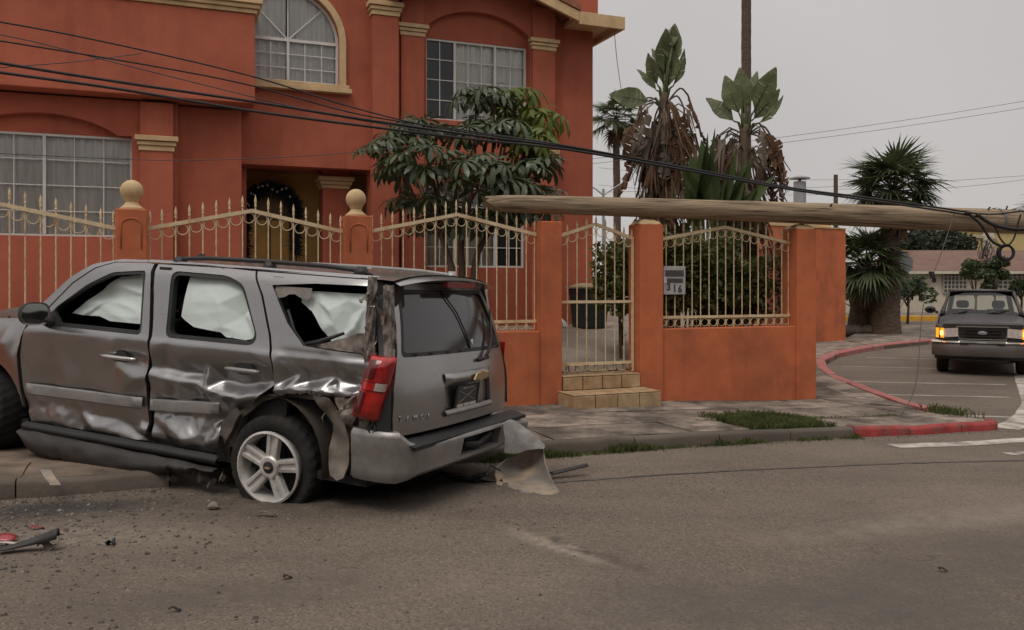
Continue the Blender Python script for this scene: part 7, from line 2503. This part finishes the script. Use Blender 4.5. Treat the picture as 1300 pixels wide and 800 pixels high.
# ================================================================ background buildings
M['white_wall'] = pmat('cream_wall', (0.56, 0.50, 0.40), 0.9, var=0.08)
M['red_roof'] = pmat('red_roof', (0.17, 0.098, 0.076), 0.9, var=0.2, vscale=1.5)
M['yellow_wall'] = pmat('yellow_wall', (0.50, 0.39, 0.17), 0.9, var=0.08)
M['grey_metal'] = pmat('grey_metal', (0.30, 0.31, 0.33), 0.5, metal=0.3, var=0.15)
M['lattice'] = pmat('window_lattice', (0.40, 0.37, 0.31), 0.8, var=0.1)
M['far_glass'] = pmat('far_glass', (0.10, 0.11, 0.11), 0.2, var=0.2)
wo = at(1222, 395, 50); wo.z = -.1
wh = thing('white_house', 'low cream house with red roof across the side street', 'house', loc=wo)
def wl_(u, v, Yd):
    return at(u, v, Yd) - wo
a, b_ = wl_(1140, 395, 50), wl_(1420, 395, 50)
zt = at(0, 343, 50).z - wo.z
WH = plate([(a.x, 0), (b_.x, 0), (b_.x, zt), (a.x, zt)], [], 0, .3, lambda p, q, t: (p, t, q))
WH.build('wall', M['white_wall'], wh)
rz = at(0, 320, 52).z - wo.z
MB().add([(a.x - .4, -.5, zt - .05), (b_.x, -.5, zt - .05), (b_.x, 3.2, rz + .15), (a.x + 1.6, 3.2, rz + .15), (a.x - .4, 6.5, zt - .05), (b_.x, 6.5, zt - .05)], [(0, 1, 2, 3), (3, 2, 5, 4), (0, 3, 4)]).build('roof', M['red_roof'], wh)
MB().box(a.x - .4, b_.x, -.52, -.45, zt - .22, zt - .06).build('fascia', M['white_wall'], wh)
for (u0, u1) in ((1197, 1226), (1266, 1302), (1320, 1350)):
    x0, x1 = wl_(u0, 0, 50).x, wl_(u1, 0, 50).x
    z0, z1 = at(0, 372, 50).z - wo.z, at(0, 346, 50).z - wo.z
    wn = MB().box(x0, x1, -.06, -.02, z0, z1).build('window', M['far_glass'], wh)
    m = MB()
    for k in range(7):
        x = x0 + (x1 - x0) * k / 6
        m.box(x - .03, x + .03, -.12, -.065, z0, z1)
    for k in range(6):
        z = z0 + (z1 - z0) * k / 5
        m.box(x0, x1, -.118, -.067, z - .03, z + .03)
    m.build('lattice', M['lattice'], wn)
gw = at(1110, 395, 48); gw.z = -.1
lw = thing('garden_wall', 'low cream wall glimpsed behind the palm trunks', 'wall', loc=gw)
MB().box(-3.0, 2.0, 0, .2, 0, 1.35).build('wall_panel', M['white_wall'], lw)
MB().box(-3.05, 2.05, -.04, .24, 1.352, 1.42).build('coping', M['lattice'], lw)
yo = at(1250, 340, 66); yo.z = -.1
yb = thing('yellow_building', 'yellow building rising behind the red roof', 'building', loc=yo)
def yl(u, v):
    q = at(u, v, 66) - yo
    return q.x, q.z
x0, z1 = yl(1204, 293)
x1, _ = yl(1420, 293)
MB().box(x0, x1, 0, 6, 0, z1).build('wall', M['yellow_wall'], yb)
x2, z2 = yl(1216, 303)
x3, _ = yl(1240, 303)
MB().box(x2, x3, -.6, -.002, 0, z2).build('wall', M['yellow_wall'], yb)
MB().box(x2 - .2, x3 + .2, -.8, -.003, z2 + .002, z2 + .18).build('cornice', M['lattice'], yb)
x4, z4 = yl(1243, 305)
x5, _ = yl(1258, 305)
MB().prism([(x4, 0), (x5, 0), (x5, z4 + .5), ((x4 + x5) / 2, z4 + .9), (x4, z4)], -.5, -.004, lambda p, q, t: (p, t, q)).build('wall', M['white_wall'], yb)
MB().box(x0 - .2, x1, -.2, 6.2, z1 + .002, z1 + .25).build('cornice', M['lattice'], yb)
# yellow kerb of the far street
A, B = at(1030, 404, 41), at(1420, 404, 41)
kb = MB().box(0, B.x - A.x, -.15, .15, -.1, .16)
kb.v = [(x + A.x, y + A.y, z - .04) for x, y, z in kb.v]
tag(kb.build('kerb', M['yellow_paint'], bevel=.02), kind='structure', label='yellow kerb of the far street')
kb = MB().box(0, 40, 0, 6.5, -.1, .10)
kb.v = [(x + A.x - 3, y + A.y + .16, z - .04) for x, y, z in kb.v]
tag(kb.build('sidewalk', M['concrete']), kind='structure', label='far sidewalk in front of the cream house')
# vent pipe on a low roof behind the garden
vo = at(1024, 300, 25); vo.z = 0
vb = thing('low_building', 'low tan building behind the garden with a metal vent pipe', 'building', loc=vo)
zr = at(0, 262, 25).z
MB().box(-1.6, .7, 0, 4, 0, zr).build('wall', M['tan_trim'], vb)
MB().box(-1.7, .8, -.1, 4.1, zr + .002, zr + .08).build('roof', M['lattice'], vb)
vp = MB().lathe([(.18, zr + .08), (.18, zr + .78)], (0, .6, 0), 14).build('vent_pipe', M['grey_metal'], vb, smooth=40)
MB().lathe([(.30, zr + .86), (.30, zr + .89), (.1, zr + .95), (.001, zr + .96)], (0, .6, 0), 14).build('vent_cap', M['grey_metal'], vp, smooth=40)
MB().lathe([(.05, zr + .78), (.05, zr + .87)], (0, .6, 0), 8).build('vent_stem', M['grey_metal'], vp)
# wooden post, sign and far street pole
q = at(1061, 400, 32); q.z = -.1
t = thing('wooden_post', 'thin dark wooden post rising behind the fallen pole', 'post', loc=q)
zt = at(0, 222, 32).z + .1
MB().tube([(0, 0, 0), (0, 0, zt)], [.10, .08], 8).build('shaft', M['bark'], t)
q = at(1139, 412, 31); q.z = -.1
t = thing('road_sign', 'back of a grey octagonal road sign beside the palm', 'sign', loc=q)
zc = at(0, 335, 31).z + .1
MB().tube([(0, 0, 0), (0, 0, zc + .45)], .035, 8).build('post', M['bark'], t)
MB().prism([(.30 + .42 * math.cos(rad(22.5 + 45 * k)), zc + .42 * math.sin(rad(22.5 + 45 * k))) for k in range(8)], -.06, -.045, lambda p, q_, t_: (p - .15, t_, q_)).build('plate', M['grey_metal'], t)
q = at(766, 300, 40); q.z = 0
t = thing('street_light', 'far street light between the house corner and the palm', 'street light', loc=q)
zt = at(0, 240, 40).z
MB().tube([(0, 0, 0), (0, 0, zt)], [.09, .06], 8).build('post', M['grey_metal'], t)
MB().tube([(0, 0, zt - .3), (.5, 0, zt + .05), (.9, 0, zt + .3)], .035, 6).tube([(0, 0, zt - .3), (-.35, 0, zt), (-.6, 0, zt + .12)], .035, 6).build('arm', M['grey_metal'], t)
q = at(883, 300, 42); q.z = 0
t = thing('utility_pole', 'far utility pole standing between the two strelitzias', 'pole', loc=q)
zt = at(0, 184, 42).z
MB().tube([(0, 0, 0), (0, 0, zt)], [.13, .09], 8).build('shaft', M['bark'], t)
MB().box(-.1, .9, -.05, .05, zt - .25, zt - .13).build('cross_arm', M['bark'], t)
# rocks at the palm foot
for i, (u, v, lab) in enumerate(((1078, 420, 'pale rock left of the palm feet'), (1086, 425, 'brown rock in front of the low palm'), (1102, 427, 'small rock between the palm feet'))):
    p = at(u, v, 28.8)
    p.z = pz
    m = MB().grid(10, 7, lambda a_, b__: Vector((math.cos(2 * math.pi * a_) * math.sin(math.pi * b__) * .3, math.sin(2 * math.pi * a_) * math.sin(math.pi * b__) * .25, math.cos(math.pi * b__) * .2)) * (1 + .35 * noise.noise(Vector((math.cos(6.28 * a_) + i, math.sin(6.28 * a_), b__ * 3)))), wrap=True)
    o = m.build('rock', M['kerb'], smooth=True)
    o.location = p + Vector((0, 0, .08))
    tag(o, lab, 'rock', 'rocks at the palm feet')

# ================================================================ grass, weeds, debris
def grass_patch(n, fn, seed, hmin, hmax):
    r = random.Random(seed)
    m = MB()
    for _ in range(n):
        s, w, k = fn(r)
        z = zwalk(s) - .02 if w > -2.63 else zroad(s)
        h = r.uniform(hmin, hmax) * k
        a = r.uniform(0, 6.28)
        lean = Vector((math.cos(a), math.sin(a), 0)) * h * r.uniform(.1, .7)
        p = W(s, w, z)
        e = Vector((-math.sin(a), math.cos(a), 0)) * r.uniform(.003, .006)
        b = len(m.v)
        m.v.extend([tuple(p - e), tuple(p + e), tuple(p + lean * .4 + Vector((0, 0, h * .65)) + e * .6), tuple(p + lean + Vector((0, 0, h)))])
        m.f.append((b, b + 1, b + 2))
        m.f.append((b, b + 2, b + 3))
    return m
def gf(r):
    while True:
        s, w = r.uniform(.60, 1.75), r.uniform(-2.5, -1.45)
        if w > -1.72 and r.random() < .75:
            continue
        if noise.noise(Vector((s * 4, w * 4, 0))) > -.25:
            return s, w, 1
tag(grass_patch(9000, gf, 1, .03, .10).build('grass', M['grass'], fix=False), 'grass growing where a sidewalk slab is missing', 'grass', kind='stuff')
def gk(r):
    while True:
        s = r.uniform(-2.6, 1.9)
        q = noise.noise(Vector((s * 1.7, 3, 0))) + .6 * noise.noise(Vector((s * 6, 1, 0))) + (.35 if s < -.9 else -.05)
        if q > r.uniform(-.5, .45):
            return s, -2.645 - abs(r.gauss(0, .045)), max(.25, min(1, .5 + q))
tag(grass_patch(3600, gk, 2, .02, .10).build('grass', M['grass'], fix=False), 'weedy grass along the foot of the grey kerb', 'grass', kind='stuff')
def gw_(r):
    return 4.1 + r.gauss(0, .10), -1.9 + r.gauss(0, .16), 1.0
tag(grass_patch(380, gw_, 3, .04, .13).build('grass', M['grass'], fix=False), 'weeds growing at the tip of the sidewalk', 'grass', kind='stuff')
def gj(r):
    return r.uniform(.4, 3.4), -1.74 + r.gauss(0, .02), .6
tag(grass_patch(900, gj, 4, .02, .07).build('grass', M['grass'], fix=False), 'thin grass in the sidewalk joint', 'grass', kind='stuff')


def gpt(u, v, dz=0.0):
    """a point of the asphalt below picture column u, row v"""
    Y = 1100 * 1.65 / (v - 360)
    for _ in range(3):
        z = zroad(L((u - 650) / 1100 * Y, Y)[0])
        Y = 1100 * (1.65 - z) / (v - 360)
    return Vector(((u - 650) / 1100 * Y, Y, z + dz))


def debris(name, label, cat, mat, u, v, fn, nu=8, nv=5, th=.006, rz=0.0, group='debris from the crash', lift=.012):
    m = MB().grid(nu, nv, fn)
    o = m.build(name, mat, smooth=40)
    o.location = gpt(u, v, lift)
    o.rotation_euler = (0, 0, rz)
    md_ = o.modifiers.new('thick', 'SOLIDIFY')
    md_.thickness = th
    tag(o, label, cat, group)
    return o
M['red_chip'] = pmat('red_chip', (0.30, 0.02, 0.02), 0.35, var=0.3, coords='obj', coat=.4)
debris('plastic_shard', 'bent black plastic shard on the asphalt at lower left', 'debris', M['board'], 32, 704, lambda u, v: (-.17 + .34 * u, .03 * math.sin(u * 3) + .09 * v, .02 + .05 * u * u + .06 * math.sin(v * 3.1) * u), 14, 6, .008, .2)
debris('plastic_shard', 'upright torn grey shard on top of the bent plastic', 'debris', M['bumper_raw'], 58, 699, lambda u, v: (-.07 + .15 * u, .02 * v, .005 + .10 * v * (1 - u) + .02 * math.sin(u * 8)), 8, 5, .006, -.3)
debris('lens_shard', 'red tail light shard at the lower left edge', 'debris', M['red_chip'], 3, 688, lambda u, v: (-.08 + .16 * u, -.04 + .08 * v, .01 + .025 * math.sin(u * 3) * v), 6, 4, .006, .1)
debris('lens_shard', 'pale broken lens shard under the red one', 'debris', M['lens_clear'], 6, 693, lambda u, v: (-.08 + .17 * u, -.02 + .04 * v, .006 + .01 * math.sin(u * 4)), 6, 4, .005, .15)
debris('lens_shard', 'small dull red shard behind the bent plastic', 'debris', M['red_chip'], 48, 672, lambda u, v: (-.04 + .08 * u, -.02 + .04 * v, .004 + .008 * math.sin(u * 4 + v)), 5, 4, .004, .4)
debris('plastic_shard', 'small black crumpled scrap on the asphalt', 'debris', M['black_plastic'], 140, 692, lambda u, v: (-.03 + .06 * u, -.02 + .04 * v, .01 + .02 * math.sin(u * 5) * math.cos(v * 3)), 6, 5, .006, .5)
debris('broken_bit', 'pale broken chunk in front of the rear wheel', 'debris', M['bumper_raw'], 271, 647, lambda u, v: (-.045 + .09 * u, -.03 + .06 * v, .015 + .035 * math.sin(math.pi * u) * math.sin(math.pi * v)), 6, 6, .012, .2)
debris('broken_bit', 'thin reddish shard lying below the rear wheel', 'debris', M['primer'], 338, 656, lambda u, v: (-.075 + .15 * u, -.015 + .03 * v, .01 + .02 * math.sin(u * 4)), 7, 4, .005, -.15)
debris('broken_bit', 'grey broken plate near the sill', 'debris', M['grey_plastic'], 205, 617, lambda u, v: (-.07 + .14 * u, -.03 + .06 * v, .01 + .015 * u), 5, 4, .012, .2)
debris('trim_strip', 'dark torn trim strip lying behind the loose bumper', 'debris', M['black_plastic'], 722, 606, lambda u, v: (-.17 + .34 * u, -.035 + .07 * v, .03 + .05 * u + .015 * math.sin(v * 3)), 10, 5, .008, .35)
debris('trim_strip', 'bent dark strip under the rear bumper', 'debris', M['black_plastic'], 592, 612, lambda u, v: (-.3 + .6 * u, -.04 + .08 * v, .03 + .03 * math.sin(u * 5)), 12, 4, .01, .1)
debris('broken_bit', 'tiny dark scrap at the bottom of the road', 'debris', M['black_plastic'], 222, 777, lambda u, v: (-.03 + .06 * u, -.01 + .02 * v, .008 + .01 * math.sin(u * 5)), 5, 4, .005, .2)
debris('broken_bit', 'tiny dark scrap right of the road scrape', 'debris', M['black_plastic'], 1197, 726, lambda u, v: (-.025 + .05 * u, -.01 + .02 * v, .008 + .01 * math.sin(u * 5)), 5, 4, .005, .1)
debris('broken_bit', 'small dark scrap in the middle of the road', 'debris', M['black_plastic'], 365, 735, lambda u, v: (-.025 + .05 * u, -.012 + .024 * v, .006 + .01 * math.sin(u * 5)), 5, 4, .005, .6)
# trim leaning on the kerb
ts = MB().grid(4, 8, lambda u, v: Vector(at(50 + 14 * u + 14 * v, 598 + 20 * v, 6.62 - .22 * v)) + Vector((0, 0, .004 * math.sin(v * 9))))
o = ts.build('trim_strip', M['bumper_raw'])
md_ = o.modifiers.new('thick', 'SOLIDIFY')
md_.thickness = .012
tag(o, 'grey trim strip leaning over the kerb under the front door', 'debris', 'debris from the crash')
# countless small fragments
rb_ = random.Random(77)
fr_ = MB()
def frag(c, s, mb_):
    vs = []
    for dx, dy, dz in ((-1, -1, 0), (1, -1, 0), (1, 1, 0), (-1, 1, 0), (-.5, -.6, 1), (.6, -.5, .8), (.4, .6, 1.1), (-.6, .5, .7)):
        vs.append(c + Vector((dx * rb_.uniform(.5, 1.1), dy * rb_.uniform(.4, 1), dz * rb_.uniform(.3, .9))) * s)
    mb_.hexa(vs)
dark_f, pale_f = MB(), MB()
for k in range(2600):
    u = abs(rb_.gauss(0, 190)) - 40 if rb_.random() < .75 else rb_.uniform(0, 800)
    v = 618 + abs(rb_.gauss(0, 48)) if rb_.random() < .85 else rb_.uniform(640, 800)
    p = gpt(u, v, .0)
    frag(p, rb_.choice((.003, .004, .005, .006, .009, .013 if u < 330 else .005)) * rb_.uniform(.7, 1.4), dark_f if rb_.random() < .78 else pale_f)
for k in range(260):
    p = gpt(rb_.uniform(650, 1100), rb_.uniform(588, 625), 0)
    frag(p, rb_.uniform(.003, .008), dark_f if rb_.random() < .7 else pale_f)
for k in range(900):
    s = rb_.uniform(-2.5, 3.5)
    frag(W(s, -.17 - abs(rb_.gauss(0, .035)), zwalk(s)), rb_.uniform(.003, .010), dark_f if rb_.random() < .7 else pale_f)
for k in range(1100):
    s = rb_.uniform(-7, 4.2)
    frag(W(s, -2.66 - abs(rb_.gauss(0, .07)), zroad(s)), rb_.uniform(.003, .009), dark_f if rb_.random() < .75 else pale_f)
for k in range(500):
    s, w_ = rb_.uniform(-1.8, 4), rb_.uniform(-2.4, -.2)
    frag(W(s, w_, zwalk(s) + .004), rb_.uniform(.002, .006), dark_f if rb_.random() < .6 else pale_f)
tag(dark_f.build('gravel', M['tar']), 'dark grit and glass crumbs scattered over the asphalt', 'gravel', kind='stuff')
tag(pale_f.build('gravel', M['scraped']), 'pale stone crumbs scattered over the asphalt', 'gravel', kind='stuff')
